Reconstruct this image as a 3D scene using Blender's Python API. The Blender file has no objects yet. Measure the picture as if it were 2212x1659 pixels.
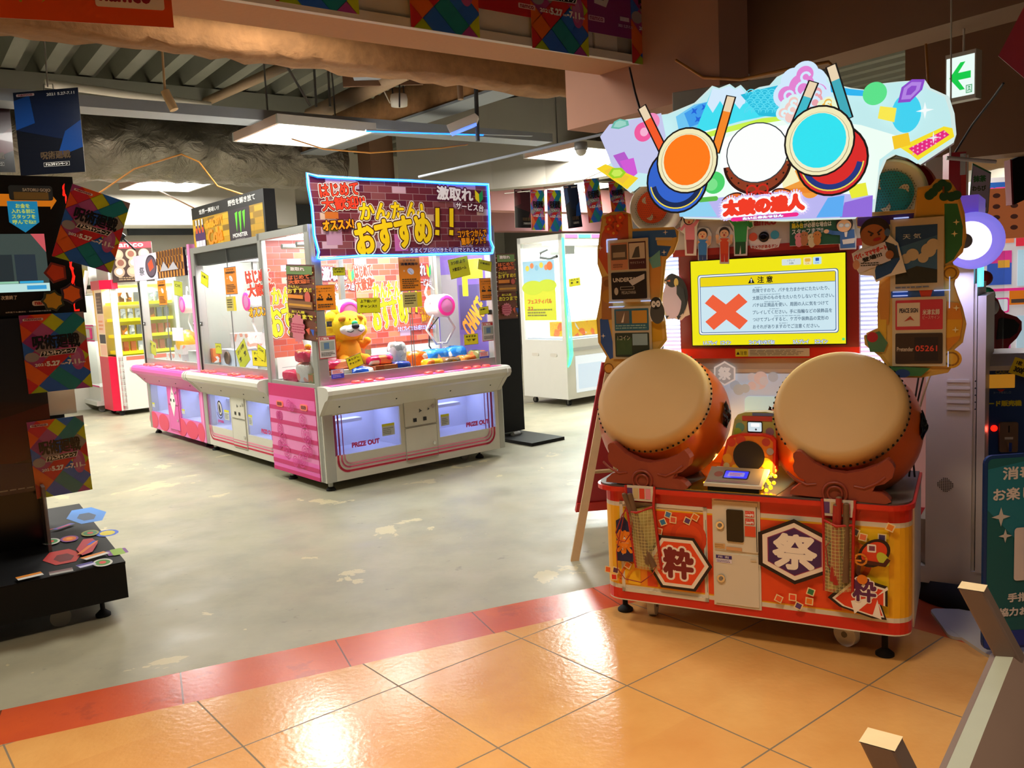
import bpy, math, random
from math import sin, cos, pi, radians, hypot, atan2
from mathutils import Vector as V, Matrix
random.seed(7)
scene = bpy.context.scene
COL = scene.collection

# ---------------------------------------------------------------- camera
FPX, PITCH, ROLL, EYE = 1838.0, radians(6.5), radians(-2.9), 1.46
CF = V((0, cos(PITCH), -sin(PITCH)))
_rt = V((1, 0, 0)); _up = _rt.cross(CF)
CR = cos(ROLL)*_rt + sin(ROLL)*_up
CU = -sin(ROLL)*_rt + cos(ROLL)*_up
CC = V((0, 0, EYE))
cam = bpy.data.cameras.new('camera')
cam.sensor_fit = 'HORIZONTAL'; cam.sensor_width = 36.0; cam.lens = 36.0*FPX/2212.0
cam.clip_start = 0.05; cam.clip_end = 200
camo = bpy.data.objects.new('camera', cam); COL.objects.link(camo)
camo.matrix_world = Matrix(((CR.x, CU.x, -CF.x, 0), (CR.y, CU.y, -CF.y, 0), (CR.z, CU.z, -CF.z, EYE), (0, 0, 0, 1)))
scene.camera = camo

# ---------------------------------------------------------------- world, exposure, sampling
w = bpy.data.worlds.new('world'); scene.world = w; w.use_nodes = True
bg = w.node_tree.nodes['Background']; bg.inputs[0].default_value = (0.9, 0.72, 0.58, 1); bg.inputs[1].default_value = 0.05
vs = scene.view_settings
vs.view_transform = 'Standard'; vs.look = 'None'; vs.exposure = 0.0; vs.gamma = 1.0; vs.use_curve_mapping = False
cy = scene.cycles
cy.use_denoising = True; cy.max_bounces = 8; cy.transparent_max_bounces = 24; cy.diffuse_bounces = 3
cy.glossy_bounces = 3; cy.transmission_bounces = 4; cy.sample_clamp_indirect = 4.0; cy.caustics_reflective = False; cy.caustics_refractive = False
cy.use_light_tree = True

# ---------------------------------------------------------------- lamps of the place
def area(name, loc, size, power, color=(1, 1, 1), rot=(0, 0, 0), size_y=None, spread=None):
    l = bpy.data.lights.new(name, 'AREA'); l.energy = power; l.color = color; l.size = size
    if size_y: l.shape = 'RECTANGLE'; l.size_y = size_y
    if spread: l.spread = spread
    o = bpy.data.objects.new(name, l); COL.objects.link(o); o.location = loc; o.rotation_euler = rot
    return o
WARM = (1.0, 0.80, 0.58); COOL = (1.0, 0.975, 0.90)
# hall ceiling panels over the arcade floor (those seen are fixtures further down; unseen ones near the header are added to brighten claw fronts)
for i, (x, y, z, p) in enumerate([(-1.83, 8.2, 2.95, 130), (-4.3, 11.15, 2.95, 110), (0.9, 10.2, 2.95, 130), (-5.6, 8.0, 2.95, 130), (1.6, 13.5, 3.0, 150), (-7.2, 14.5, 3.0, 150), (4.2, 9.0, 3.0, 90), (7, 12, 3.0, 130), (-1.2, 5.3, 3.3, 75), (-3.5, 5.2, 3.1, 70), (-4.6, 7.2, 3.1, 70)]):
    area('hall_panel_and_fill.%03d' % i, (x, y, z), 0.85, p, COOL, (0, 0, radians(39.8)))
# warm downlights in the walkway ceiling, above and behind the photographer
for i, (x, y, z, p) in enumerate([(-1.6, 0.9, 3.0, 32), (0.5, -0.4, 3.0, 21), (0.0, 1.9, 3.0, 25), (1.9, 1.2, 3.0, 10), (-3.3, 0.2, 3.0, 30)]):
    area('walkway_downlight.%03d' % i, (x, y, z), 0.45, p, WARM, spread=radians(110))

# ---------------------------------------------------------------- colour and materials
def lin(h):
    h = h.lstrip('#'); r = []
    for i in (0, 2, 4):
        c = int(h[i:i+2], 16)/255.0
        r.append(c/12.92 if c <= 0.04045 else ((c+0.055)/1.055)**2.4)
    return r
MATS = {}
def newmat(name):
    m = MATS.get(name) or bpy.data.materials.new(name); m.use_nodes = True; MATS[name] = m
    return m, m.node_tree.nodes, m.node_tree.links, m.node_tree.nodes['Principled BSDF']
def mat(name, hexc, rough=0.5, metal=0.0, emit=0.0, noise=0.0, scale=20.0, bump=0.0, spec=0.5, emit_hex=None):
    m, N, L, p = newmat(name)
    c = lin(hexc); p.inputs['Base Color'].default_value = (*c, 1)
    p.inputs['Roughness'].default_value = rough; p.inputs['Metallic'].default_value = metal
    p.inputs['Specular IOR Level'].default_value = spec
    if emit:
        p.inputs['Emission Color'].default_value = (*lin(emit_hex or hexc), 1); p.inputs['Emission Strength'].default_value = emit
    if noise or bump:
        tc = N.new('ShaderNodeTexCoord'); nz = N.new('ShaderNodeTexNoise'); nz.inputs['Scale'].default_value = scale; nz.inputs['Detail'].default_value = 5
        L.new(tc.outputs['Object'], nz.inputs['Vector'])
        if noise:
            mr = N.new('ShaderNodeMapRange'); mr.inputs[3].default_value = 1-noise; mr.inputs[4].default_value = 1+noise
            L.new(nz.outputs[0], mr.inputs[0])
            vm = N.new('ShaderNodeVectorMath'); vm.operation = 'SCALE'; vm.inputs[0].default_value = c
            L.new(mr.outputs[0], vm.inputs['Scale']); L.new(vm.outputs[0], p.inputs['Base Color'])
        if bump:
            bp = N.new('ShaderNodeBump'); bp.inputs['Strength'].default_value = bump; bp.inputs['Distance'].default_value = 0.01
            L.new(nz.outputs[0], bp.inputs['Height']); L.new(bp.outputs[0], p.inputs['Normal'])
    return m
def mat2(name, h1, h2, rough=0.22, scale=14.0):
    m, N, L, p = newmat(name); tc = N.new('ShaderNodeTexCoord'); vo = N.new('ShaderNodeTexVoronoi'); vo.inputs['Scale'].default_value = scale
    L.new(tc.outputs['Object'], vo.inputs['Vector']); cr = N.new('ShaderNodeValToRGB'); cr.color_ramp.interpolation = 'CONSTANT'
    for i, (pos_, h) in enumerate(((0.0, h1), (0.55, h2), (0.78, '#f0e6dc'), (0.86, h1))):
        e = cr.color_ramp.elements[i] if i < 2 else cr.color_ramp.elements.new(pos_); e.position = pos_; e.color = (*lin(h), 1)
    sp = N.new('ShaderNodeSeparateColor'); L.new(vo.outputs['Color'], sp.inputs[0]); L.new(sp.outputs[0], cr.inputs[0]); L.new(cr.outputs[0], p.inputs['Base Color']); p.inputs['Roughness'].default_value = rough
    nz = N.new('ShaderNodeTexNoise'); nz.inputs['Scale'].default_value = 30; L.new(tc.outputs['Object'], nz.inputs['Vector']); bp = N.new('ShaderNodeBump'); bp.inputs['Strength'].default_value = .6; bp.inputs['Distance'].default_value = .01; L.new(nz.outputs[0], bp.inputs['Height']); L.new(bp.outputs[0], p.inputs['Normal'])
def printmat(name, rough=0.45, emit=0.0, coat=0.0, alpha=1.0):
    m, N, L, p = newmat(name)
    a = N.new('ShaderNodeAttribute'); a.attribute_name = 'Col'
    L.new(a.outputs['Color'], p.inputs['Base Color']); p.inputs['Roughness'].default_value = rough
    p.inputs['Coat Weight'].default_value = coat; p.inputs['Alpha'].default_value = alpha
    if emit > 0.5: p.inputs['Base Color'].default_value = (.03, .03, .03, 1); L.remove(p.inputs['Base Color'].links[0])
    if emit:
        L.new(a.outputs['Color'], p.inputs['Emission Color']); p.inputs['Emission Strength'].default_value = emit
        m.cycles.emission_sampling = 'NONE'
    return m
printmat('print', 0.5); printmat('print_gloss', 0.22, coat=0.3); printmat('backlit', 0.3, emit=1.02); printmat('screen_image', 0.2, emit=0.95)
printmat('film', 0.25, emit=0.16); printmat('lit_print', 0.4, emit=0.38)  # both glow weakly on their own, added to brighten banner, signs and prints
def glass(name, tint='#f8fbfb', refl=0.9):
    m, N, L, p = newmat(name); N.remove(p)
    out = N['Material Output']; t = N.new('ShaderNodeBsdfTransparent'); t.inputs[0].default_value = (*lin(tint), 1)
    g = N.new('ShaderNodeBsdfGlossy'); g.inputs['Roughness'].default_value = 0.02
    f = N.new('ShaderNodeLayerWeight'); f.inputs[0].default_value = 0.5; pw_ = N.new('ShaderNodeMath'); pw_.operation = 'POWER'; pw_.inputs[1].default_value = 5.0; L.new(f.outputs['Facing'], pw_.inputs[0])
    ml = N.new('ShaderNodeMath'); ml.operation = 'MULTIPLY_ADD'; ml.inputs[1].default_value = 0.5*refl; ml.inputs[2].default_value = 0.025*refl; L.new(pw_.outputs[0], ml.inputs[0])
    mx = N.new('ShaderNodeMixShader'); L.new(ml.outputs[0], mx.inputs[0]); L.new(t.outputs[0], mx.inputs[1]); L.new(g.outputs[0], mx.inputs[2]); L.new(mx.outputs[0], out.inputs[0])
    return m
glass('glass'); glass('film_clear', '#f4f4f0', 1.6); glass('bag_film', '#e8e4d8', 1.2)
mat('white_metal', '#d9d8cf', 0.35, noise=0.03, scale=8); mat('warm_white', '#d6d2c2', 0.4, noise=0.04, scale=6)
mat('aluminium', '#b9bab4', 0.35, 0.6, noise=0.03, scale=30); mat('chrome', '#d8d8d8', 0.15, 1.0)
mat('black_metal', '#0a0a0b', 0.55, noise=0.1, scale=30, spec=0.25); mat('black_rubber', '#151515', 0.8, noise=0.1); mat('dark_grey', '#4a4a48', 0.5, noise=0.06)
mat('black_gloss', '#08080a', 0.2); mat('pink', '#e75bb0', 0.3, noise=0.02); mat('hot_pink', '#e63f86', 0.35, noise=0.03); mat('magenta', '#c5245f', 0.35, noise=0.03)
mat('pink_light', '#f08fc8', 0.35); mat('red_plastic', '#d2281c', 0.3, noise=0.03); mat('button_red', '#ff5a52', 0.25, emit=0.35)
mat('drum_skin', '#c99f62', 0.55, noise=0.05, scale=5, bump=0.03); mat('drum_rim', '#dcc391', 0.5, noise=0.05, scale=10); mat('drum_body', '#c85f1c', 0.28, noise=0.10, scale=4)
mat('stand_brown', '#8a3a2a', 0.42, noise=0.08, scale=12); mat('deck_grey', '#5b564f', 0.45, noise=0.06); mat('deck_gold', '#a89a3a', 0.18, 0.85, noise=0.05)
mat('maroon', '#7a2420', 0.25, noise=0.05); mat('led_blue', '#2f8dff', 0.3, emit=5.0, emit_hex='#1560ff'); mat('led_core', '#bfe6ff', 0.3, emit=4.0, emit_hex='#4fb4ff')
mat('led_white', '#eaf2ff', 0.3, emit=1.6, emit_hex='#cfe0ff'); mat('led_rib', '#c7d4ee', 0.3, emit=0.8, emit_hex='#9db8f5'); mat('led_orange', '#ffae1c', 0.3, emit=9.0, emit_hex='#ff8a08')
mat('led_green', '#49f0a0', 0.3, emit=2.2); mat('led_red', '#ff2a1c', 0.3, emit=3.0, emit_hex='#ff1408'); mat('tube_white', '#ffffff', 0.3, emit=9.0, emit_hex='#f6f8ff')
mat('lamp_panel', '#ffffff', 0.3, emit=14.0, emit_hex='#f4f6ff'); mat('lamp_case', '#d8b8a6', 0.5, noise=0.03); mat('lamp_case_grey', '#c3c0b6', 0.5, noise=0.03)
mat('chute_white', '#d8dcea', 0.4, noise=0.02); mat('wood_light', '#c9a577', 0.5, noise=0.12, scale=14); mat('easel_red', '#b3202c', 0.35, noise=0.05)
mat('stick_wood', '#6e5238', 0.6, noise=0.2, scale=25); mat('stick_red', '#a3271e', 0.5, noise=0.08); mat('mesh_bag', '#b9a75a', 0.6, noise=0.12, scale=60); mat('bag_red', '#b9221c', 0.5, noise=0.05); mat('cord_red', '#a02822', 0.6)
mat('bench_paint', '#6d5a50', 0.42, noise=0.06, scale=10); mat('bench_lit_top', '#d2bd94', 0.6, noise=0.08, scale=40)  # the paler one paints the light falling on the post tops
mat('cabinet_white', '#c9c2b8', 0.4, noise=0.04, scale=5); mat('cabinet_pink', '#e8a6a2', 0.5, noise=0.03); mat('kiosk_blue', '#123a78', 0.35, noise=0.12, scale=4); mat('card_orange', '#c98a2e', 0.3, noise=0.1, scale=25)
mat('coin_plate', '#8f7a5c', 0.35, 0.6, noise=0.08); mat('seat_red', '#8e1826', 0.35, noise=0.06); mat('speaker_black', '#141416', 0.7, noise=0.2, scale=200)
mat('red_cab', '#f0224a', 0.3, noise=0.03); mat('yellow', '#f2e11c', 0.4, noise=0.03); mat('cable_black', '#1c1a1c', 0.5); mat('cable_orange', '#b4762a', 0.5); mat('cable_white', '#c9c4b4', 0.5)
mat('plush_yellow', '#ffd21f', 0.9, noise=0.08, scale=60, bump=0.3); mat('plush_orange', '#ffa412', 0.9, noise=0.08, scale=60, bump=0.3); mat('plush_white', '#f5f2f0', 0.9, noise=0.04, scale=60, bump=0.3)
mat('plush_pink', '#f3a8b8', 0.9); mat('plush_black', '#1a1a1c', 0.6); mat('plush_green', '#1fc07a', 0.7); mat('plush_brown', '#d8801c', 0.9)
mat('grey_metal', '#7d7d7a', 0.45, 0.3, noise=0.06); mat('grille_dark', '#3d4348', 0.5, noise=0.05)
mat('insulation', '#8a6038', 0.95, noise=0.35, scale=14, bump=0.9); mat('underside_lit', '#b98a63', 0.85, noise=0.05, scale=50, bump=0.15); mat('wall_brown', '#8f6a50', 0.8, noise=0.04, scale=6)
mat('wall_grey', '#8a8478', 0.8, noise=0.06, scale=3); mat('wall_pale', '#c9c4b6', 0.8, noise=0.05, scale=3); mat('header_grey', '#a39d90', 0.75, noise=0.10, scale=6)
mat('deck_ceiling', '#6f6e62', 0.75, noise=0.12, scale=4); mat('trim_white', '#cfc9bc', 0.5, noise=0.03); mat('pipe_tan', '#8d7358', 0.7, noise=0.1); mat('tray_grey', '#8d939b', 0.5, noise=0.05)
mat('bulkhead', '#a87a63', 0.75, noise=0.04, scale=5); mat('brown_board', '#6b4a32', 0.8, noise=0.08)

# ---------------------------------------------------------------- frames: where a sight line of the photograph meets a real plane of a machine
def ray(u, v): return CF + CR*((u-1106)/FPX) - CU*((v-829.5)/FPX)
class Frame:
    def __init__(s, o, deg):
        s.o = V((o[0], o[1], 0)); s.a = radians(deg); s.x = V((cos(s.a), sin(s.a), 0)); s.y = V((-sin(s.a), cos(s.a), 0))
    def loc(s, P): d = V(P)-s.o; return (d.dot(s.x), d.dot(s.y), d.z)
    def _hit(s, u, v, P, n): d = ray(u, v); return CC + d*((P-CC).dot(n)/d.dot(n))
    def Y(s, y): 
        def q(u, v): l = s.loc(s._hit(u, v, s.o+s.y*y, s.y)); return (l[0], l[2])
        return q
    def X(s, x):
        def q(u, v): l = s.loc(s._hit(u, v, s.o+s.x*x, s.x)); return (-l[1], l[2])
        return q
    def Z(s, z):
        def q(u, v): l = s.loc(s._hit(u, v, V((0, 0, z)), V((0, 0, 1)))); return (l[0], l[1])
        return q
    def w(s, x, y, z=0): return s.o + s.x*x + s.y*y + V((0, 0, z))
WORLD = Frame((0, 0), 0)
K = Frame((-1.417, 6.238), 39.8)          # brick-banner claw machine (front left corner)
T = Frame((0.875, 3.237), -28.5)          # drum game (front middle)
LB = Frame((-1.855, 3.881), 39.8)         # black machine at the left (front right corner)
HD = Frame((1.72, 6.06), 36.0)            # header above the entrance (inner corner)

# ---------------------------------------------------------------- mesh builder
def cross3(a, b): return V((a[1]*b[2]-a[2]*b[1], a[2]*b[0]-a[0]*b[2], a[0]*b[1]-a[1]*b[0]))
class B:
    def __init__(s): s.v = []; s.f = []; s.m = []; s.c = []; s.s = []
    def add(s, vs_, fs, m, col=(1, 1, 1), smooth=False):
        n = len(s.v); s.v.extend([tuple(p) for p in vs_])
        for f in fs: s.f.append([i+n for i in f]); s.m.append(m); s.c.append(col); s.s.append(smooth)
        return s
    def box(s, x0, y0, z0, x1, y1, z1, m):
        return s.add([(x0,y0,z0),(x1,y0,z0),(x1,y1,z0),(x0,y1,z0),(x0,y0,z1),(x1,y0,z1),(x1,y1,z1),(x0,y1,z1)],
                     [(0,3,2,1),(4,5,6,7),(0,1,5,4),(1,2,6,5),(2,3,7,6),(3,0,4,7)], m)
    def prism(s, pts, vec, m, m2=None):
        P = [V(p) for p in pts]; n = len(P); vec = V(vec)
        nn = V((0,0,0))
        for i in range(n): nn += P[i].cross(P[(i+1) % n])
        if nn.dot(vec) > 0: P.reverse()
        Q = [p+vec for p in P]
        s.add(P+Q, [list(range(n)), list(range(2*n-1, n-1, -1))], m)
        return s.add(P+Q, [(i, i+n, (i+1) % n+n, (i+1) % n) for i in range(n)], m2 or m)
    def rbox(s, x0, y0, z0, x1, y1, z1, r, m, axis='y', n=4):   # box with rounded corners seen along an axis
        def rr(a0, b0, a1, b1):
            o = []
            for cx, cy, t in ((a1-r, b1-r, 0), (a0+r, b1-r, 1), (a0+r, b0+r, 2), (a1-r, b0+r, 3)):
                for k in range(n+1): t2 = (t+k/n)*pi/2; o.append((cx+r*cos(t2), cy+r*sin(t2)))
            return o
        if axis == 'y': return s.prism([(a, y0, b) for a, b in rr(x0, z0, x1, z1)], (0, y1-y0, 0), m)
        if axis == 'x': return s.prism([(x0, a, b) for a, b in rr(y0, z0, y1, z1)], (x1-x0, 0, 0), m)
        return s.prism([(a, b, z0) for a, b in rr(x0, y0, x1, y1)], (0, 0, z1-z0), m)
    def tube(s, path, r, m, n=8, closed=False):
        P = [V(p) for p in path]; k = len(P); vs_ = []; up = None
        for i in range(k):
            d = (P[(i+1) % k]-P[i-1]) if closed else (P[min(i+1, k-1)]-P[max(i-1, 0)])
            d = d.normalized() if d.length > 1e-9 else V((0, 0, 1))
            if up is None: up = V((0, 0, 1)) if abs(d.z) < 0.9 else V((1, 0, 0))
            a = d.cross(up); a = a.normalized() if a.length > 1e-6 else d.orthogonal().normalized()
            b = a.cross(d).normalized(); up = b
            rr = r[i] if isinstance(r, (list, tuple)) else r
            for j in range(n): t = 2*pi*j/n; vs_.append(P[i]+a*(rr*cos(t))+b*(rr*sin(t)))
        fs = []
        for i in range(k if closed else k-1):
            i2 = (i+1) % k
            for j in range(n): j2 = (j+1) % n; fs.append((i*n+j, i*n+j2, i2*n+j2, i2*n+j))
        s.add(vs_, fs, m, smooth=True)
        if not closed: s.add(vs_, [list(range(n-1, -1, -1)), list(range((k-1)*n, k*n))], m)
        return s
    def cyl(s, p0, p1, r, m, n=20, r1=None): return s.tube([p0, p1], [r, r if r1 is None else r1], m, n)
    def lathe(s, prof, o, ax, m, n=40, smooth=True):
        ax = V(ax).normalized(); o = V(o); a = ax.orthogonal().normalized(); b = ax.cross(a); k = len(prof); vs_ = []
        for r, h in prof:
            for j in range(n): t = 2*pi*j/n; vs_.append(o+ax*h+a*(r*cos(t))+b*(r*sin(t)))
        fs = [(i*n+j, i*n+(j+1) % n, (i+1)*n+(j+1) % n, (i+1)*n+j) for i in range(k-1) for j in range(n)]
        return s.add(vs_, fs, m, smooth=smooth)
    def ball(s, c, r, m, n=16, k=10, rot=None):
        r = (r, r, r) if not isinstance(r, (tuple, list)) else r; c = V(c); vs_ = []
        for i in range(k+1):
            p = pi*i/k
            for j in range(n):
                t = 2*pi*j/n; q = V((r[0]*sin(p)*cos(t), r[1]*sin(p)*sin(t), r[2]*cos(p)))
                if rot: q = rot @ q
                vs_.append(c+q)
        return s.add(vs_, [(i*n+j, (i+1)*n+j, (i+1)*n+(j+1) % n, i*n+(j+1) % n) for i in range(k) for j in range(n)], m, smooth=True)
    def grid(s, fn, nu, nv, m, smooth=True, colfn=None):
        vs_ = [fn(i/nu, j/nv) for j in range(nv+1) for i in range(nu+1)]
        return s.add(vs_, [(j*(nu+1)+i, j*(nu+1)+i+1, (j+1)*(nu+1)+i+1, (j+1)*(nu+1)+i) for j in range(nv) for i in range(nu)], m, smooth=smooth)
    def mesh(s, name):
        me = bpy.data.meshes.new(name); me.from_pydata(s.v, [], s.f)
        names = []
        for m in s.m:
            if m not in names: names.append(m)
        for n in names: me.materials.append(MATS[n] if n in MATS else newmat(n)[0])
        ix = {n: i for i, n in enumerate(names)}
        me.polygons.foreach_set('material_index', [ix[m] for m in s.m]); me.polygons.foreach_set('use_smooth', s.s)
        at = me.attributes.new('Col', 'FLOAT_COLOR', 'FACE'); flat = []
        for c in s.c: flat.extend((c[0], c[1], c[2], 1.0))
        at.data.foreach_set('color', flat)
        me.update(); return me
    def obj(s, name, parent=None, bevel=0.0, sub=0):
        o = bpy.data.objects.new(name, s.mesh(name)); COL.objects.link(o)
        if parent is not None: o.parent = parent
        if bevel:
            md = o.modifiers.new('bevel', 'BEVEL'); md.width = bevel; md.segments = 2; md.limit_method = 'ANGLE'; md.angle_limit = radians(40)
        if sub:
            md = o.modifiers.new('smooth', 'SUBSURF'); md.levels = sub; md.render_levels = sub
        return o

# ---------------------------------------------------------------- printed artwork: flat layers laid on a sheet
FONT_CACHE = {}
def glyphs(t):
    if t not in FONT_CACHE:
        c = bpy.data.curves.new('t', 'FONT'); c.body = t; c.resolution_u = 3
        o = bpy.data.objects.new('t', c); COL.objects.link(o); bpy.context.view_layer.update()
        me = bpy.data.meshes.new_from_object(o.evaluated_get(bpy.context.evaluated_depsgraph_get()))
        vv = [(q.co.x, q.co.y) for q in me.vertices]; ff = [tuple(p.vertices) for p in me.polygons]
        bpy.data.objects.remove(o); bpy.data.curves.remove(c); bpy.data.meshes.remove(me)
        xs = [q[0] for q in vv]; ys = [q[1] for q in vv]
        FONT_CACHE[t] = ([((a-min(xs))/(max(xs)-min(xs)), (b-min(ys))/max(max(ys)-min(ys), 1e-6)) for a, b in vv], ff, (max(xs)-min(xs))/max(max(ys)-min(ys), 1e-6))
    return FONT_CACHE[t]
class Art:
    def __init__(s, b, O, ex, ey, m='print', dz=0.0004):
        s.b = b; s.O = V(O); s.ex = V(ex); s.ey = V(ey); s.n = s.ex.cross(s.ey); s.m = m; s.dz = dz; s.k = 0
    def P(s, x, y): return s.O + s.ex*x + s.ey*y + s.n*(s.dz*s.k)
    def poly(s, pts, h, keep=False):
        if not keep: s.k += 1
        a = sum(pts[i-1][0]*pts[i][1]-pts[i][0]*pts[i-1][1] for i in range(len(pts)))
        if a < 0: pts = pts[::-1]
        s.b.add([s.P(*p) for p in pts], [list(range(len(pts)))], s.m, lin(h)); return s
    def rect(s, x0, y0, x1, y1, h, r=0, keep=False):
        if not r: return s.poly([(x0, y0), (x1, y0), (x1, y1), (x0, y1)], h, keep)
        o = []
        for cx, cy, t in ((x1-r, y1-r, 0), (x0+r, y1-r, 1), (x0+r, y0+r, 2), (x1-r, y0+r, 3)):
            for k in range(5): o.append((cx+r*cos((t+k/4)*pi/2), cy+r*sin((t+k/4)*pi/2)))
        return s.poly(o, h, keep)
    def circ(s, cx, cy, r, h, ry=None, n=28, rot=0, keep=False, a0=0, a1=2*pi):
        ry = r if ry is None else ry; c, d = cos(rot), sin(rot); o = []
        full = abs(a1-a0-2*pi) < 1e-6
        for k in range(n if full else n+1):
            t = a0+(a1-a0)*k/n; x, y = r*cos(t), ry*sin(t); o.append((cx+x*c-y*d, cy+x*d+y*c))
        return s.poly(o, h, keep)
    def line(s, pts, wd, h, closed=False, keep=False):
        if not keep: s.k += 1
        n = len(pts); seg = n if closed else n-1
        for i in range(seg):
            (x0, y0), (x1, y1) = pts[i], pts[(i+1) % n]; L = hypot(x1-x0, y1-y0) or 1e-9
            dx, dy = (x1-x0)/L*wd/2, (y1-y0)/L*wd/2
            s.poly([(x0-dx*.6-dy, y0-dy*.6+dx), (x0-dx*.6+dy, y0-dy*.6-dx), (x1+dx*.6+dy, y1+dy*.6-dx), (x1+dx*.6-dy, y1+dy*.6+dx)], h, True)
        return s
    def arc(s, cx, cy, r, wd, h, a0=0, a1=2*pi, n=24, ry=None):
        ry = r if ry is None else ry
        return s.line([(cx+r*cos(a0+(a1-a0)*k/n), cy+ry*sin(a0+(a1-a0)*k/n)) for k in range(n+1)], wd, h)
    def star(s, cx, cy, r, h, n=4, q=0.3, rot=0.0):
        return s.poly([(cx+(r if k % 2 == 0 else r*q)*cos(rot+pi/2+k*pi/n), cy+(r if k % 2 == 0 else r*q)*sin(rot+pi/2+k*pi/n)) for k in range(2*n)], h)
    def text(s, t, x0, y0, x1, y1, h, bold=0.0, out=(), rot=0.0, shear=0.0, fit=False):
        vv, ff, asp = glyphs(t); W, H = x1-x0, y1-y0; cx, cy = (x0+x1)/2, (y0+y1)/2
        if fit: W = min(W, asp*H)
        c, d = cos(rot), sin(rot); pts = []
        for a, b in vv:
            X = (a-.5)*W; Y = (b-.5)*H; X += Y*shear; pts.append((cx+X*c-Y*d, cy+X*d+Y*c))
        for hx, wd in list(out)+[(h, bold)]:
            s.k += 1; offs = [(wd, 2*pi*q/8) for q in range(8)] if wd else []
            if wd > .006: offs = [(wd*.55, 2*pi*q/8+.39) for q in range(8)]+[(wd, 2*pi*q/14) for q in range(14)]
            offs.append((0, 0))
            for q, (r_, a_) in enumerate(offs):
                ox, oy = r_*cos(a_), r_*sin(a_)
                up_ = s.n*(s.dz*.9*q/len(offs)); s.b.add([s.P(x+ox, y+oy)+up_ for x, y in pts], ff, s.m, lin(hx))
        return s
    def bars(s, x0, y0, x1, y1, n, h, fill=0.5, jit=0.3):      # unreadable small print
        s.k += 1; H = (y1-y0)/n
        for i in range(n):
            y = y1-(i+0.5)*H; x = x0; e = x1-random.random()*jit*(x1-x0)
            while x < e:
                wd = min((x1-x0)*random.uniform(.05, .16), e-x); s.rect(x, y-H*fill/2, x+wd, y+H*fill/2, h, 0, True); x += wd+(x1-x0)*0.02
        return s
def front(b, y=0.0, m='print', dz=0.0004): return Art(b, (0, y, 0), (1, 0, 0), (0, 0, 1), m, dz)     # faces -y
def left(b, x=0.0, m='print', dz=0.0004): return Art(b, (x, 0, 0), (0, -1, 0), (0, 0, 1), m, dz)     # faces -x
def topside(b, z=0.0, m='print', dz=0.0004): return Art(b, (0, 0, z), (1, 0, 0), (0, 1, 0), m, dz)   # faces up

# ---------------------------------------------------------------- things
def props(o, label, cat, group=None):
    o['label'] = label; o['category'] = cat
    if group: o['group'] = group
    return o
def thing(name, label, cat, loc=(0, 0, 0), rz=0.0, group=None):
    o = bpy.data.objects.new(name, None); COL.objects.link(o); o.empty_display_size = 0.1
    o.location = loc; o.rotation_euler = (0, 0, rz); return props(o, label, cat, group)
def solo(name, b, label, cat, loc=(0, 0, 0), rot=(0, 0, 0), group=None, bevel=0.0, sub=0):
    o = b.obj(name, None, bevel, sub); o.location = loc; o.rotation_euler = rot; return props(o, label, cat, group)
def struct(name, b, loc=(0, 0, 0), rz=0.0):
    o = b.obj(name); o['kind'] = 'structure'; o.location = loc; o.rotation_euler = (0, 0, rz); return o
def dup(o, parent=None):
    c = o.copy(); COL.objects.link(c)
    if parent is not None: c.parent = parent
    for ch in list(o.children): dup(ch, c)
    return c
def inframe(F, name, label, cat, x=0, y=0, z=0, extra=0.0, group=None): return thing(name, label, cat, F.w(x, y, z), F.a+extra, group)
# ================================================================ SETTING
def mixn(N, L, fac, a, b):
    m = N.new('ShaderNodeMix'); m.data_type = 'RGBA'
    for s_, v_ in ((m.inputs['Factor'], fac), (m.inputs['A'], a), (m.inputs['B'], b)):
        if isinstance(v_, bpy.types.NodeSocket): L.new(v_, s_)
        else: s_.default_value = v_ if not isinstance(v_, str) else (*lin(v_), 1)
    return m.outputs['Result']
def mth(N, L, op, a, b=None):
    m = N.new('ShaderNodeMath'); m.operation = op
    for i, v_ in enumerate((a, b)):
        if v_ is None: continue
        if isinstance(v_, bpy.types.NodeSocket): L.new(v_, m.inputs[i])
        else: m.inputs[i].default_value = v_
    return m.outputs[0]
def noise(N, L, vec, scale, detail=4, rough=0.5, dist=0.0):
    n = N.new('ShaderNodeTexNoise'); n.inputs['Scale'].default_value = scale; n.inputs['Detail'].default_value = detail
    n.inputs['Roughness'].default_value = rough; n.inputs['Distortion'].default_value = dist; L.new(vec, n.inputs['Vector']); return n.outputs[0]
def ramp(N, L, f, a, b):
    m = N.new('ShaderNodeMapRange'); m.inputs[1].default_value = a; m.inputs[2].default_value = b; L.new(f, m.inputs[0]); return m.outputs[0]

# concrete
m, N, L, p = newmat('concrete'); pos = N.new('ShaderNodeNewGeometry').outputs['Position']
c1 = mixn(N, L, ramp(N, L, noise(N, L, pos, 0.55, 6, 0.6), .3, .7), '#8f8d78', '#b0a88c')
c2 = mixn(N, L, mth(N, L, 'MULTIPLY', ramp(N, L, noise(N, L, pos, 2.6, 6, .65), .45, .75), .45), c1, '#75766a')
pt = noise(N, L, pos, 1.9, 6, 0.62, 0.4)
c3 = mixn(N, L, mth(N, L, 'MULTIPLY', ramp(N, L, pt, .63, .636), .8), c2, '#c6ba92')
c4 = mixn(N, L, mth(N, L, 'MULTIPLY', ramp(N, L, noise(N, L, pos, 7, 3, .7), .66, .72), .5), c3, '#6d6b5f')
L.new(c4, p.inputs['Base Color'])
L.new(ramp(N, L, noise(N, L, pos, 3, 4), -.3, 1.5), p.inputs['Roughness'])
bp = N.new('ShaderNodeBump'); bp.inputs['Strength'].default_value = .12; bp.inputs['Distance'].default_value = .01
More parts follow.
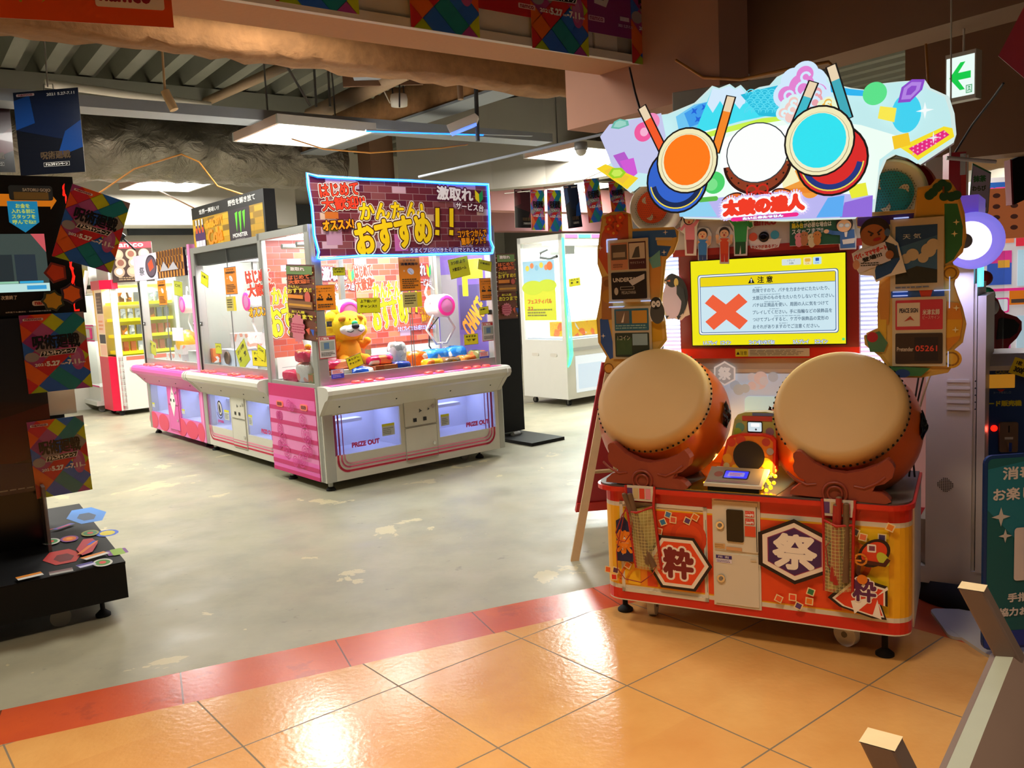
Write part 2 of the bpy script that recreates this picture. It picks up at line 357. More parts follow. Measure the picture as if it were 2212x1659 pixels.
L.new(noise(N, L, pos, 9, 6), bp.inputs['Height']); L.new(bp.outputs[0], p.inputs['Normal'])
# walkway tiles, 60 cm, laid at 39 degrees
m, N, L, p = newmat('tile'); pos = N.new('ShaderNodeNewGeometry').outputs['Position']
def axis_(d, off):
    v_ = N.new('ShaderNodeVectorMath'); v_.operation = 'DOT_PRODUCT'; L.new(pos, v_.inputs[0]); v_.inputs[1].default_value = d
    return mth(N, L, 'SUBTRACT', v_.outputs['Value'], off)
ya, S0 = radians(39.02), 0.5983; o0 = V((.3617, 2.9425, 0)); da = V((cos(ya), sin(ya), 0))/S0; db = V((sin(ya), -cos(ya), 0))/S0
ua = axis_(da, o0.dot(da)); ub = axis_(db, o0.dot(db))
gap = mth(N, L, 'MINIMUM', mth(N, L, 'PINGPONG', ua, .5), mth(N, L, 'PINGPONG', ub, .5))
grout = mth(N, L, 'LESS_THAN', gap, .0052)
cell = N.new('ShaderNodeCombineXYZ'); L.new(mth(N, L, 'FLOOR', mth(N, L, 'MULTIPLY', ua, 1.0)), cell.inputs[0]); L.new(mth(N, L, 'FLOOR', mth(N, L, 'MULTIPLY', ub, 2.0)), cell.inputs[1])
wn = N.new('ShaderNodeTexWhiteNoise'); L.new(cell.outputs[0], wn.inputs['Vector'])
t1 = mixn(N, L, ramp(N, L, noise(N, L, pos, 2.2, 4, .6), .3, .72), '#e0ac66', '#cd9250')
t2 = mixn(N, L, mth(N, L, 'MULTIPLY', wn.outputs[0], .35), t1, '#c88a4e')
t3 = mixn(N, L, grout, t2, '#7a6a54')
L.new(t3, p.inputs['Base Color']); L.new(mth(N, L, 'ADD', mth(N, L, 'MULTIPLY', grout, .5), .2), p.inputs['Roughness'])
bp = N.new('ShaderNodeBump'); bp.inputs['Strength'].default_value = .22; bp.inputs['Distance'].default_value = .004
L.new(mth(N, L, 'ADD', noise(N, L, pos, 45, 3), mth(N, L, 'MULTIPLY', grout, -1.5)), bp.inputs['Height']); L.new(bp.outputs[0], p.inputs['Normal'])
# terracotta border
m, N, L, p = newmat('border'); pos = N.new('ShaderNodeNewGeometry').outputs['Position']
v_ = N.new('ShaderNodeVectorMath'); v_.operation = 'DOT_PRODUCT'; L.new(pos, v_.inputs[0]); v_.inputs[1].default_value = (cos(radians(23))/.62, sin(radians(23))/.62, 0)
seam = mth(N, L, 'LESS_THAN', mth(N, L, 'PINGPONG', v_.outputs['Value'], .5), .005)
b1 = mixn(N, L, ramp(N, L, noise(N, L, pos, 1.3, 5, .65), .3, .7), '#cf5a2a', '#b54a30')
b2 = mixn(N, L, mth(N, L, 'MULTIPLY', ramp(N, L, noise(N, L, pos, 4.2, 5, .7), .58, .64), .4), b1, '#8f4030')
L.new(mixn(N, L, seam, b2, '#6b3a26'), p.inputs['Base Color']); p.inputs['Roughness'].default_value = .24
bp = N.new('ShaderNodeBump'); bp.inputs['Strength'].default_value = .15; bp.inputs['Distance'].default_value = .004
L.new(noise(N, L, pos, 40, 3), bp.inputs['Height']); L.new(bp.outputs[0], p.inputs['Normal'])
# wrapped duct: crumpled foil
m, N, L, p = newmat('foil'); tc = N.new('ShaderNodeTexCoord').outputs['Object']
L.new(mixn(N, L, noise(N, L, tc, 1.2, 5), '#6a6356', '#a79f90'), p.inputs['Base Color']); p.inputs['Metallic'].default_value = .55; p.inputs['Roughness'].default_value = .38
vo = N.new('ShaderNodeTexVoronoi'); vo.inputs['Scale'].default_value = 2.6; L.new(tc, vo.inputs['Vector'])
bp = N.new('ShaderNodeBump'); bp.inputs['Strength'].default_value = .9; bp.inputs['Distance'].default_value = .12
L.new(mth(N, L, 'ADD', vo.outputs['Distance'], noise(N, L, tc, 3.2, 6, .6, 1.2)), bp.inputs['Height']); L.new(bp.outputs[0], p.inputs['Normal'])

near = [(-6.5, .75), (-3.2, 2.15), (-1.8, 2.744), (-.79, 3.175), (.225, 3.63), (.72, 3.83), (1.02, 3.88), (1.25, 3.7), (1.57, 3.32), (1.66, 3.21), (2.6, 1.9), (3.6, .6)]
far = [(-6.6, 1.0), (-3.3, 2.42), (-1.951, 2.998), (-.854, 3.474), (.432, 4.0), (.85, 4.15), (1.13, 4.17), (1.45, 3.98), (1.79, 3.67), (1.86, 3.54), (2.85, 2.1), (3.85, .8)]
b = B(); b.box(-18, -4, -.05, 18, 26, 0, 'concrete'); struct('floor', b)
b = B(); b.prism([(x, y, 0) for x, y in near]+[(8, -3.9, 0), (-8, -3.9, 0)], (0, 0, .003), 'tile'); struct('floor.001', b)
b = B()
for i in range(len(near)-1):
    b.prism([(*near[i], 0), (*near[i+1], 0), (*far[i+1], 0), (*far[i], 0)], (0, 0, .0026), 'border')
struct('trim_1', b)

# hall shell, on the machines' grid
def kbox(name, x0, y0, z0, x1, y1, z1, mt, F=K):
    b = B(); b.box(x0, y0, z0, x1, y1, z1, mt); return struct(name, b, F.o, F.a)
kbox('wall_back', -14, 11.0, 0, 16, 11.2, 5.2, 'wall_pale')
kbox('wall_right', 11, -9, 0, 11.2, 11.0, 5.2, 'wall_grey')
kbox('wall_left', -14.2, -9, 0, -14, 11.2, 5.2, 'wall_grey')
# corrugated metal deck above, flutes running away into the hall
b = B(); prof = []; x = -12.0
while x < 12:
    prof += [(x, 4.02), (x+.12, 4.02), (x+.17, 3.86), (x+.30, 3.86)]; x += .35
pl = [(px_, -8, pz) for px_, pz in prof]; n = len(pl)
b.add(pl+[(px_, 16, pz) for px_, _, pz in pl], [(i, i+1, i+1+n, i+n) for i in range(n-1)], 'deck_ceiling')
struct('ceiling', b, HD.o, HD.a)
# steel beams below the deck
b = B(); b.box(-9, 6.0, 3.5, 1.5, 6.12, 3.84, 'deck_ceiling'); struct('beam_1', b, HD.o, HD.a)
def lumpy(b, x0, x1, yc, zc, w_, h_, mt, seg=60, amp=.03):
    rnd = random.Random(3)
    ring = [(-1, -1), (-.2, -1.05), (.3, -1), (1, -1), (1.05, 0), (1, 1), (0, 1), (-1, 1), (-1.05, 0)]
    vs_ = []
    for i in range(seg+1):
        for a, c in ring: vs_.append((x0+(x1-x0)*i/seg, yc+a*w_/2+rnd.uniform(-amp, amp), zc+c*h_/2+rnd.uniform(-amp, amp)))
    k = len(ring)
    b.add(vs_, [(i*k+j, i*k+(j+1) % k, (i+1)*k+(j+1) % k, (i+1)*k+j) for i in range(seg) for j in range(k)], mt, smooth=True)
b = B(); lumpy(b, -9, 1.6, 1.95, 3.32, .30, .44, 'insulation', 90, .02); struct('beam_2', b, HD.o, HD.a)
b = B(); lumpy(b, -1.2, 5.2, 0, 3.47, .26, .34, 'insulation', 90, .022); b.box(-1.2, -.16, 3.27, 5.2, .16, 3.295, 'tray_grey'); struct('beam_3', b, K.w(2.42, 0), K.a+radians(90))
# header above the shop entrance: two legs meeting in an inner corner
b = B(); b.box(-9, 0, 2.8, 0, .33, 4.5, 'header_grey'); struct('wall_header', b, HD.o, HD.a)
b = B(); b.box(-9, -.004, 2.8, .33, .334, 2.8005, 'underside_lit'); b.box(-9, .01, 2.795, .0, .33, 2.8, 'underside_lit'); struct('trim_2', b, HD.o, HD.a)  # underside tinted orange-brown: warm light thrown up by the tiles, painted in
b = B(); b.box(-9, -.03, 2.785, 0.0, .004, 2.83, 'trim_white'); struct('trim_3', b, HD.o, HD.a)
b = B(); b.box(0, -9, 2.8, .33, .33, 4.5, 'wall_brown'); b.box(-.012, -9, 3.4, 0, -.02, 3.41, 'wall_brown'); struct('wall_header.001', b, HD.o, HD.a)
b = B(); b.box(-1.05, -.012, 2.83, 0, 0, 4.5, 'wall_brown'); struct('wall_header.002', b, HD.o, HD.a)
b = B()
for x0, x1 in ((-3.9, -2.28), (-2.25, -1.42), (-1.40, -1.22)): b.box(x0, -.010, 2.83, x1, 0, 4.4, 'trim_white')
struct('trim_4', b, HD.o, HD.a)
# lower bulkhead hanging inside the hall
BH = Frame((.465, 5.95), -50.2)
b = B(); b.box(0, 0, 2.5, 1.25, .28, 4.4, 'bulkhead'); struct('wall_bulkhead', b, BH.o, BH.a)
b = B(); b.box(0, 3.3, 2.5, .2, 4.6, 4.4, 'bulkhead'); struct('wall_bulkhead.001', b, (2.0, 3.9, 0), radians(-4))
# grey upper wall curving to the right, square column, pale soffits at the back
def hbox(name, x0, y0, z0, x1, y1, z1, mt): return kbox(name, x0, y0, z0, x1, y1, z1, mt, HD)
b = B(); W_ = [(.64, 6.1), (1.0, 5.75), (1.5, 5.2), (1.9, 4.6), (2.12, 4.0), (2.2, 3.3), (2.15, 2.6)]
for i in range(len(W_)-1): b.prism([(*W_[i], 2.72), (*W_[i+1], 2.72), (W_[i+1][0]+.2, W_[i+1][1]+.15, 2.72), (W_[i][0]+.2, W_[i][1]+.15, 2.72)], (0, 0, 1.1), 'wall_grey')
struct('wall_upper', b, HD.o, HD.a)
hbox('column_1', .30, 6.2, 0, .64, 6.55, 3.86, 'brown_board')
kbox('column_2', -6.9, 9.0, 0, -6.3, 9.6, 3.9, 'wall_pale')
hbox('beam_4', -9, 8.5, 2.55, .2, 9.1, 3.25, 'wall_pale'); hbox('trim_5', -1.95, 9.6, 2.5, 3.5, 9.7, 2.98, 'grille_dark'); hbox('wall_far', -9, 9.7, 0, 3.5, 9.8, 3.9, 'wall_pale')
kbox('beam_5', 4.9, 4.4, 2.62, 10.8, 4.7, 3.0, 'cabinet_pink'); kbox('beam_6', 4.6, 7.2, 2.55, 10.8, 7.6, 2.9, 'cabinet_pink')

# ---- services under the deck
b = B(); rd = random.Random(4); b.grid(lambda u, v: (-6.2+6.4*u, 7.0+.42*cos(2*pi*v)+rd.uniform(-.02, .02), 3.27+.38*sin(2*pi*v)+rd.uniform(-.02, .02)-.04*sin(7*u)), 60, 20, 'foil')
solo('air_duct', b, 'big duct wrapped in crumpled silver foil under the deck', 'duct', HD.o, (0, 0, HD.a))
def pipe(name, pts, r, mt, label, cat='pipe', n=8, group=None): 
    b = B(); b.tube(pts, r, mt, n); return solo(name, b, label, cat, group=group)
pipe('drain_pipe', [HD.w(-3.5, 5.4, 3.60), HD.w(-1.95, 5.4, 3.52)], .04, 'trim_white', 'long pale pipe running across under the metal deck')
b = B(); b.box(-9, 3.6, 3.03, 1.2, 3.85, 3.05, 'tray_grey'); b.box(-9, 3.58, 3.03, 1.2, 3.6, 3.12, 'tray_grey'); b.box(-9, 3.85, 3.03, 1.2, 3.87, 3.12, 'tray_grey')
solo('cable_tray', b, 'grey cable tray crossing above the hanging ceiling panels', 'cable tray', HD.o, (0, 0, HD.a))
# ================================================================ DRUM GAME
mat('body_yellow', '#f2b41e', 0.35, noise=0.05); mat('panel_pale', '#cfcabd', 0.4); mat('lit_window', '#bfeaf2', 0.3, emit=0.35); mat('header_pale', '#bdb9b4', 0.4); mat('marquee_edge', '#d9e6e0', 0.4)
DG = inframe(T, 'drum_game', 'two player arcade drum game with tilted drums and big lit marquee', 'arcade machine')
def rr_foot(x0, x1, y0, y1, r, z, n=6):
    P = []
    for cx, cy, a in ((x0+r, y0+r, pi), (x1-r, y0+r, 1.5*pi)):
        for k in range(n+1): t = a+k/n*pi/2; P.append((cx+r*cos(t), cy+r*sin(t), z))
    return P+[(x1, y1, z), (x0, y1, z)]
b = B()
for z0, z1, mt in ((.12, .125, 'warm_white'), (.125, .17, 'red_plastic'), (.17, .188, 'warm_white'), (.188, .527, 'body_yellow'), (.527, .545, 'warm_white'), (.545, .597, 'red_plastic')):
    b.prism(rr_foot(-.595, .595, 0, .56, .075, z0), (0, 0, z1-z0), mt)
b.box(.594, .09, .13, .601, .55, .596, 'panel_pale'); base = b.obj('cabinet_base', DG)
b = B(); b.prism(rr_foot(-.625, .605, -.03, .56, .09, .597), (0, 0, .018), 'red_plastic'); b.prism(rr_foot(-.615, .595, -.02, .55, .085, .615), (0, 0, .007), 'deck_grey')
b.prism([(-.25, -.02, .622), (.13, -.02, .622), (.16, .2, .622), (.12, .5, .622), (-.34, .5, .622), (-.20, .2, .622)], (0, 0, .002), 'deck_gold'); b.obj('counter_top', DG)
# printed front
b = B(); A = front(b, -.001); q0 = T.Y(0)
def q(u, v): x, z = q0(u, v); return (max(-.522, min(.522, x)), max(.19, min(.527, z)))
A.rect(-.522, .195, .522, .52, '#f0951e'); A.rect(-.40, .195, .36, .52, '#e64a1c'); A.poly([(.36, .195), (.42, .195), (.42, .52), (.36, .52)], '#ee8a1c'); A.rect(.42, .195, .522, .52, '#f4c81a'); A.rect(-.522, .195, -.43, .52, '#f4c020')
A.circ(.38, .39, .085, '#e9661c'); A.circ(.38, .39, .065, '#ee8a1c'); A.circ(-.22, .42, .075, '#d9401c'); A.circ(-.22, .42, .055, '#e64a1c'); A.arc(-.42, .2, .1, .012, '#ef7a1c', 0, pi); A.arc(-.42, .2, .07, .010, '#f2a01c', 0, pi)
def conf(u, v, h, a=.5, s_=.016):
    x, z = q0(u, v)
    A.poly([(x+1.25*s_*cos(a+k*pi/2), z+1.25*s_*sin(a+k*pi/2)) for k in range(4)], '#f2dfa8'); A.poly([(x+.9*s_*cos(a+k*pi/2), z+.9*s_*sin(a+k*pi/2)) for k in range(4)], h)
for u, v, h, a in ((1444, 1111, '#4a7fb5', .5), (1433, 1127, '#2f7fb0', 1.2), (1455, 1122, '#e05a40', .7), (1486, 1124, '#5a3a7a', .4), (1503, 1116, '#e86a1c', .3), (1425, 1146, '#e0602c', .6), (1358, 1219, '#e8701c', .3),
                   (1332, 1230, '#5a3050', .6), (1316, 1228, '#f06a2c', .7), (1329, 1244, '#e0281c', .8), (1848, 1147, '#5a6070', .4), (1865, 1158, '#ef7a4c', .6), (1906, 1159, '#4a3a6a', .75), (1924, 1137, '#ee8a2c', .4),
                   (1684, 1290, '#ef5a2c', .4), (1714, 1287, '#ef4a2c', .75), (1753, 1275, '#2f7a4a', .5), (1750, 1295, '#ee7a1c', .7), (1727, 1305, '#5a3a7a', .4)): conf(u, v, h, a)
def hexa(pts, hs):
    cx = sum(p[0] for p in pts)/6; cz = sum(p[1] for p in pts)/6
    for f_, h in hs: A.poly([(cx+(x-cx)*f_, cz+(z-cz)*f_) for x, z in pts], h)
HX = [q0(1700, 1117), q0(1775, 1150), q0(1776, 1228), q0(1742, 1263), q0(1668, 1236), q0(1649, 1160)]
cx = .195
HX = [(cx+.155*cos(pi/2+k*pi/3)*1.0, .41+.128*sin(pi/2+k*pi/3)) for k in range(6)]
hexa(HX, ((1.0, '#1c1012'), (.88, '#f0e6d8'), (.74, '#8a2a5a'), (.71, '#43205e')))
A.text('祭', .12, .345, .272, .475, '#f4eee4', .0062)
HL = [(-.262+.142*cos(k*pi/3), .315+.128*sin(k*pi/3)) for k in range(6)]
hexa(HL, ((1.0, '#1c1012'), (.90, '#f0e6d8'), (.78, '#e8481c')))
A.text('粋', -.318, .255, -.20, .375, '#7a1a20', .006, [('#f4ece0', .014)])
# short coats
P = [q(1303, 1118), q(1352, 1112), q(1372, 1140), q(1372, 1210), q(1320, 1205), q(1306, 1190)]
A.poly(P, '#16204e'); A.poly([q(1305, 1140), q(1325, 1150), q(1320, 1195), q(1305, 1165)], '#f0e8de'); A.poly([q(1345, 1150), q(1366, 1165), q(1350, 1195)], '#f0e8de'); A.text('祭', -.523, .335, -.45, .43, '#f08a1c', .004)
P = [q0(u, v) for u, v in ((1845, 1238), (1946, 1265), (1936, 1308), (1905, 1300), (1917, 1342), (1885, 1342), (1815, 1305), (1790, 1285))]
P = [(min(.52, x), max(.19, z)) for x, z in P]
A.poly(P, '#1c1012'); cxx = sum(x for x, z in P)/8; czz = sum(z for x, z in P)/8
A.poly([(cxx+(x-cxx)*.88, czz+(z-czz)*.86) for x, z in P], '#f4ece0'); A.poly([(cxx+(x-cxx)*.80, czz+(z-czz)*.76) for x, z in P], '#dc3a1c')
for pts in (((1890, 1285), (1840, 1292), (1848, 1320)), ((1895, 1283), (1918, 1262), (1932, 1270)), ((1897, 1290), (1886, 1325), (1906, 1335))): A.poly([q(*p_) for p_ in pts], '#f4ece0')
x0, z0 = q0(1845, 1290); x1, z1 = q0(1893, 1248); A.text('粋', x0, z0, x1, z1, '#5a1f52', .003, [('#f4ece0', .007)])
# little mallet with tassels
for hh, f_ in (('#1c0d10', 1.25), ('#d8401c', 1.0)): A.circ(.475, .437, .05*f_, hh, .036*f_, rot=.8)
A.circ(.505, .418, .018, '#bfc83a', .028, rot=.6); A.rect(.452, .44, .482, .47, '#f0e8de', .004); A.rect(.458, .446, .478, .464, '#7a3a5a')
A.line([q(1925, 1205), q(1912, 1215), (.39, .405), (.36, .41)], .014, '#4a1a14'); A.line([(.43, .405), (.42, .36), (.435, .34)], .014, '#4a1a14'); A.line([(.43, .405), (.39, .405), (.362, .412)], .007, '#e8902c'); A.circ(.435, .335, .018, '#e07a1c'); A.arc(.43, .41, .02, .007, '#e8902c', 0, 2*pi, 12)
b.obj('front_print', DG)
# service door at the left, coin panel in the middle
b = B(); b.box(-.512, -.004, .160, -.498, 0, .55, 'warm_white'); b.box(-.157, -.004, .160, -.143, 0, .55, 'warm_white'); b.box(-.512, -.004, .536, -.143, 0, .55, 'warm_white'); b.box(-.512, -.004, .160, -.143, 0, .176, 'warm_white')
b.box(-.148, -.0045, .2, -.1465, -.001, .5, 'dark_grey'); b.obj('service_door', DG)
b = B(); b.box(-.120, -.006, .155, .066, 0, .60, 'warm_white'); b.box(-.112, -.010, .385, .058, -.006, .585, 'warm_white'); b.box(-.112, -.010, .165, .058, -.006, .372, 'warm_white'); b.box(.052, -.0105, .39, .0545, -.009, .57, 'black_metal')
A = front(b, -.0102); A.rect(-.108, .35, -.045, .364, '#3a2a7a'); A.text('所 有', -.1, .352, -.055, .362, '#e8e4f0'); A.rect(-.108, .333, -.045, .348, '#e0dcec'); A.bars(-.105, .335, -.05, .346, 2, '#6a5a9a')
A.rect(-.112, .392, -.07, .412, '#d8b078'); A.rect(-.066, .388, -.004, .402, '#cfa070')
A.bars(-.11, .394, -.072, .41, 2, '#b08850'); A.rect(.028, .352, .05, .36, '#c9c0a8'); coin = b.obj('coin_panel', DG)
b = B(); b.rbox(-.062, -.016, .425, .004, -.009, .553, .006, 'black_gloss', 'y'); b.obj('coin_slot_plate', coin)
for zz in (.487, .27):
    b = B(); b.cyl((-.088, -.018, zz), (-.088, -.008, zz), .016, 'chrome'); b.cyl((-.088, -.022, zz), (-.088, -.017, zz), .008, 'grey_metal'); b.obj('lock', coin)
b = B(); A = front(b, -.0108); A.rect(.010, .528, .045, .552, '#e03a22'); A.rect(.010, .498, .045, .522, '#e03a22'); A.rect(.008, .45, .050, .492, '#e2502e')
A.text('1人プレイ', .013, .543, .042, .550, '#ffe8dc'); A.text('100円', .013, .531, .042, .541, '#ffffff', .0006); A.text('2人プレイ', .013, .513, .042, .520, '#ffe8dc'); A.text('200円', .013, .501, .042, .511, '#ffffff', .0006); b.obj('price_sticker', coin)
for x, y in ((-.57, .17), (.50, .10)):
    b = B(); b.cyl((x, y, .03), (x, y, .13), .012, 'black_metal', 10); b.lathe([(0, 0), (.034, 0), (.034, .012), (.022, .022), (.012, .03)], (x, y, 0), (0, 0, 1), 'black_rubber', 20); b.obj('leveling_foot', DG)
for x, y, a in ((-.44, .17, .1), (.36, .14, 1.1)):
    b = B(); d = V((cos(a), sin(a), 0)); c = V((x, y, .05)); b.cyl(c-d*.016, c+d*.016, .048, 'chute_white', 24); b.cyl(c-d*.02, c+d*.02, .012, 'grey_metal', 12); b.prism([(x-.03, y-.022, .1), (x+.03, y-.022, .1), (x+.03, y+.022, .1), (x-.03, y+.022, .1)], (0, 0, .024), 'aluminium'); b.obj('caster', DG)

# drums on carved stands
SP = [(410, 415), (352, 420), (320, 450), (318, 500), (340, 560), (318, 620), (335, 710), (400, 790), (480, 830), (490, 880), (390, 900), (350, 940), (300, 980), (290, 1035), (800, 1090), (1520, 1170), (1600, 1135), (1540, 1060), (1470, 1010), (1350, 985), (1390, 910), (1500, 880), (1600, 790), (1628, 660), (1600, 600), (1535, 525), (1400, 620), (1200, 700), (1000, 735), (800, 700), (600, 590), (480, 480)]
q6 = T.Y(-.02); SPL = [q6(1270+u/7.373, 900+v/7.373) for u, v in SP]
TILT = radians(37); AX = V((0, -cos(TILT), sin(TILT)))
def drum(c, side):
    c = V(c)
    b = B(); b.lathe([(.243, -.052), (.262, -.10), (.281, -.16), (.288, -.21), (.283, -.26), (.262, -.31), (.222, -.355), (.222, -.365), (0, -.365)], c, AX, 'drum_body', 56); d = b.obj('drum', DG)
    b = B(); b.lathe([(0, .004), (.12, .003), (.205, .001), (.222, -.003), (.232, -.012), (.240, -.028), (.247, -.058), (.244, -.062)], c, AX, 'drum_skin', 64); b.obj('drum_head', d)
    ax = AX; e1 = V((1, 0, 0)); e2 = ax.cross(e1)
    b = B()
    for k in range(64):
        t = 2*pi*k/64+.03
        if .93 < (t % (2*pi))/pi*.75 < .99: continue
        r_ = e1*cos(t)+e2*sin(t); b.ball(c+r_*.2452+ax*-.046, (.0052, .0052, .0052), 'black_metal', 6, 4)
    b.obj('stud', d)
    for sx in side:
        cc = c+e1*(.272*sx)+ax*-.17; b = B(); rnd = random.Random(5)
        b.grid(lambda u, v: cc+e2*((u-.5)*.10)+ax*((v-.5)*.085)+e1*(sx*(.004+.02*sin(pi*min(u, .999))*sin(pi*v)+rnd.uniform(0, .008))), 8, 8, 'black_gloss', smooth=False); b.obj('ring_fitting', d)
    return d
drum((-.406, .125, .985), (1,)); drum((.336, .125, .965), (-1, 1))
for dx in (0, .742):
    b = B(); b.prism([(x+dx, -.022, z) for x, z in SPL], (0, .055, 0), 'stand_brown'); s_ = b.obj('drum_stand', DG, bevel=.006)
    b = B(); cx, cz = -.40+dx, .648
    for r_, y_ in ((.046, .036), (.030, .031)): b.lathe([(r_, 0), (r_, .006), (r_-.006, .012), (r_-.009, .006)], (cx, -.021, cz), (0, -1, 0), 'stand_brown', 32)
    for sx in (-1, 1): b.tube([(cx+sx*.17, -.021, cz+.07), (cx+sx*.14, -.023, cz+.045), (cx+sx*.10, -.023, cz+.025), (cx+sx*.065, -.021, cz+.03)], .005, 'stand_brown', 6)
    b.obj('scroll_relief', s_)
# middle pod with card reader
b = B(); qp = T.Y(.10)
PO = [qp(*p_) for p_ in ((1552, 1022), (1570, 950), (1576, 943), (1600, 937), (1650, 938), (1668, 943), (1676, 952), (1674, 1024))]
b.prism([(x, .10, z) for x, z in PO], (0, .07, 0), 'red_plastic'); A = front(b, .0985)
cx, cz = qp(1618, 985); A.poly([(cx+(x-cx)*.9, cz+(z-cz)*.9) for x, z in PO], '#d9791e')
for u, v, h, r_ in ((1580, 955, '#c93a26', .018), (1600, 950, '#c8402a', .02), (1655, 955, '#b83a30', .016), (1572, 990, '#d8921e', .02), (1570, 1005, '#b8a878', .012), (1590, 1012, '#d8a81e', .018), (1664, 975, '#a09a94', .014), (1655, 1000, '#c8a41e', .022)): A.circ(*qp(u, v), r_, h)
A.circ(cx, cz, .062, '#1a1614'); A.rect(cx-.10, PO[0][1]-.004, cx+.09, PO[0][1]+.006, '#2f6a9a'); pod = b.obj('card_reader_pod', DG)
b = B(); PT = [qp(*p_) for p_ in ((1576, 945), (1583, 908), (1590, 898), (1606, 893), (1650, 892), (1672, 896), (1676, 950))]
b.prism([(x, .13, z) for x, z in PT], (0, .05, 0), 'panel_pale'); A = front(b, .128); A.poly(PT, '#a8a65c')
for u, v, h, r_ in ((1592, 915, '#8f9a6a', .014), (1595, 925, '#5a9a8a', .018), (1590, 935, '#8fae3a', .016), (1660, 935, '#8a6a7a', .016)): A.circ(*qp(u, v), r_, h)
A.rect(*qp(1600, 911), *qp(1665, 902), '#b8403a'); A.rect(*qp(1622, 900), *qp(1668, 895), '#5a6a9a'); A.rect(*qp(1611, 936), *qp(1644, 913), '#15181a', .006); b.obj('top_panel', pod)
b = B(); A = front(b, .125, 'screen_image'); A.rect(*qp(1613, 934), *qp(1642, 915), '#cfe0e6', .004); A.rect(*qp(1619, 924), *qp(1638, 917), '#ffffff', .003); A.circ(*qp(1630, 930), .004, '#303040'); b.obj('small_screen', pod)
b = B(); b.prism([(-.150, -.012, .640), (.075, -.012, .640), (.085, .10, .686), (-.125, .10, .686)], (0, 0, .012), 'panel_pale'); b.box(-.135, -.008, .624, .065, .09, .642, 'black_metal'); tray = b.obj('reader_tray', pod)
b = B(); ex = V((1, 0, 0)); ey = V((0, .112, .046)).normalized(); A = Art(b, (-.085, .012, .6625), ex, ey, 'print')
A.rect(-.06, -.018, .15, .09, '#8a8078'); A.circ(-.02, .04, .018, '#8a4a44'); A.bars(-.055, -.016, .12, -.002, 2, '#9a6a8a'); A.rect(0, .012, .1, .068, '#171a4a', .005)
A.m = 'screen_image'; A.rect(.005, .016, .095, .064, '#2b34ff', .005); A.rect(.018, .026, .082, .054, '#8d86d8', .004); A.m = 'print'; A.bars(.025, .03, .075, .05, 2, '#d06a8a'); b.obj('card_pad', tray)
b = B()
for k in range(14): b.ball((.088+.02*sin(k*2.3), .01+.0085*k, .634+.004*k+.008*sin(k*1.7)), .0075, 'led_orange', 8, 6)
b.obj('orange_lights', DG); b = B()
for k in range(4): b.ball((-.155+.006*k, .02+.012*k, .645+.006*k), .005, 'led_orange', 8, 6)
b.obj('orange_lights', DG)
lo = area('orange_glow', T.w(-.23, .33, .68), .12, 2.0, (1, .5, .08), (0, 0, 0)); lo.rotation_euler = (radians(180), 0, 0)
area('orange_glow.001', T.w(.11, .08, .70), .06, .7, (1, .5, .08), (0, radians(60), T.a))

# rear cabinet, bezel, screen
b = B(); b.box(-.40, .50, .10, .40, 1.02, 1.72, 'panel_pale'); b.box(-.43, .62, 1.6, .24, 1.0, 2.30, 'cabinet_white'); rear = b.obj('rear_cabinet', DG, bevel=.004)
b = B(); A = front(b, .4985); q5 = T.Y(.5)
A.rect(-.38, .62, .38, 1.10, '#c3c6c8'); A.rect(-.38, .62, .38, .70, '#c9a84a'); A.rect(-.38, 1.035, .38, 1.05, '#dcdcd6'); A.m = 'lit_print'
A.rect(-.36, .70, .36, 1.03, '#b9c4d2')
for k in range(26): A.circ(random.uniform(-.33, .33), random.uniform(.95, 1.02), random.uniform(.008, .03), random.choice(['#aab2bb', '#c3c0c4', '#b0b4b0', '#cdb9b4']))
cx, cz = q5(1567, 806); A.poly([(cx+.055*cos(k*pi/3+.5), cz+.055*sin(k*pi/3+.5)) for k in range(6)], '#e4e2dc'); A.poly([(cx+.047*cos(k*pi/3+.5), cz+.047*sin(k*pi/3+.5)) for k in range(6)], '#a9a8a6'); A.text('祭', cx-.027, cz-.027, cx+.027, cz+.027, '#dcdad4', .003)
A.star(*q5(1539, 815), .018, '#e8e8e8', 8, .4); b.obj('lower_print', rear)
b = B(); b.rbox(-.10, .492, .70, .20, .4985, .93, .02, 'lit_window', 'y'); b.obj('lower_window', rear)
b = B(); b.box(-.375, .472, 1.10, .375, .50, 1.165, 'red_plastic'); b.box(-.375, .468, 1.145, .375, .50, 1.555, 'maroon'); A = front(b, .467)
A.rect(-.13, 1.108, .18, 1.142, '#c9ccb4'); A.rect(-.13, 1.108, -.075, 1.142, '#d9d92a'); A.text('▲注意', -.126, 1.115, -.08, 1.132, '#1a1a14'); A.bars(-.068, 1.112, .17, 1.138, 4, '#8a8d80')
bez = b.obj('screen_bezel', DG)
b = B(); b.box(-.322, .462, 1.155, .328, .470, 1.535, 'black_gloss'); A = front(b, .4615, 'screen_image'); qs = T.Y(.4615)
A.rect(-.318, 1.160, .324, 1.531, '#f4ea10')
x0, z0 = qs(1512, 720); x1, z1 = -x0+.004, 1.465
A.rect(-.288, 1.205, .297, 1.470, '#2a5f96', .012); A.rect(-.285, 1.208, .294, 1.467, '#f4f8fa', .011); A.rect(-.279, 1.214, .288, 1.461, '#2a5f96', .009); A.rect(-.276, 1.217, .285, 1.458, '#cfeaf4', .008); A.rect(-.276, 1.418, .285, 1.458, '#f0d80e', .004); A.rect(-.276, 1.4165, .285, 1.4185, '#3a5f86')
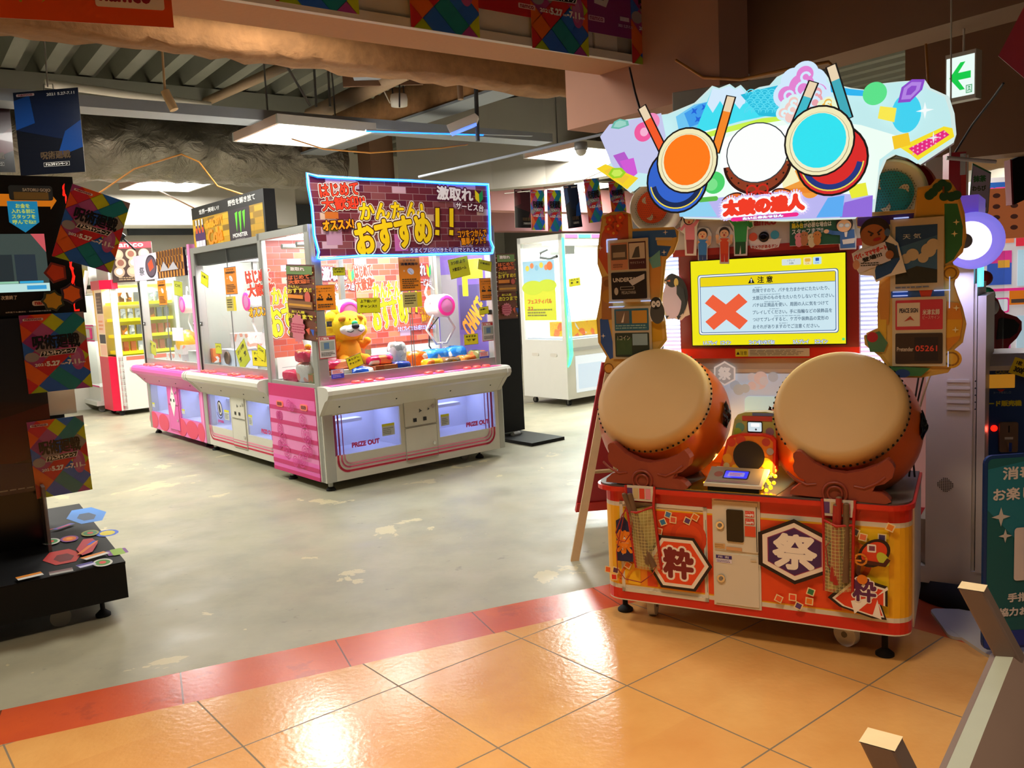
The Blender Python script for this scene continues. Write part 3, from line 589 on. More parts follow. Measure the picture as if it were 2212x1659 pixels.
A.poly([(-.068, 1.424), (-.040, 1.424), (-.054, 1.450)], '#10181c'); A.text('!', -.056, 1.428, -.052, 1.443, '#f0f0e0', .0008); A.text('注 意', -.028, 1.424, .035, 1.451, '#1a1a10', .0008); A.bars(-.02, 1.452, .03, 1.456, 1, '#a89020')
rows = ['危険ですので、バチを力まかせにたたいたり、', '太鼓以外のものをたたいたりしないでください。', 'バチは正規品を使い、周囲の人に気をつけて', 'プレイしてください。手に指輪などの装飾品を', 'つけてプレイすると、ケガや装飾品の変形の', 'おそれがありますのでご注意ください。']
ends = [.262, .280, .258, .272, .258, .222]
for k, t in enumerate(rows): A.text(t, -.050, 1.383-k*.0308, ends[k], 1.400-k*.0308, '#5a7488', .0003)
for k in range(6): A.bars(-.04+.02*k, 1.403-k*.0308, .05+.03*k, 1.4065-k*.0308, 1, '#8aa4b4', .8, .9)
cx, cz = -.163, 1.305
for a in (.78, -.78): A.poly([(cx+.105*cos(a)-.026*sin(a)*s1, cz+.105*sin(a)*.8+.026*cos(a)*s1) for s1 in (1, -1)]+[(cx-.105*cos(a)-.026*sin(a)*s1, cz-.105*sin(a)*.8+.026*cos(a)*s1) for s1 in (-1, 1)], '#f2603c')
A.rect(.075, 1.492, .152, 1.518, '#d6e2e4', .004); A.text('1プレイ', .098, 1.507, .128, 1.515, '#4a5a5a'); A.text('3曲', .105, 1.496, .122, 1.504, '#4a5a5a'); A.rect(.162, 1.490, .195, 1.520, '#f2e4a8', .004); A.rect(.200, 1.490, .233, 1.520, '#bfe4f4', .004); A.text('OK', .170, 1.492, .187, 1.499, '#c08a3a'); A.text('OK', .208, 1.492, .225, 1.499, '#3a6ac0')
A.rect(.168, 1.502, .190, 1.516, '#e8b43a', .004); A.rect(.210, 1.503, .224, 1.516, '#2a58b8', .002)
for t, a, c_ in (('1人プレイ', -.265, -.205), ('1コイン', -.188, -.145), ('コインをいれてね!', -.065, .04), ('2人プレイ', .118, .18), ('2コイン', .205, .255)): A.text(t, a, 1.1635, c_, 1.180, '#e8f4ff', .0006, [('#2a5aa0', .0022)])
A.rect(.312, 1.175, .322, 1.185, '#4ae08a'); b.obj('screen', bez)
area('screen_glow', T.w(0, .44, 1.34), .6, 2.5, (1, .95, .45), (radians(-90), 0, T.a), .34)
# ribbed light columns
for x0, x1 in ((-.462, -.378), (.378, .462)):
    b = B(); b.box(x0, .49, 1.06, x1, .53, 1.57, 'led_white')
    for k in range(28): b.box(x0, .486, 1.066+k*.018, x1, .49, 1.075+k*.018, 'led_rib')
    b.obj('light_column', DG)
    area('column_glow', T.w((x0+x1)/2, .47, 1.3), .07, 2.2, (.72, .82, 1), (radians(-90), 0, T.a), .48)
# pale header strip with camera eye
b = B(); b.box(-.40, .47, 1.555, .40, .52, 1.715, 'header_pale'); A = front(b, .469); A.rect(-.40, 1.555, .40, 1.585, '#a2281e'); A.rect(-.40, 1.70, .40, 1.712, '#d4d4d6')
A.text('namco', -.056, 1.667, .050, 1.686, '#9a2a2e', .0022); A.poly([(-.066, 1.61), (.072, 1.605), (.06, 1.57), (.0, 1.562), (-.055, 1.572)], '#e8e4dc'); A.circ(-.045, 1.62, .018, '#e2603a'); A.circ(.045, 1.622, .018, '#3aa0c0'); A.text('カメラがあるドン', -.052, 1.570, .056, 1.584, '#c03a2a', .0006); A.circ(0, 1.617, .022, '#15171a')
hd = b.obj('header_strip', DG)
b = B(); b.lathe([(.019, 0), (.019, .008), (.012, .011), (0, .009)], (0, .468, 1.617), (0, -1, 0), 'black_gloss', 24); b.obj('camera_eye', hd)

# marquee
b = B(); qm = T.Y(.35)
OUT = [(1300, 366), (1318, 352), (1306, 300), (1322, 272), (1352, 258), (1395, 252), (1442, 246), (1500, 222), (1538, 185), (1553, 190), (1576, 181), (1588, 190), (1600, 183), (1616, 200), (1640, 188), (1662, 184), (1678, 166), (1702, 154), (1722, 145), (1745, 144), (1764, 152), (1784, 160), (1797, 180), (1840, 190), (1880, 195), (1905, 180), (1940, 176), (1998, 172), (2010, 190), (2050, 208), (2062, 245), (2066, 290), (2060, 308), (1988, 356), (1968, 344), (1935, 334), (1915, 345), (1900, 380), (1893, 430), (1888, 470), (1690, 478), (1478, 472), (1440, 432), (1412, 402), (1378, 404), (1362, 417)]
MO = [qm(*p_) for p_ in OUT]
b.prism([(x, .352, z) for x, z in MO], (0, .05, 0), 'marquee_edge'); A = front(b, .3515, 'backlit')
def mp(*pts): return [qm(*p_) for p_ in pts]
def inset(pts, f_):
    cx = sum(p_[0] for p_ in pts)/len(pts); cz = sum(p_[1] for p_ in pts)/len(pts); return [(cx+(x-cx)*f_, cz+(z-cz)*f_) for x, z in pts]
A.poly(MO, '#cfe4e0'); A.poly(inset(MO, .978), '#bfe8ea')
A.poly(mp((1440, 300), (1560, 275), (1700, 250), (1860, 270), (1960, 300), (1900, 345), (1890, 430), (1480, 440), (1440, 400)), '#ecfcf2'); A.poly(mp((1560, 300), (1620, 280), (1700, 270), (1720, 330), (1710, 420), (1590, 420), (1555, 360)), '#ffffff')
A.poly(mp((1460, 252), (1500, 226), (1545, 216), (1510, 290), (1470, 300)), '#6fc4ee'); A.poly(mp((1478, 245), (1510, 226), (1545, 216), (1525, 262), (1490, 275)), '#3f9ae8')
for u, v in ((1500, 240), (1522, 232), (1508, 258), (1530, 248)): A.star(*qm(u, v), .018, '#1f62d8', 4, .35, .6)
A.poly(mp((1500, 290), (1540, 190), (1553, 194), (1576, 186), (1588, 194), (1600, 188), (1625, 218), (1680, 246), (1600, 262)), '#3fdcee')
A.poly(mp((1528, 225), (1540, 190), (1553, 194), (1576, 186), (1588, 194), (1600, 188), (1622, 216), (1605, 226), (1598, 236), (1586, 222), (1570, 240), (1556, 218), (1540, 244)), '#d2e8fa')
A.poly(mp((1600, 205), (1640, 194), (1680, 185), (1720, 200), (1725, 250), (1690, 254), (1640, 250)), '#22b8d8')
for r_ in range(5):
    for c_ in range(7):
        u, v = 1622+c_*15+(r_ % 2)*7, 204+r_*10; A.arc(*qm(u, v), .019, .004, '#58d8ee', 0, pi, 6); A.arc(*qm(u, v), .010, .003, '#58d8ee', 0, pi, 6)
A.poly(mp((1502, 296), (1560, 280), (1650, 258), (1722, 250), (1722, 258), (1660, 268), (1560, 292), (1505, 308)), '#c8ee4a')
# clouds
def cloud(u, v, r_, h1, h2):
    for du, dv, f_ in ((0, 0, 1), (-.9, .5, .8), (.9, .45, .85), (.2, -.7, .8), (-.5, -.35, .75), (.75, -.35, .7), (1.3, 1.2, .7), (-.1, .9, .8)): A.circ(*qm(u+du*r_, v+dv*r_), r_*f_/560, h1)
    for du, dv, f_ in ((0, 0, .75), (-.9, .5, .5), (.9, .45, .6), (.2, -.7, .5), (-.1, .95, .6)): A.circ(*qm(u+du*r_, v+dv*r_), r_*f_/560, h2)
    for du, dv, f_ in ((.1, .15, .4), (-.75, .55, .25), (.85, .5, .32), (.25, -.55, .25)): A.arc(*qm(u+du*r_, v+dv*r_), r_*f_/560, .009, h1, .3, 4.8, 12)
cloud(1735, 190, 36, '#cfe6fa', '#e082d0'); cloud(1762, 222, 24, '#cfe6fa', '#e8a0a8'); cloud(1715, 238, 20, '#d6f0f4', '#f0c8c0'); cloud(1790, 238, 16, '#e8f4d0', '#eeb84a')
A.poly(mp((1798, 190), (1840, 198), (1885, 203), (1900, 215), (1840, 212), (1800, 205)), '#2fb4ee'); A.circ(*qm(1893, 208), .042, '#5ae08a'); A.circ(*qm(1960, 250), .05, '#3fd0ee', .07)
A.poly(mp((1942, 228), (1950, 195), (1972, 178), (2000, 178), (1994, 200), (1968, 226)), '#8a4ac8'); A.poly(inset(mp((1942, 228), (1950, 195), (1972, 178), (2000, 178), (1994, 200), (1968, 226)), .75), '#b083e2'); A.poly(inset(mp((1942, 228), (1950, 195), (1972, 178), (2000, 178), (1994, 200), (1968, 226)), .4), '#8a4ac8')
A.poly(mp((1945, 322), (2040, 278), (2058, 282), (2062, 300), (1985, 350), (1970, 338)), '#f2dc2a'); A.poly(mp((1965, 325), (2040, 286), (2052, 296), (1984, 340)), '#e2287c')
for k in range(22):
    u = 1975+(k % 8)*9.5; v = 326-(k % 8)*4.4+(k//8)*8-5; A.circ(*qm(u, v), .0032, '#f4a0c8')
A.star(*qm(2018, 303), .022, '#e8f0f0', 4, .2); A.star(*qm(2000, 245), .03, '#f4fafa', 4, .25)
A.poly(mp((1930, 300), (1965, 292), (1970, 318), (1935, 328)), '#f2c62a'); A.poly(mp((1905, 236), (1940, 240), (1935, 270), (1900, 262)), '#f6e650')
# left wing
A.poly(mp((1310, 300), (1330, 274), (1440, 250), (1450, 300), (1420, 380), (1340, 370)), '#c3c6ea'); A.circ(*qm(1402, 290), .040, '#ee5a9c'); A.circ(*qm(1420, 268), .035, '#f08ab8'); A.circ(*qm(1404, 290), .018, '#f4b0d0')
A.poly(mp((1333, 282), (1340, 268), (1352, 262), (1370, 266), (1372, 276), (1350, 284)), '#6ab8a8'); A.poly(inset(mp((1333, 282), (1340, 268), (1352, 262), (1370, 266), (1372, 276), (1350, 284)), .7), '#9ad2c4')
A.poly(mp((1338, 340), (1362, 332), (1385, 372), (1366, 385)), '#b45ac8'); A.poly(mp((1352, 352), (1382, 345), (1390, 378), (1372, 392)), '#d05ad2')
A.poly(mp((1302, 368), (1322, 358), (1392, 388), (1368, 412)), '#f4d22a'); A.poly(inset(mp((1302, 368), (1322, 358), (1392, 388), (1368, 412)), .6), '#eec23a')
A.poly(mp((1328, 380), (1336, 367), (1356, 366), (1366, 376), (1356, 387), (1338, 389)), '#9ad22a'); A.poly(inset(mp((1328, 380), (1336, 367), (1356, 366), (1366, 376), (1356, 387), (1338, 389)), .65), '#c8ea5a')
# bottom field
A.poly(mp((1545, 432), (1600, 425), (1790, 420), (1890, 425), (1888, 470), (1690, 476), (1480, 470), (1475, 445)), '#b8b4ee'); A.poly(mp((1480, 440), (1540, 436), (1560, 470), (1480, 470)), '#8ed0f0')
A.poly(mp((1830, 440), (1890, 425), (1888, 470), (1820, 472)), '#8f6ad8'); A.poly(mp((1795, 430), (1830, 425), (1825, 470), (1770, 472)), '#5aaaf0'); A.poly(mp((1836, 405), (1875, 398), (1880, 425), (1845, 432)), '#e6e83a')
A.circ(*qm(1553, 398), .045, '#4ad06a'); A.circ(*qm(1548, 402), .025, '#7ae08a'); A.rect(*qm(1520, 440), *qm(1562, 426), '#5ab84a', .01)
for u, v, r_ in ((1735, 385, .03), (1720, 410, .035), (1758, 412, .035), (1740, 402, .03)): A.circ(*qm(u, v), r_, '#ee9a3a')
A.rect(*qm(1706, 424), *qm(1790, 404), '#e88426', .012); A.poly(mp((1690, 345), (1705, 330), (1735, 395), (1700, 410)), '#f4eebc')
# the white drum in the middle with its cord and tassels
cx, cz = qm(1645, 345); A.circ(cx, cz-.018, .135, '#2a1210', .128, a0=pi*1.02, a1=pi*1.98); A.circ(cx, cz-.018, .124, '#8a3a22', .117, a0=pi*1.02, a1=pi*1.98); A.circ(cx, cz+.018, .122, '#2f3a40', .118); A.circ(cx, cz+.018, .1175, '#fbfdfb', .1135)
for k in range(9): t = pi*(1.1+.8*k/8); A.circ(cx+.126*cos(t), cz-.012+.10*sin(t), .004, '#2a1a14')
for sx in (-1, 1):
    A.circ(cx+sx*.10, cz-.155, .046, '#3a1410', .024, rot=-sx*.3); A.circ(cx+sx*.102, cz-.155, .040, '#e8702a', .018, rot=-sx*.3); A.arc(cx+sx*.022, cz-.128, .020, .007, '#c8281c', 0, 2*pi, 12); A.line([(cx, cz-.13), (cx+sx*.06, cz-.15)], .008, '#c8281c')
# two plain festival drums with sticks, left orange, right turquoise
def festival(u, v, face, body, trim_, tilt_, sticks):
    cx, cz = qm(u, v)
    for dx, dz, a, l, h in sticks:
        p0 = (cx+dx, cz+dz); p1 = (cx+dx+l*cos(a), cz+dz+l*sin(a)); A.line([p0, p1], .042, '#141416'); A.line([p0, p1], .030, h); A.line([(p0[0]+(p1[0]-p0[0])*.8, p0[1]+(p1[1]-p0[1])*.8), p1], .030, '#e8d2b0')
    bx, bz = cx+tilt_*.045, cz-.075
    A.circ(bx, bz, .132, '#141416', .136); A.circ(bx, bz, .124, body, .128); A.arc(bx, bz, .104, .026, trim_, pi*1.08, pi*1.92, 20); A.arc(bx, bz, .114, .005, '#f0d84a', pi*1.05, pi*1.95, 20)
    A.circ(cx, cz, .130, '#141416', .134); A.circ(cx, cz, .123, '#efe7b8', .127); A.circ(cx, cz-.004, .109, '#9a8a68', .112); A.circ(cx, cz-.003, .107, '#f2ecc4', .110); A.circ(cx, cz+.002, .098, face, .102)
festival(1498, 352, '#ff7a1c', '#2f62c8', '#1a2a52', -1, ((-.10, .05, 2.0, .20, '#f2582a'), (.12, .03, 1.25, .20, '#f2862a')))
festival(1778, 312, '#2fe0ee', '#d82a2a', '#24367a', 1, ((-.10, .04, 1.15, .19, '#3fb8c8'), (.10, .08, 1.85, .19, '#3fa8b8')))
# title
x0, z0 = qm(1578, 468); x1, z1 = qm(1745, 424); A.text('太鼓の達人', x0, z0, x1, z1, '#ee3a26', .007, [('#d8c8f4', .024), ('#ffffff', .016)]); x0, z0 = qm(1618, 478); x1, z1 = qm(1702, 466); A.rect(x0-.05, z0-.002, x1+.06, z1+.004, '#ee2a8a', .01); A.text('たいこのたつじん', x0, z0+.002, x1, z1, '#ffffff', .002, [('#7a5ac8', .005)])
mq = b.obj('marquee', DG)
area('marquee_glow', T.w(.05, .30, 1.98), 1.1, 9, (.85, .97, .95), (radians(-90), 0, T.a), .35)
# side loudspeakers
for u, v, r_, h in ((1408, 447, .098, '#e0521e'), (1922, 418, .118, '#1f8a90')):
    x, z = qm(u, v); b = B(); b.lathe([(r_*1.15, -.10), (r_*1.22, -.16), (r_*.9, -.2), (0, -.2)], (x+.02, .36, z), (0, -1, 0), 'red_plastic', 40)
    b.lathe([(r_*1.12, -.10), (r_*1.13, -.02), (r_*1.08, 0), (r_*1.0, .006), (r_*.86, -.004), (0, -.002)], (x, .36, z), (0, -1, 0), 'panel_pale', 48); A = front(b, .36); A.k = 8
    A.circ(x, z, r_*.72, h)
    for k in range(3):
        t = pi/2+k*2*pi/3; A.circ(x+r_*.36*cos(t+.5), z+r_*.36*sin(t+.5), r_*.17, '#cfc4a8', r_*.30, rot=t); 
    for k in range(3):
        t = pi/2+k*2*pi/3; A.circ(x+r_*.33*cos(t), z+r_*.33*sin(t), r_*.30, h)
    for i in range(-9, 10):
        for j in range(-9, 10):
            xx, zz = i*r_*.085+(j % 2)*r_*.042, j*r_*.085
            if hypot(xx, zz) < r_*.80: A.circ(x+xx, z+zz, r_*.018, '#3a3430', n=5, keep=True)
    b.obj('loudspeaker', DG)

# shaped side boards
qb = T.Y(.30)
def board(pts, fills, name='side_board'):
    P = [qb(*p_) for p_ in pts]; b = B(); b.prism([(x, .302, z) for x, z in P], (0, .008, 0), 'wood_light'); A = front(b, .3015); A.poly(P, '#c9a24a'); A.poly(inset(P, .955), '#e0b860')
    fills(A); return b.obj(name, DG)
def m_(*pts): return [qb(*p_) for p_ in pts]
def fl_left(A):
    A.poly(m_((1300, 505), (1322, 465), (1356, 462), (1358, 520), (1352, 590), (1312, 592), (1292, 555)), '#c8552c'); A.poly(m_((1366, 500), (1458, 496), (1462, 512), (1418, 520), (1420, 530), (1450, 532), (1440, 553), (1398, 556), (1395, 590), (1366, 590)), '#2f62a8')
    A.line(m_((1418, 516), (1450, 516)), .012, '#d8c08a'); A.poly(m_((1395, 560), (1430, 552), (1424, 660), (1408, 690)), '#d89a4a'); A.poly(m_((1296, 690), (1312, 680), (1330, 770), (1318, 776), (1298, 740)), '#2f5aa8'); A.poly(m_((1395, 690), (1428, 690), (1432, 735), (1400, 740)), '#d8a82a')
    A.poly(m_((1300, 600), (1322, 595), (1325, 690), (1300, 690)), '#a8703a'); A.circ(*qb(1314, 640), .03, '#b9832c'); A.circ(*qb(1312, 612), .016, '#8a5a2a'); A.poly(m_((1402, 560), (1426, 540), (1428, 575), (1410, 580)), '#6ab0b4')
    for u, v in ((1318, 475), (1336, 488), (1316, 495), (1342, 470), (1328, 504)):
        for k in range(5): A.circ(qb(u, v)[0]+.012*cos(k*1.257), qb(u, v)[1]+.012*sin(k*1.257), .009, '#e2521c')
        A.circ(*qb(u, v), .006, '#f2a83a')
    for u, v in ((1300, 536), (1306, 725), (1437, 545), (1440, 502)): A.star(*qb(u, v), .012, '#f0e6da', 4, .25)
    A.circ(*qb(1318, 795), .022, '#d8a24a'); A.arc(*qb(1318, 795), .022, .005, '#8a5a2a', 0, 2*pi, 14)
board([(1290, 540), (1296, 500), (1300, 468), (1320, 458), (1345, 456), (1362, 462), (1366, 494), (1455, 490), (1466, 500), (1464, 520), (1455, 545), (1438, 562), (1434, 600), (1428, 660), (1436, 690), (1440, 735), (1400, 790), (1340, 790), (1318, 808), (1304, 790), (1310, 770), (1292, 740), (1288, 690), (1296, 650), (1300, 600), (1290, 570)], fl_left)
def fl_right(A):
    A.poly(m_((1852, 470), (1975, 460), (1972, 478), (1870, 492), (1852, 488)), '#4a2a62'); A.poly(m_((1982, 410), (2030, 400), (2050, 420), (2040, 470), (1978, 470)), '#d9a83a'); A.poly(m_((2040, 440), (2068, 440), (2080, 490), (2078, 530), (2060, 560), (2042, 570)), '#2f7a4a')
    for u, v in ((2025, 405), (2035, 398), (2045, 404), (2015, 416), (2008, 422), (2040, 424), (2056, 425), (2066, 422)): A.circ(*qb(u, v), .017, '#14503a')
    A.line(m_((2038, 404), (2038, 416)), .006, '#7a4a1c'); A.poly(m_((1905, 560), (1925, 560), (1920, 700), (1903, 705), (1898, 650)), '#c98a3a'); A.poly(m_((1898, 690), (1915, 690), (1915, 740), (1896, 735)), '#d8b03a')
    A.poly(m_((2040, 650), (2072, 655), (2080, 690), (2074, 730), (2045, 760)), '#d88a2a'); A.poly(m_((2046, 690), (2078, 690), (2074, 725), (2044, 730)), '#e0a82a'); A.circ(*qb(2055, 775), .035, '#d8a22a'); A.arc(*qb(2055, 775), .024, .006, '#9a6a1c', 0, 2*pi, 14); A.circ(*qb(2053, 590), .03, '#d8a22a'); A.arc(*qb(2053, 590), .02, .005, '#9a6a1c', 0, 2*pi, 14)
    A.poly(m_((1925, 628), (2040, 626), (2040, 642), (1925, 644)), '#2a5a9a'); A.poly(m_((1985, 626), (2015, 626), (2010, 642), (1990, 642)), '#c8402a'); A.poly(m_((1870, 725), (1900, 715), (1918, 740), (1910, 760), (1880, 760)), '#4a7a5a'); A.circ(*qb(1885, 728), .02, '#b02030'); A.poly(m_((1920, 790), (2010, 795), (1990, 812), (1935, 812)), '#3a7a4a'); A.circ(*qb(1950, 806), .026, '#2a4a8a', .016)
    for u, v in ((2066, 480), (2062, 505), (2066, 665), (2064, 712)): A.star(*qb(u, v), .012, '#f0e6b0', 4, .3)
board([(1848, 472), (1860, 460), (1975, 452), (1982, 405), (2010, 400), (2022, 386), (2050, 388), (2060, 400), (2072, 420), (2084, 460), (2088, 510), (2080, 545), (2058, 566), (2066, 590), (2062, 615), (2070, 640), (2080, 665), (2088, 700), (2080, 740), (2062, 755), (2066, 780), (2048, 805), (1990, 816), (1935, 816), (1900, 770), (1868, 745), (1866, 725), (1896, 712), (1895, 660), (1900, 600), (1902, 560), (1880, 500), (1852, 492)], fl_right)
for (cu, cv) in ((1960, 830), (1972, 900), (1950, 830)):
    pass
b = B()
for dx, h in ((0, 'cable_black'), (.02, 'cable_black'), (.045, 'cable_white')):
    b.tube([(.60+dx, .45, 1.06), (.585+dx*.6, .44, .95), (.57+dx*.4, .42, .85), (.575, .40, .75), (.585-dx, .40, .63)], .004, h, 6)
b.obj('cables', DG)
b = B(); b.box(.575, .395, .78, .60, .42, .85, 'black_metal'); b.obj('cable_plug', DG)

# ---- song cards held on the boards, cut-outs and stick bags: loose things
def card(quad, label, fn, name='song_card', y=.288, th=.003, frame='#c9bda0', cat='card', group=None):
    qq = T.Y(y); P = [qq(*p_) for p_ in quad]; x0 = (P[0][0]+P[3][0])/2; x1 = (P[1][0]+P[2][0])/2; z1 = (P[0][1]+P[1][1])/2; z0 = (P[2][1]+P[3][1])/2
    b = B(); b.box(x0, y, z0, x1, y+th, z1, 'panel_pale'); A = front(b, y-.0003); A.rect(x0, z0, x1, z1, frame)
    W, H = x1-x0, z1-z0; A.ex = V((W, 0, 0)); A.ey = V((0, 0, H)); A.O = V((x0, y-.0003, z0)); A.n = V((0, -1, 0)); fn(A)
    o = solo(name, b, label, cat, T.o, (0, 0, T.a), group); return o
def c1(A):
    A.rect(.08, .52, .5, .95, '#c88a6a'); A.rect(.52, .52, .94, .95, '#4a1f24'); A.rect(.1, .68, .48, .92, '#5a5048'); A.rect(.14, .72, .44, .8, '#a89a88'); A.rect(.54, .68, .92, .93, '#c8beb0'); A.poly([(.6, .7), (.8, .7), (.78, .88), (.7, .86)], '#4a4a48'); A.text('サクリファイス', .56, .60, .9, .64, '#d8c8c0'); A.bars(.14, .55, .44, .62, 2, '#8a5a44')
    A.rect(.08, .05, .94, .48, '#1a1414', .02); A.text('UNDERTALE', .13, .33, .80, .39, '#d8d4cc', .004); A.rect(.3, .2, .64, .25, '#c8c4bc'); A.rect(.31, .205, .63, .245, '#1a1414'); A.text('MEGALOVANIA', .33, .13, .68, .18, '#b8b4ac'); A.circ(.2, .18, .05, '#b8b4ac', .06); A.poly([(.5, .34), (.9, .44), (.9, .36), (.6, .26)], '#c8c8cc')
def c2(A):
    A.rect(.07, .54, .94, .96, '#2a6a86', .02); A.rect(.11, .68, .45, .92, '#7a6a5a'); A.rect(.52, .68, .9, .92, '#c8963a'); A.poly([(.24, .7), (.34, .9), (.3, .7)], '#e8e0d0'); A.bars(.1, .57, .9, .66, 2, '#8fb8b8'); A.rect(.07, .04, .94, .5, '#2a3a30', .02); A.rect(.1, .08, .5, .4, '#3a5a3a'); A.rect(.52, .26, .9, .48, '#8fb0c0'); A.text('1コイン', .14, .36, .46, .45, '#d8d4c0')
card(((1311, 519), (1399, 514), (1405, 650), (1316, 655)), 'song card with black lower half, upper card on left board', c1)
card(((1320, 664), (1406, 660), (1409, 770), (1326, 780)), 'blue and green song card low on left board behind drum', c2)
def c3(A):
    A.rect(.10, .10, .88, .90, '#3a6a9a'); A.poly([(.1, .6), (.88, .75), (.88, .9), (.1, .9)], '#1f4a80'); A.poly([(.1, .1), (.88, .1), (.88, .28), (.5, .34), (.1, .24)], '#2a2f28')
    for x, y, r in ((.3, .45, .10), (.42, .5, .12), (.72, .55, .14), (.8, .62, .12), (.62, .45, .1)): A.circ(x, y, r, '#c8bca0', r*.7)
    A.text('天 気', .24, .72, .58, .79, '#dfe8f0'); A.bars(.1, .03, .86, .07, 1, '#6a7a9a')
card(((1922, 474), (2040, 468), (2038, 626), (1924, 629)), 'large framed poster of clouds and blue sky on right board', c3, 'framed_poster', cat='poster')
def c4(A):
    A.rect(.06, .53, .94, .96, '#c8384a', .02); A.rect(.09, .58, .52, .92, '#d8ccb8'); A.text('PEACE SIGN', .14, .78, .48, .84, '#3a3a4a', .003); A.poly([(.22, .65), (.34, .73), (.42, .66), (.34, .68)], '#b84a3a'); A.text('米津玄師', .57, .74, .88, .82, '#e8dcd0', .002); A.text('ピースサイン', .57, .68, .88, .73, '#e0b8b0')
    A.rect(.06, .04, .94, .48, '#3a2a22', .02); A.rect(.42, .08, .86, .42, '#241c20'); A.text('05261', .44, .22, .84, .30, '#d84a3a', .003); A.text('Pretender', .09, .22, .40, .28, '#c8b8a8', .002)
card(((1925, 645), (2043, 638), (2044, 790), (1930, 792)), 'red and black song card under the cloud poster', c4)
b = B()
for (u0, v0, u1, v1) in ((1311, 517, 1330, 517), (1311, 519, 1311, 545), (1316, 654, 1345, 652), (1316, 664, 1345, 662), (1385, 651, 1404, 649), (1931, 471, 1962, 470), (1929, 631, 1960, 630), (1929, 640, 1960, 638), (2018, 628, 2052, 626), (2051, 598, 2051, 665), (2048, 760, 2048, 792)):
    b = B(); p0, p1 = T.Y(.282)(u0, v0), T.Y(.282)(u1, v1); b.box(min(p0[0], p1[0])-.001, .280, min(p0[1], p1[1])-.001, max(p0[0], p1[0])+.001, .302, max(p0[1], p1[1])+.001, 'led_rib'); b.obj('clear_clip', DG)

def cutout(name, pts, draw, label, cat, y=.46, hexc='#e8e4dc', th=.003):
    qq = T.Y(y); P = [qq(*p_) for p_ in pts]; b = B(); b.prism([(x, y, z) for x, z in P], (0, th, 0), 'panel_pale'); A = front(b, y-.0004); A.q = qq; A.mp = lambda *p: [qq(*k) for k in p]; A.poly(P, hexc); draw(A)
    return solo(name, b, label, cat, T.o, (0, 0, T.a))
def ov(A, u, v, ru, rv, h, rot=0): x, z = A.q(u, v); A.circ(x, z, ru/490, h, rv/490, rot=rot)
def d_peng(A):
    ov(A, 1460, 640, 27, 45, '#27323c'); ov(A, 1452, 648, 21, 42, '#cfc8ea'); ov(A, 1452, 606, 13, 15, '#27323c'); A.poly(A.mp((1442, 602), (1431, 608), (1444, 607)), '#27323c'); A.poly(A.mp((1440, 607), (1448, 604), (1448, 609)), '#d87a4a'); ov(A, 1461, 610, 5, 9, '#d8c87a'); A.poly(A.mp((1462, 615), (1478, 625), (1483, 660), (1476, 680), (1472, 650), (1462, 635)), '#2c3a46'); A.poly(A.mp((1438, 682), (1446, 682), (1440, 690)), '#27323c'); A.poly(A.mp((1462, 683), (1472, 682), (1466, 692)), '#27323c')
cutout('penguin_cutout', [(1431, 608), (1442, 595), (1452, 590), (1466, 596), (1472, 612), (1482, 630), (1487, 660), (1490, 680), (1480, 684), (1472, 692), (1455, 688), (1440, 690), (1432, 670), (1430, 640), (1438, 615)], d_peng, 'adult penguin cardboard cutout taped beside the yellow screen', 'cutout', .455)
def d_chick(A):
    ov(A, 1420, 675, 16, 24, '#4a4e50'); ov(A, 1417, 655, 12, 13, '#1e2428'); ov(A, 1412, 657, 5, 7, '#e8e8e8'); ov(A, 1422, 656, 5, 7, '#e8e8e8'); A.circ(*A.q(1413, 657), .003, '#101010'); A.circ(*A.q(1422, 656), .003, '#101010'); A.poly(A.mp((1415, 660), (1419, 660), (1417, 664)), '#2a2a2a')
cutout('penguin_cutout', [(1406, 655), (1412, 644), (1424, 643), (1430, 655), (1436, 675), (1434, 694), (1406, 694), (1402, 678)], d_chick, 'small grey penguin chick cardboard cutout beside the song cards', 'cutout', .27)
SK, HR = '#f0c090', '#2a2022'
def kid(A, u, v, s_, shirt, pants, arms=True):
    A.poly(A.mp((u-10*s_, v+52*s_), (u-9*s_, v+75*s_), (u-1*s_, v+75*s_), (u, v+56*s_), (u+1*s_, v+75*s_), (u+9*s_, v+75*s_), (u+10*s_, v+52*s_)), pants); A.poly(A.mp((u-11*s_, v+15*s_), (u+11*s_, v+15*s_), (u+10*s_, v+54*s_), (u-10*s_, v+54*s_)), shirt)
    for sx in (-1, 1): A.line(A.mp((u+sx*10*s_, v+20*s_), (u+sx*17*s_, v+26*s_), (u+sx*18*s_, v+12*s_)), 6*s_/490, SK); ov(A, u+sx*18*s_, v+10*s_, 4.5*s_, 5*s_, SK)
    ov(A, u, v, 13*s_, 13.5*s_, HR); ov(A, u, v+3.5*s_, 11*s_, 10*s_, SK); A.circ(*A.q(u-4*s_, v+1*s_), .0025*s_, HR); A.circ(*A.q(u+4*s_, v+1*s_), .0025*s_, HR); ov(A, u, v+7*s_, 2.5*s_, 3*s_, '#c8402a')
def kidout(u, v, s_): return [(u-22*s_, v+20*s_), (u-22*s_, v), (u-14*s_, v-14*s_), (u, v-17*s_), (u+14*s_, v-14*s_), (u+23*s_, v), (u+22*s_, v+24*s_), (u+12*s_, v+34*s_), (u+12*s_, v+80*s_), (u-12*s_, v+80*s_), (u-12*s_, v+34*s_)]
def person_card(u, v, s_, shirt, pants, label, y): cutout('child_cutout', kidout(u, v, s_), lambda A: kid(A, u, v, s_, shirt, pants), label, 'cutout', y, '#d8d8d4')
person_card(1518, 505, .85, '#3a8ad8', '#2a4a8a', 'child figure cutout in blue shirt on the header', .463)
person_card(1565, 502, .85, '#e0522a', '#d8402a', 'child figure cutout in orange shirt on the header', .460)
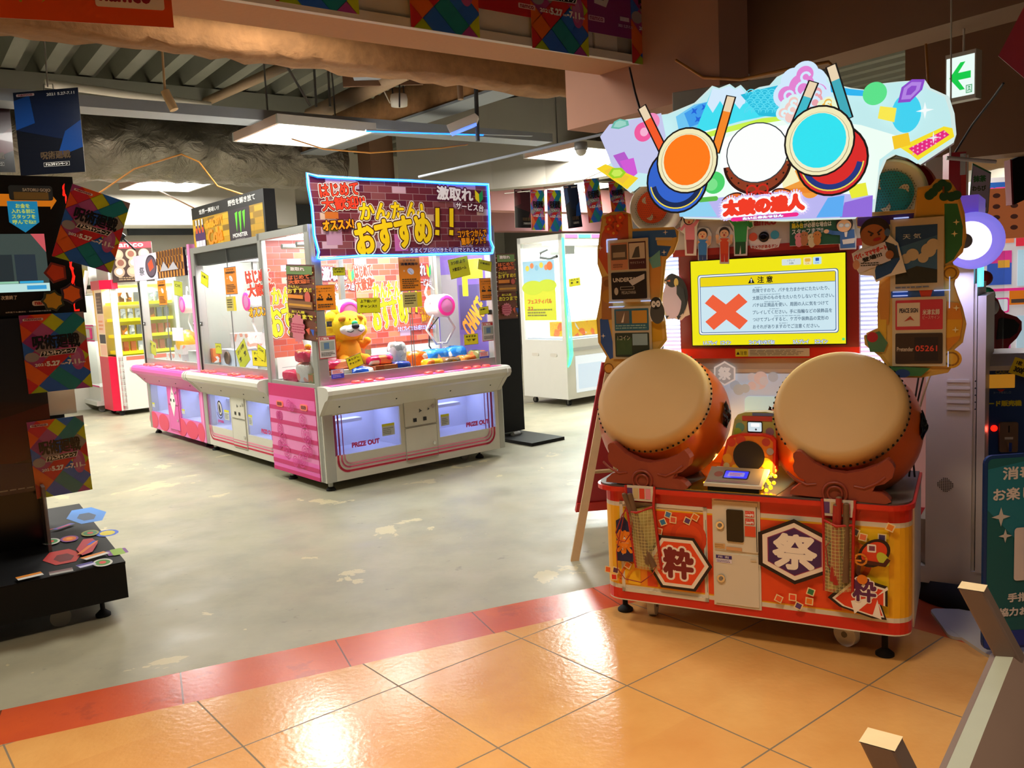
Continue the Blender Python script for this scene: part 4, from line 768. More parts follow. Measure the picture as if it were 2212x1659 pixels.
def d_mom(A):
    A.poly(A.mp((1482, 515), (1500, 515), (1498, 548), (1484, 548)), '#9a3a42'); A.poly(A.mp((1480, 482), (1500, 482), (1501, 518), (1481, 518)), '#e88a98'); A.line(A.mp((1500, 486), (1507, 476), (1508, 463)), .014, '#e88a98'); ov(A, 1508, 459, 4, 5, SK); A.line(A.mp((1480, 486), (1472, 496)), .012, '#e88a98'); ov(A, 1488, 472, 12, 14, HR); ov(A, 1489, 475, 9.5, 9, SK); A.circ(*A.q(1485, 473), .0022, HR); A.circ(*A.q(1493, 473), .0022, HR); ov(A, 1489, 480, 2.5, 2.5, '#c8402a')
cutout('woman_cutout', [(1470, 500), (1470, 488), (1474, 470), (1478, 458), (1492, 455), (1502, 462), (1504, 452), (1512, 454), (1513, 470), (1506, 490), (1504, 552), (1480, 552), (1478, 505)], d_mom, 'cutout of woman in pink cardigan raising one hand', 'cutout', .457)
def d_dad(A):
    A.poly(A.mp((1588, 520), (1611, 519), (1611, 548), (1601, 549), (1600, 530), (1597, 549), (1588, 549)), '#1f5a2f'); A.poly(A.mp((1585, 480), (1615, 478), (1612, 522), (1588, 523)), '#2fa04a'); A.line(A.mp((1588, 484), (1576, 470), (1573, 458)), .018, '#2fa04a'); A.line(A.mp((1612, 482), (1622, 488), (1620, 478)), .016, '#2fa04a'); ov(A, 1573, 452, 5, 6, SK); ov(A, 1622, 473, 5, 6, SK); ov(A, 1597, 460, 15, 16, HR); ov(A, 1597, 465, 13, 13, SK)
    for u in (1591, 1603): ov(A, u, 465, 5, 4, '#bcd8f0'); ov(A, u, 465, 3.5, 2.6, '#eaf4fa')
    ov(A, 1597, 474, 4, 4, '#a8282a')
cutout('man_cutout', [(1568, 458), (1568, 446), (1578, 446), (1583, 452), (1590, 446), (1604, 445), (1614, 452), (1618, 466), (1628, 470), (1628, 490), (1616, 496), (1614, 552), (1586, 553), (1584, 496), (1572, 474)], d_dad, 'cutout of man in green sweater and glasses, arms raised', 'cutout', .455)
def d_bb(A):
    A.poly(A.mp((1706, 462), (1823, 452), (1823, 526), (1706, 531)), '#1d5a3c')
    for t, a, c_, h in (('小さいお子様で', (1711, 482), (1768, 466), '#e8ece4'), ('踏み台が必要な場合は', (1711, 494), (1796, 477), '#e8ece4'), ('スタッフまで!!', (1711, 507), (1778, 491), '#e8ece4')): A.text(t, *A.q(*a), *A.q(*c_), h, .0006)
    x0, z0 = A.q(1711, 494); x1, z1 = A.q(1735, 481); A.rect(x0-.001, z0-.001, x1, z1+.002, '#1d5a3c'); A.text('踏み台', x0, z0, x1, z1, '#e8e02a', .0008)
    for u, v, h in ((1726, 515, '#e8909a'), (1738, 512, '#b87a4a'), (1754, 516, '#d8cc9a'), (1766, 511, '#c8823a')): ov(A, u, v+8, 7, 10, h); ov(A, u, v-3, 8, 8, h); A.circ(*A.q(u-3, v-4), .0018, HR); A.circ(*A.q(u+3, v-4), .0018, HR)
    A.poly(A.mp((1815, 500), (1846, 495), (1848, 535), (1816, 537)), '#3a6aa8'); A.line(A.mp((1818, 504), (1800, 503), (1788, 500)), .016, '#3a6aa8'); ov(A, 1786, 500, 5, 4, SK); A.poly(A.mp((1824, 498), (1832, 497), (1830, 512), (1826, 512)), '#f0f0ec'); A.poly(A.mp((1820, 518), (1848, 514), (1846, 525), (1822, 528)), '#e8e8e4'); ov(A, 1825, 484, 16, 16, HR); ov(A, 1824, 488, 13.5, 12, SK)
    for u in (1818, 1831): ov(A, u, 487, 5, 4, '#bcd8f0'); ov(A, u, 487, 3.6, 2.8, '#eef4f8')
cutout('blackboard_cutout', [(1706, 462), (1823, 452), (1824, 466), (1838, 470), (1845, 485), (1846, 497), (1850, 512), (1849, 538), (1814, 540), (1812, 527), (1706, 532)], d_bb, 'green blackboard notice with teacher figure above the screen', 'notice', .452)
def d_sup(A):
    A.poly(A.mp((1905, 528), (1938, 530), (1944, 560), (1925, 590), (1892, 605), (1890, 585)), '#1a4a86'); A.poly(A.mp((1908, 520), (1932, 528), (1944, 556), (1920, 560), (1905, 545)), '#2c3a48'); ov(A, 1890, 500, 26, 26, HR); ov(A, 1886, 508, 22, 20, '#a8683c'); A.line(A.mp((1876, 500), (1886, 505)), .006, HR); A.line(A.mp((1896, 503), (1904, 496)), .006, HR); A.circ(*A.q(1882, 508), .004, HR); A.circ(*A.q(1899, 506), .004, HR); ov(A, 1895, 517, 7, 3, '#a8242a', .2); ov(A, 1917, 502, 5, 7, '#4a6a9a')
    A.poly(A.mp((1843, 548), (1912, 522), (1925, 562), (1856, 590)), '#dcd8e6'); cx, cz = A.q(1885, 556)
    x, z = A.q(1880, 545); A.text('パパ・ママサポート', x-.06, z-.009, x+.06, z+.009, '#d8322a', .0012, rot=.30); x, z = A.q(1884, 556); A.text('登場!!!', x-.035, z-.008, x+.035, z+.008, '#1a1a1a', .001, rot=.30); x, z = A.q(1890, 570); A.bars(x-.05, z-.008, x+.04, z+.008, 2, '#3a3a3a'); ov(A, 1922, 550, 7, 8, '#a8683c'); ov(A, 1850, 572, 6, 9, '#d8a080')
cutout('man_cutout', [(1840, 548), (1862, 535), (1862, 500), (1868, 482), (1885, 472), (1905, 474), (1918, 490), (1922, 508), (1940, 525), (1950, 562), (1958, 588), (1940, 592), (1915, 598), (1893, 610), (1886, 596), (1858, 594), (1846, 575)], d_sup, 'cutout of man with headset holding white notepad sign', 'cutout', .275)
# stick bags with sticks, hung from the counter lip
def stickbag(quad, sticks, label, lab_s, y0, sk_m):
    qq = T.Y(-.045); P = [qq(*p_) for p_ in quad]
    t = inframe(T, 'stick_bag', label, 'bag'); b = B()
    tl, tr, br_, bl = P
    b.grid(lambda u, v: ((bl[0]+(br_[0]-bl[0])*u)*(1-v)+(tl[0]+(tr[0]-tl[0])*u)*v, -.034-.034*sin(pi*u)*(.5+.5*v), (bl[1]+(br_[1]-bl[1])*u)*(1-v)+(tl[1]+(tr[1]-tl[1])*u)*v), 10, 10, 'bag_net')
    b.grid(lambda u, v: ((bl[0]+(br_[0]-bl[0])*u)*(1-v)+(tl[0]+(tr[0]-tl[0])*u)*v, -.012, (bl[1]+(br_[1]-bl[1])*u)*(1-v)+(tl[1]+(tr[1]-tl[1])*u)*v), 2, 2, 'mesh_bag'); b.obj('pouch', t)
    b = B(); e1 = [(tr[0]+.012, -.03, .628), (tr[0]+.008, -.036, tr[1]), (br_[0]+.004, -.03, br_[1])]; e2 = [(tl[0]-.004, -.036, .628), (tl[0], -.036, tl[1]), (bl[0], -.03, bl[1])]
    b.tube(e1, .006, 'bag_red', 6); b.tube(e2, .006, 'bag_red', 6); b.tube([(tl[0], -.036, tl[1]), ((tl[0]+tr[0])/2, -.070, (tl[1]+tr[1])/2-.006), (tr[0]+.004, -.036, tr[1])], .005, 'bag_red', 6); b.obj('red_binding', t)
    b = B(); b.box(tl[0]-.002, -.036, .565, tr[0]+.008, -.032, .628, 'panel_pale'); A = front(b, -.0365); w_ = (tr[0]-tl[0])/4
    for k, h in enumerate(('#5a3a78', '#c8b88a', '#d8402a', '#d88aa0')): A.rect(tl[0]+k*w_+.002, .575, tl[0]+(k+1)*w_-.002, .618, h)
    b.obj('label_flap', t)
    for k, (u0, v0, u1, v1) in enumerate(sticks):
        p0, p1 = qq(u0, v0), qq(u1, v1); b = B(); b.tube([(p0[0], -.042, p0[1]), (p1[0], -.042, p1[1])], [.011, .0135], 'stick_red' if k in sk_m else 'stick_wood', 12); b.ball((p0[0], -.042, p0[1]), (.011, .011, .006), 'stick_wood', 10, 6)
        solo('drum_stick', b, lab_s[k], 'drum stick', T.o, (0, 0, T.a))
    return t
m, N, L, p = newmat('bag_net'); N.remove(p); tr_ = N.new('ShaderNodeBsdfTransparent'); df = N.new('ShaderNodeBsdfPrincipled'); df.inputs['Base Color'].default_value = (*lin('#d8cc8a'), 1); mx = N.new('ShaderNodeMixShader'); sx = N.new('ShaderNodeSeparateXYZ'); L.new(N.new('ShaderNodeTexCoord').outputs['Object'], sx.inputs[0])
gl_ = mth(N, L, 'LESS_THAN', mth(N, L, 'MINIMUM', mth(N, L, 'PINGPONG', mth(N, L, 'MULTIPLY', sx.outputs[0], 75), .5), mth(N, L, 'PINGPONG', mth(N, L, 'MULTIPLY', sx.outputs[2], 75), .5)), .07)
L.new(mth(N, L, 'ADD', mth(N, L, 'MULTIPLY', gl_, .45), .28), mx.inputs[0])
L.new(tr_.outputs[0], mx.inputs[1]); L.new(df.outputs[0], mx.inputs[2]); L.new(mx.outputs[0], N['Material Output'].inputs[0])
stickbag(((1354, 1106), (1406, 1096), (1424, 1232), (1372, 1228)), ((1348, 1068, 1412, 1225), (1360, 1068, 1400, 1218)), 'mesh stick bag with red edge hanging at the left drum', ['thin brown drum stick leaning out left side of left bag', 'thick brown drum stick in left mesh bag'], 0, ())
stickbag(((1778, 1124), (1838, 1136), (1838, 1280), (1780, 1278)), ((1812, 1076, 1806, 1262), (1828, 1090, 1826, 1258), (1806, 1092, 1800, 1255)), 'mesh stick bag with red edge hanging at the right drum', ['tall red drum stick in the right mesh bag', 'grey brown drum stick in the right mesh bag', 'short red drum stick behind others in right bag'], 0, (0, 2))
b = B(); qq = T.Y(-.05); b.tube([(*[qq(u, v)[0]], -.05, qq(u, v)[1]) for u, v in ((1352, 1102), (1344, 1112), (1330, 1150), (1338, 1168), (1350, 1170), (1364, 1150), (1366, 1120))], .0022, 'cord_red', 5); b.tube([(qq(u, v)[0], -.05, qq(u, v)[1]) for u, v in ((1350, 1100), (1342, 1140), (1332, 1190), (1334, 1228), (1350, 1250), (1385, 1258), (1410, 1240), (1416, 1225))], .0022, 'cord_red', 5)
solo('cord', b, 'thin red cord looping from the left stick bag', 'cord', T.o, (0, 0, T.a))
b = B(); b.tube([(qq(u, v)[0], -.05, qq(u, v)[1]) for u, v in ((1795, 1168), (1784, 1180), (1788, 1220), (1805, 1244), (1830, 1240))], .0022, 'cord_red', 5); solo('cord', b, 'thin red cord in the right stick bag', 'cord', T.o, (0, 0, T.a))
# ================================================================ CLAW MACHINES
CW, CD = 1.73, .90
def brick_print(A, x0, z0, x1, z1, bw=.095, bh=.042, seed=1, pal=('#8a3a34', '#9a4a40', '#7a2f34', '#a85a4a', '#93423a')):
    rnd = random.Random(seed); A.rect(x0, z0, x1, z1, '#a08084'); A.k += 1; z = z0; r = 0
    while z < z1-.004:
        x = x0-(r % 2)*bw/2
        while x < x1:
            a, c = max(x+.002, x0), min(x+bw-.002, x1)
            if c-a > .004: A.rect(a, z+.002, c, min(z+bh-.002, z1), rnd.choice(pal) if rnd.random() < .9 else rnd.choice(('#c8a0a8', '#b89ab0', '#caa890')), 0, True)
            x += bw
        z += bh; r += 1
def pop_print(A, x0, z0, w_, h_, big=True):        # the bold yellow advert on brick
    X = lambda f: x0+w_*f; Z = lambda f: z0+h_*f; k = w_/1.62
    Y1 = '#f8d01c'; o1 = [('#f0e2d0', .013*k), ('#4a1a1a', .0085*k)]
    A.text('はじめて', X(.045), Z(.77), X(.24), Z(.93), '#e8402a', .0035*k, o1, rot=.09); A.text('大歓迎!!', X(.05), Z(.60), X(.27), Z(.76), '#e8402a', .0035*k, o1, rot=.09)
    A.text('かんたん!', X(.24), Z(.49), X(.59), Z(.70), Y1, .006*k, [('#f0e2d0', .018*k), ('#4a1a1a', .012*k)], rot=.04); A.text('おすすめ', X(.21), Z(.09), X(.63), Z(.49), Y1, .011*k, [('#f0e2d0', .029*k), ('#4a1a1a', .020*k)], rot=.15)
    for xx in (.665, .75): A.poly([(X(xx-.012), Z(.37)), (X(xx+.022), Z(.36)), (X(xx+.03), Z(.66)), (X(xx-.005), Z(.66))], '#4a1a1a'); A.poly([(X(xx-.006), Z(.385)), (X(xx+.018), Z(.375)), (X(xx+.024), Z(.645)), (X(xx+.0), Z(.645))], Y1); A.poly([(X(xx-.018), Z(.25)), (X(xx+.018), Z(.24)), (X(xx+.022), Z(.35)), (X(xx-.012), Z(.355))], '#4a1a1a'); A.poly([(X(xx-.012), Z(.27)), (X(xx+.013), Z(.26)), (X(xx+.016), Z(.335)), (X(xx-.008), Z(.34))], Y1)
    A.text('激取れ', X(.68), Z(.76), X(.90), Z(.94), '#f4ecf0', .005*k, [('#5a2038', .016*k)], rot=-.03); A.text('サービス台', X(.79), Z(.62), X(.965), Z(.72), '#f4ecf0', .002*k, [('#5a2038', .009*k)], rot=-.06)
    A.poly([(X(.915), Z(.92)), (X(.94), Z(.86)), (X(.94), Z(.73)), (X(.915), Z(.79))], '#f2dc2a'); A.poly([(X(.965), Z(.92)), (X(.94), Z(.86)), (X(.94), Z(.73)), (X(.965), Z(.79))], '#2a9a5a')
    A.text('オススメ!', X(.045), Z(.34), X(.20), Z(.46), '#f89a1c', .004*k, [('#2a1414', .010*k)], rot=.08); A.text('コツをつかんで', X(.79), Z(.24), X(.975), Z(.34), '#f89a1c', .002*k, [('#2a1414', .008*k)], rot=.05); A.text('簡単ゲット!!', X(.81), Z(.13), X(.965), Z(.235), '#f89a1c', .002*k, [('#2a1414', .008*k)], rot=.05)
    A.text('うまくプレイできたら1回でとれることも!?', X(.50), Z(.02), X(.98), Z(.085), '#f0ecff', .001*k, [('#2a2a9a', .006*k)])
def notice(A, w_, h_, bgc='#f08c1c', kind=0):
    A.rect(0, 0, w_, h_, '#3a4a7a'); A.rect(0, h_*.02, w_, h_*.98, bgc)
    if kind == 0:
        A.text('対人距離維持に', .1*w_, .82*h_, .9*w_, .88*h_, '#2a2418'); A.text('ご協力ください', .12*w_, .72*h_, .88*h_*w_/h_, .78*h_, '#2a2418'); A.text('×', .24*w_, .58*h_, .34*w_, .63*h_, '#2a2418', .001); A.arc(.7*w_, .605*h_, .03*w_, .004, '#2a2418', 0, 2*pi, 12)
        for f_ in (.28, .70): A.rect((f_-.14)*w_, .40*h_, (f_+.14)*w_, .47*h_, '#1a1612'); A.circ((f_-.05)*w_, .5*h_, .03*w_, '#1a1612'); A.circ((f_+.07)*w_, .53*h_, .03*w_, '#1a1612')
        A.bars(.15*w_, .1*h_, .88*w_, .27*h_, 2, '#3a3020')
    else:
        A.text('定期清掃', .2*w_, .87*h_, .8*w_, .94*h_, '#3a2e18'); A.text('消毒実施中', .1*w_, .76*h_, .9*w_, .84*h_, '#2a2418', .001); A.circ(.55*w_, .58*h_, .16*w_, '#e4e8ec', .09*h_, rot=-.4); A.line([(.45*w_, .62*h_), (.62*w_, .50*h_)], .004, '#9aa0a8'); A.star(.24*w_, .60*h_, .05*w_, '#f8f0d8'); A.bars(.12*w_, .08*h_, .9*w_, .38*h_, 5, '#5a4420')
def memo(A, w_, h_, lines):
    A.rect(0, 0, w_, h_, '#4a4a18'); A.rect(.003, .003, w_-.003, h_-.003, '#e6e21a')
    n = len(lines)
    for k, t in enumerate(lines): A.text(t, .14*w_, h_*(.80-.34*k-(.1 if n == 1 else 0))-.1*h_, .84*w_, h_*(.80-.34*k-(.1 if n == 1 else 0))+.08*h_, '#2a2a14', .0008)
def sheet(F, face, u0, v0, u1, v1, off, fn, name, label, cat, rot=0.0, th=.0015, group=None):
    """a loose paper stuck on a face of a machine: bottom-left and top-right corners as seen in the photograph"""
    if face == 'f':
        x0, z0 = F.Y(off)(u0, v0); x1, z1 = F.Y(off)(u1, v1)
    else:
        x0, z0 = F.X(off)(u0, v0); x1, z1 = F.X(off)(u1, v1)
    w_, h_ = abs(x1-x0), abs(z1-z0); b = B(); b.box(0, 0, 0, w_, th, h_, 'panel_pale'); A = front(b, -.0003); fn(A, w_, h_)
    o = b.obj(name); props(o, label, cat, group); cx, cz = (x0+x1)/2, (z0+z1)/2
    M = Matrix.Translation(V((-w_/2, 0, -h_/2))); Rm = Matrix.Rotation(-rot, 4, 'Y')
    if face == 'f': Wm = Matrix.Translation(F.w(cx, off-th, cz)) @ Matrix.Rotation(F.a, 4, 'Z')
    else: Wm = Matrix.Translation(F.w(off-th, -cx, cz)) @ Matrix.Rotation(F.a-pi/2, 4, 'Z')
    o.matrix_world = Wm @ Rm @ M; return o

def claw_machine(F, style, label, left_panel=True):
    t = inframe(F, 'claw_machine', label, 'claw machine', group='claw machines in the arcade')
    bodym = 'warm_white' if style != 'pink' else 'pink'; post = 'aluminium' if style != 'pink' else 'pink_light'
    # lower cabinet with two open prize bays
    b = B()
    wins = ((.075, .672, .262, .572), (1.046, 1.640, .262, .572))
    b.box(0, 0, .07, CW, .02, .262, bodym); b.box(0, 0, .572, CW, .02, .78, bodym)
    for x0, x1 in ((0, .075), (.672, 1.046), (1.640, CW)): b.box(x0, 0, .262, x1, .02, .572, bodym)
    b.box(0, .02, .07, .02, CD, .78, bodym); b.box(CW-.02, .02, .07, CW, CD, .78, bodym); b.box(.02, CD-.02, .07, CW-.02, CD, .78, bodym); b.box(.02, .02, .07, CW-.02, CD-.02, .09, bodym)
    cab = b.obj('cabinet_body', t)
    for x0, x1, z0, z1 in wins:
        b = B(); d = .42; b.box(x0-.01, .021, z0-.02, x1+.01, d, z0-.01, 'chute_white'); b.box(x0-.01, d, z0-.02, x1+.01, d+.01, z1+.06, 'chute_white'); b.box(x0-.02, .021, z0-.02, x0-.01, d, z1+.06, 'chute_white'); b.box(x1+.01, .021, z0-.02, x1+.02, d, z1+.06, 'chute_white'); b.box(x0-.01, .021, z1+.05, x1+.01, d, z1+.06, 'chute_white')
        b.box(x0, .20, z1-.10, x0+(x1-x0)*.62, .30, z1-.075, 'chute_white'); bay = b.obj('prize_bay', t)
        b = B(); b.box(x0+.05, .3, z1+.043, x1-.05, .34, z1+.049, 'tube_blue'); b.obj('bay_lamp', bay)
        b = B(); b.box(x0, .006, z0, x1, .010, z1, 'flap_film'); A = front(b, .0055)
        if style != 'pink':
            s_ = 0 if x0 < .5 else 1
            for k, wd in enumerate((.022, .014, .008)):
                xx = (x0+.012+k*.034) if s_ == 0 else (x1-.045-k*.034); A.rect(xx, z0, xx+wd, z1, '#9a2a6a')
            if style == 'brick' or s_ == 1:
                A.text('PRIZE OUT', x0+.16+.12*s_, z0+.045, x0+.40+.12*s_, z0+.080, '#d23a78', .003)
            A.rect(x0+.43-.41*s_, z0+.09, x0+.545-.44*s_, z0+.185, '#c9ccc8'); A.rect(x0+.43-.41*s_, z0+.165, x0+.545-.44*s_, z0+.185, '#dcd82a'); A.bars(x0+.44-.41*s_, z0+.10, x0+.535-.44*s_, z0+.155, 4, '#8a8e8a')
            if style == 'yellow' and s_ == 0:
                cx, cz = x0+.33, z0+.19; A.circ(cx, cz, .058, '#22221e', .075, rot=.25); A.circ(cx, cz, .046, '#dcd8da', .060, rot=.25); A.poly([(cx-.02, cz+.05), (cx+.01, cz+.02), (cx+.02, cz-.03), (cx-.01, cz-.05), (cx-.03, cz)], '#22221e'); A.text('yamasa', cx-.07, cz-.145, cx+.07, cz-.115, '#c83a8a', .002); A.arc(cx, cz-.02, .075, .008, '#22221e', pi*1.1, pi*1.9, 10)
        else:
            A.rect(x0+.03, z0+.05, x0+.12, z0+.1, '#c9ccc8'); A.rect(x0+.03, z0+.085, x0+.12, z0+.1, '#d8d42a')
        b.obj('prize_flap', bay)
    b = B(); A = front(b, -.0006); ST = ((0, '#c21a3a', .016), (.03, '#e05a7c', .012), (.055, '#e88aa0', .008))
    if style != 'pink':
        for k, h, wd in ST:
            zz = .135+k; r_ = .085-k*.6; xl, xr = .108+k, 1.62-k
            pts = [(xl, .262)]+[(xl+r_-r_*cos(a), zz+r_-r_*sin(a)) for a in [j*pi/16 for j in range(9)]]+[(xr-r_+r_*sin(a), zz+r_-r_*cos(a)) for a in [j*pi/16 for j in range(9)]]+[(xr, .262)]
            A.line(pts, wd+.008, '#efc0c8'); A.line(pts, wd, h)
    else:
        A.rect(0, .07, CW, .262, '#ee7ab8'); A.rect(0, .572, CW, .78, '#ee7ab8'); A.rect(0, .262, .075, .572, '#ee7ab8'); A.rect(.672, .262, 1.046, .572, '#ee7ab8'); A.rect(1.64, .262, CW, .572, '#ee7ab8')
        for x, z, r_ in ((.14, .145, .15), (.48, .145, .17), (1.05, .145, .15), (1.36, .145, .17), (1.62, .145, .10), (.3, .66, .22), (1.4, .66, .24)):
            A.circ(x, z+.02, r_, '#e8506e', .095 if z < .2 else .085)
        A.line([(.70, .10), (.70, .62), (1.02, .62), (1.02, .10)], .004, '#c83a7a', True)
    b.obj('front_print', cab)
    # coin doors
    b = B(); b.box(.708, -.008, .392, 1.016, -.001, .648, bodym if style != 'pink' else 'pink'); b.box(.708, -.008, .118, 1.016, -.001, .384, bodym if style != 'pink' else 'pink')
    A = front(b, -.0085); A.line([(.71, .394), (1.014, .394), (1.014, .646), (.71, .646)], .0025, '#5a5a50', True); A.line([(.71, .12), (1.014, .12), (1.014, .382), (.71, .382)], .0025, '#7a7a70', True)
    if style == 'pink': A.poly([(.77, .42), (.86, .60), (.95, .42), (.86, .26)], '#f4eee8')
    if style != 'pink':
        for k, h, wd in ST: A.rect(.712, .135+k-wd/2, 1.012, .135+k+wd/2, h)
    A.circ(.755, .612, .018, '#15151a'); A.star(.86, .51, .02, '#4a4a48', 3, .4, .4); A.star(.94, .515, .014, '#4a4a48', 3, .4, .4)
    for x in (.79, .885): A.rect(x, .425, x+.032, .455, '#14141a')
    dr = b.obj('coin_door', t)
    b = B(); b.cyl((.985, -.016, .53), (.985, -.008, .53), .014, 'chrome', 16); b.obj('door_lock', dr); b = B(); b.cyl((.98, -.016, .23), (.98, -.008, .23), .014, 'chrome', 16); b.obj('door_lock', dr)
    if style != 'brick':
        pass
    # control shelf
    b = B(); sm = 'warm_white' if style != 'pink' else 'pink'
    P = [(0, .58), (-.10, .695), (-.14, .715), (-.158, .745), (-.155, .775), (-.135, .796), (-.10, .802), (0, .802)]
    b.prism([(.015, y, z) for y, z in P], (CW-.075, 0, 0), sm); sh = b.obj('control_shelf', t, bevel=.004)
    for x0, x1 in ((-.022, .015), (CW-.06, CW-.022)): b = B(); b.prism([(x0, y*1.04-.002, z) for y, z in P], (x1-x0, 0, 0), 'panel_pale'); b.obj('shelf_end_cap', sh)
    b = B(); A = topside(b, .8025); A.rect(.03, -.115, CW-.08, -.004, '#e85aa8' if style == 'brick' else '#ee5a8a'); A.k += 1
    for k in range(14): A.rect(.05+k*.118, -.1, .12+k*.118, -.07+.04*(k % 2), ('#f29ac8', '#f0709a', '#d8408a')[k % 3], 0, True)
    b.obj('shelf_print', sh)
    for x in (.27, .38, .48, .93, 1.04, 1.32, 1.42, 1.52): b = B(); b.lathe([(.036, 0), (.036, .010), (.028, .018), (0, .020)], (x, -.062, .803), (0, 0, 1), 'button_red', 20); b.obj('button', sh)
    for x in (.12, .62, 1.14, 1.56): b = B(); b.cyl((x, -.055, .645), (x, -.048, .64), .007, 'black_metal', 8); b.obj('bolt', sh)
    # posts, rails, panes
    pw = .065
    for x0, y0 in ((0, 0), (CW-.045, 0), (0, CD-pw), (CW-.045, CD-pw)):
        b = B(); w2 = .09 if x0 == 0 and y0 == 0 else .05; d2 = .085 if y0 == 0 else pw
        zt = 2.03 if style == 'pink' and x0 > 0 else 1.985; b.rbox(x0-(.0 if x0 == 0 else .015), y0-.003, .07, x0+w2, y0+d2, zt, .012, post if not (style == 'pink' and x0 == 0) else 'aluminium', 'z'); b.obj('corner_post', t)
    b = B(); b.box(0, 0, 1.93, CW, .05, 1.985, 'aluminium'); b.box(0, CD-.05, 1.93, CW, CD, 1.985, 'aluminium'); b.box(0, .05, 1.93, .05, CD-.05, 1.985, 'aluminium'); b.box(CW-.05, .05, 1.93, CW, CD-.05, 1.985, 'aluminium'); b.box(.05, .05, 1.972, CW-.05, CD-.05, 1.984, 'panel_pale'); b.obj('top_frame', t)
    b = B(); b.box(.085, .002, .802, CW-.05, .030, .868, 'aluminium'); b.obj('pane_rail', t)
    if style != 'brick':
        b = B(); b.box(.045, -.004, .80, .085, .03, 1.72, 'black_metal'); b.obj('black_strip', t)
    for x0, x1, y in ((.088, .86, .012), (.84, CW-.052, .022)):
        b = B(); b.box(x0, y, .868, x1, y+.004, 1.93, 'glass'); b.box(x1-.003 if x0 < .5 else x0, y-.001, .868, x1 if x0 < .5 else x0+.003, y+.005, 1.93, 'grey_metal'); pn = b.obj('front_pane', t)
        b = B(); b.box(x0+.01 if x0 < .5 else x1-.05, y-.012, 1.235, x0+.05 if x0 < .5 else x1-.01, y-.001, 1.275, 'dark_grey'); b.cyl((x0+.03 if x0 < .5 else x1-.03, y-.02, 1.255), (x0+.03 if x0 < .5 else x1-.03, y-.011, 1.255), .011, 'chrome', 12); b.obj('pane_lock', pn)
    b = B(); b.box(.012, .09, .80, .016, CD-.07, 1.93, 'glass'); b.box(.004, .085, .782, .03, CD-.065, .812, 'aluminium'); b.obj('side_pane', t)
    # inside
    b = B(); b.box(.03, .035, .775, CW-.03, CD-.03, .800, 'chute_white'); b.obj('playfield', t)
    b = B(); b.box(.03, CD-.045, .80, CW-.03, CD-.03, 1.94, 'panel_pale'); A = front(b, CD-.0455, 'lit_print')
    if style == 'brick':
        brick_print(A, .05, .98, CW-.16, 1.94, .12, .05, 3, ('#b8503c', '#c8604a', '#a8443a', '#d07858', '#b85a48')); pop_print(A, -.18, 1.12, 1.05, .62); A.rect(.84, 1.02, 1.62, 1.78, '#c86050'); brick_print(A, .84, 1.02, 1.62, 1.78, .12, .05, 8, ('#b8503c', '#c8604a', '#a8443a', '#d07858')); pop_print(A, .80, 1.10, .86, .66)
        A.rect(.06, .81, CW-.06, .985, '#d4d4cc'); A.line([(.1, .9), (1.2, .9)], .004, '#8a8e8a')
    elif style == 'yellow':
        A.rect(.04, .81, CW-.04, 1.93, '#e4e8ea'); brick_print(A, .25, 1.0, .85, 1.7, .1, .045, 5, ('#f0785a', '#f48a68', '#ee6a50')); brick_print(A, 1.2, .95, 1.68, 1.30, .1, .045, 6, ('#f0785a', '#f48a68', '#ee6a50'))
        for r_ in range(4):
            for c_ in range(9): A.circ(1.18+c_*.055, 1.40+r_*.11, .012, ('#e8788a', '#c85a6a', '#8a8aa8')[(c_+r_) % 3], .03)
    else:
        A.rect(.04, .81, CW-.04, 1.93, '#dfe4de')
        for r_ in range(5):
            A.rect(.1, .90+r_*.2, CW-.1, .925+r_*.2, '#f0dc1e')
            for c_ in range(16): A.rect(.12+c_*.1, .93+r_*.2, .19+c_*.1, 1.06+r_*.2, ('#8a908a', '#6a7078', '#a8a498', '#7a6a5a')[(c_*3+r_) % 4])
    b.obj('back_panel', t)
    b = B(); b.box(CW-.05, .05, .80, CW-.032, CD-.05, 1.94, 'panel_pale'); A = Art(b, (CW-.051, 0, 0), (0, -1, 0), (0, 0, 1), 'lit_print'); A.rect(-.82, .81, -.08, 1.93, '#5a4a8e' if style == 'brick' else '#c8c4d0')
    if style == 'brick':
        A.rect(-.8, .9, -.5, 1.6, '#7a7a80'); A.rect(-.48, 1.1, -.1, 1.5, '#3a3a6a'); A.rect(-.42, 1.55, -.12, 1.72, '#e8d82a'); A.rect(-.42, 1.4, -.34, 1.6, '#e8d82a'); A.text('CHANCE', -.45, 1.12, -.1, 1.3, '#f0902a', .006, rot=.8); A.rect(-.8, .81, -.1, .9, '#8a5a4a')
    else: A.rect(-.75, 1.0, -.3, 1.5, '#8a5a4a')
    b.obj('inner_side_print', t)
    b = B(); b.box(.1, .10, 1.945, CW-.1, .135, 1.968, 'tube_white'); b.obj('lamp_tube', t); b = B(); b.box(.1, .62, 1.945, CW-.1, .655, 1.968, 'tube_white'); b.obj('lamp_tube', t)
    b = B(); b.cyl((.05, .30, 1.86), (CW-.05, .30, 1.86), .02, 'aluminium', 12); b.cyl((.05, .55, 1.86), (CW-.05, .55, 1.86), .02, 'aluminium', 12); b.obj('gantry_rail', t)
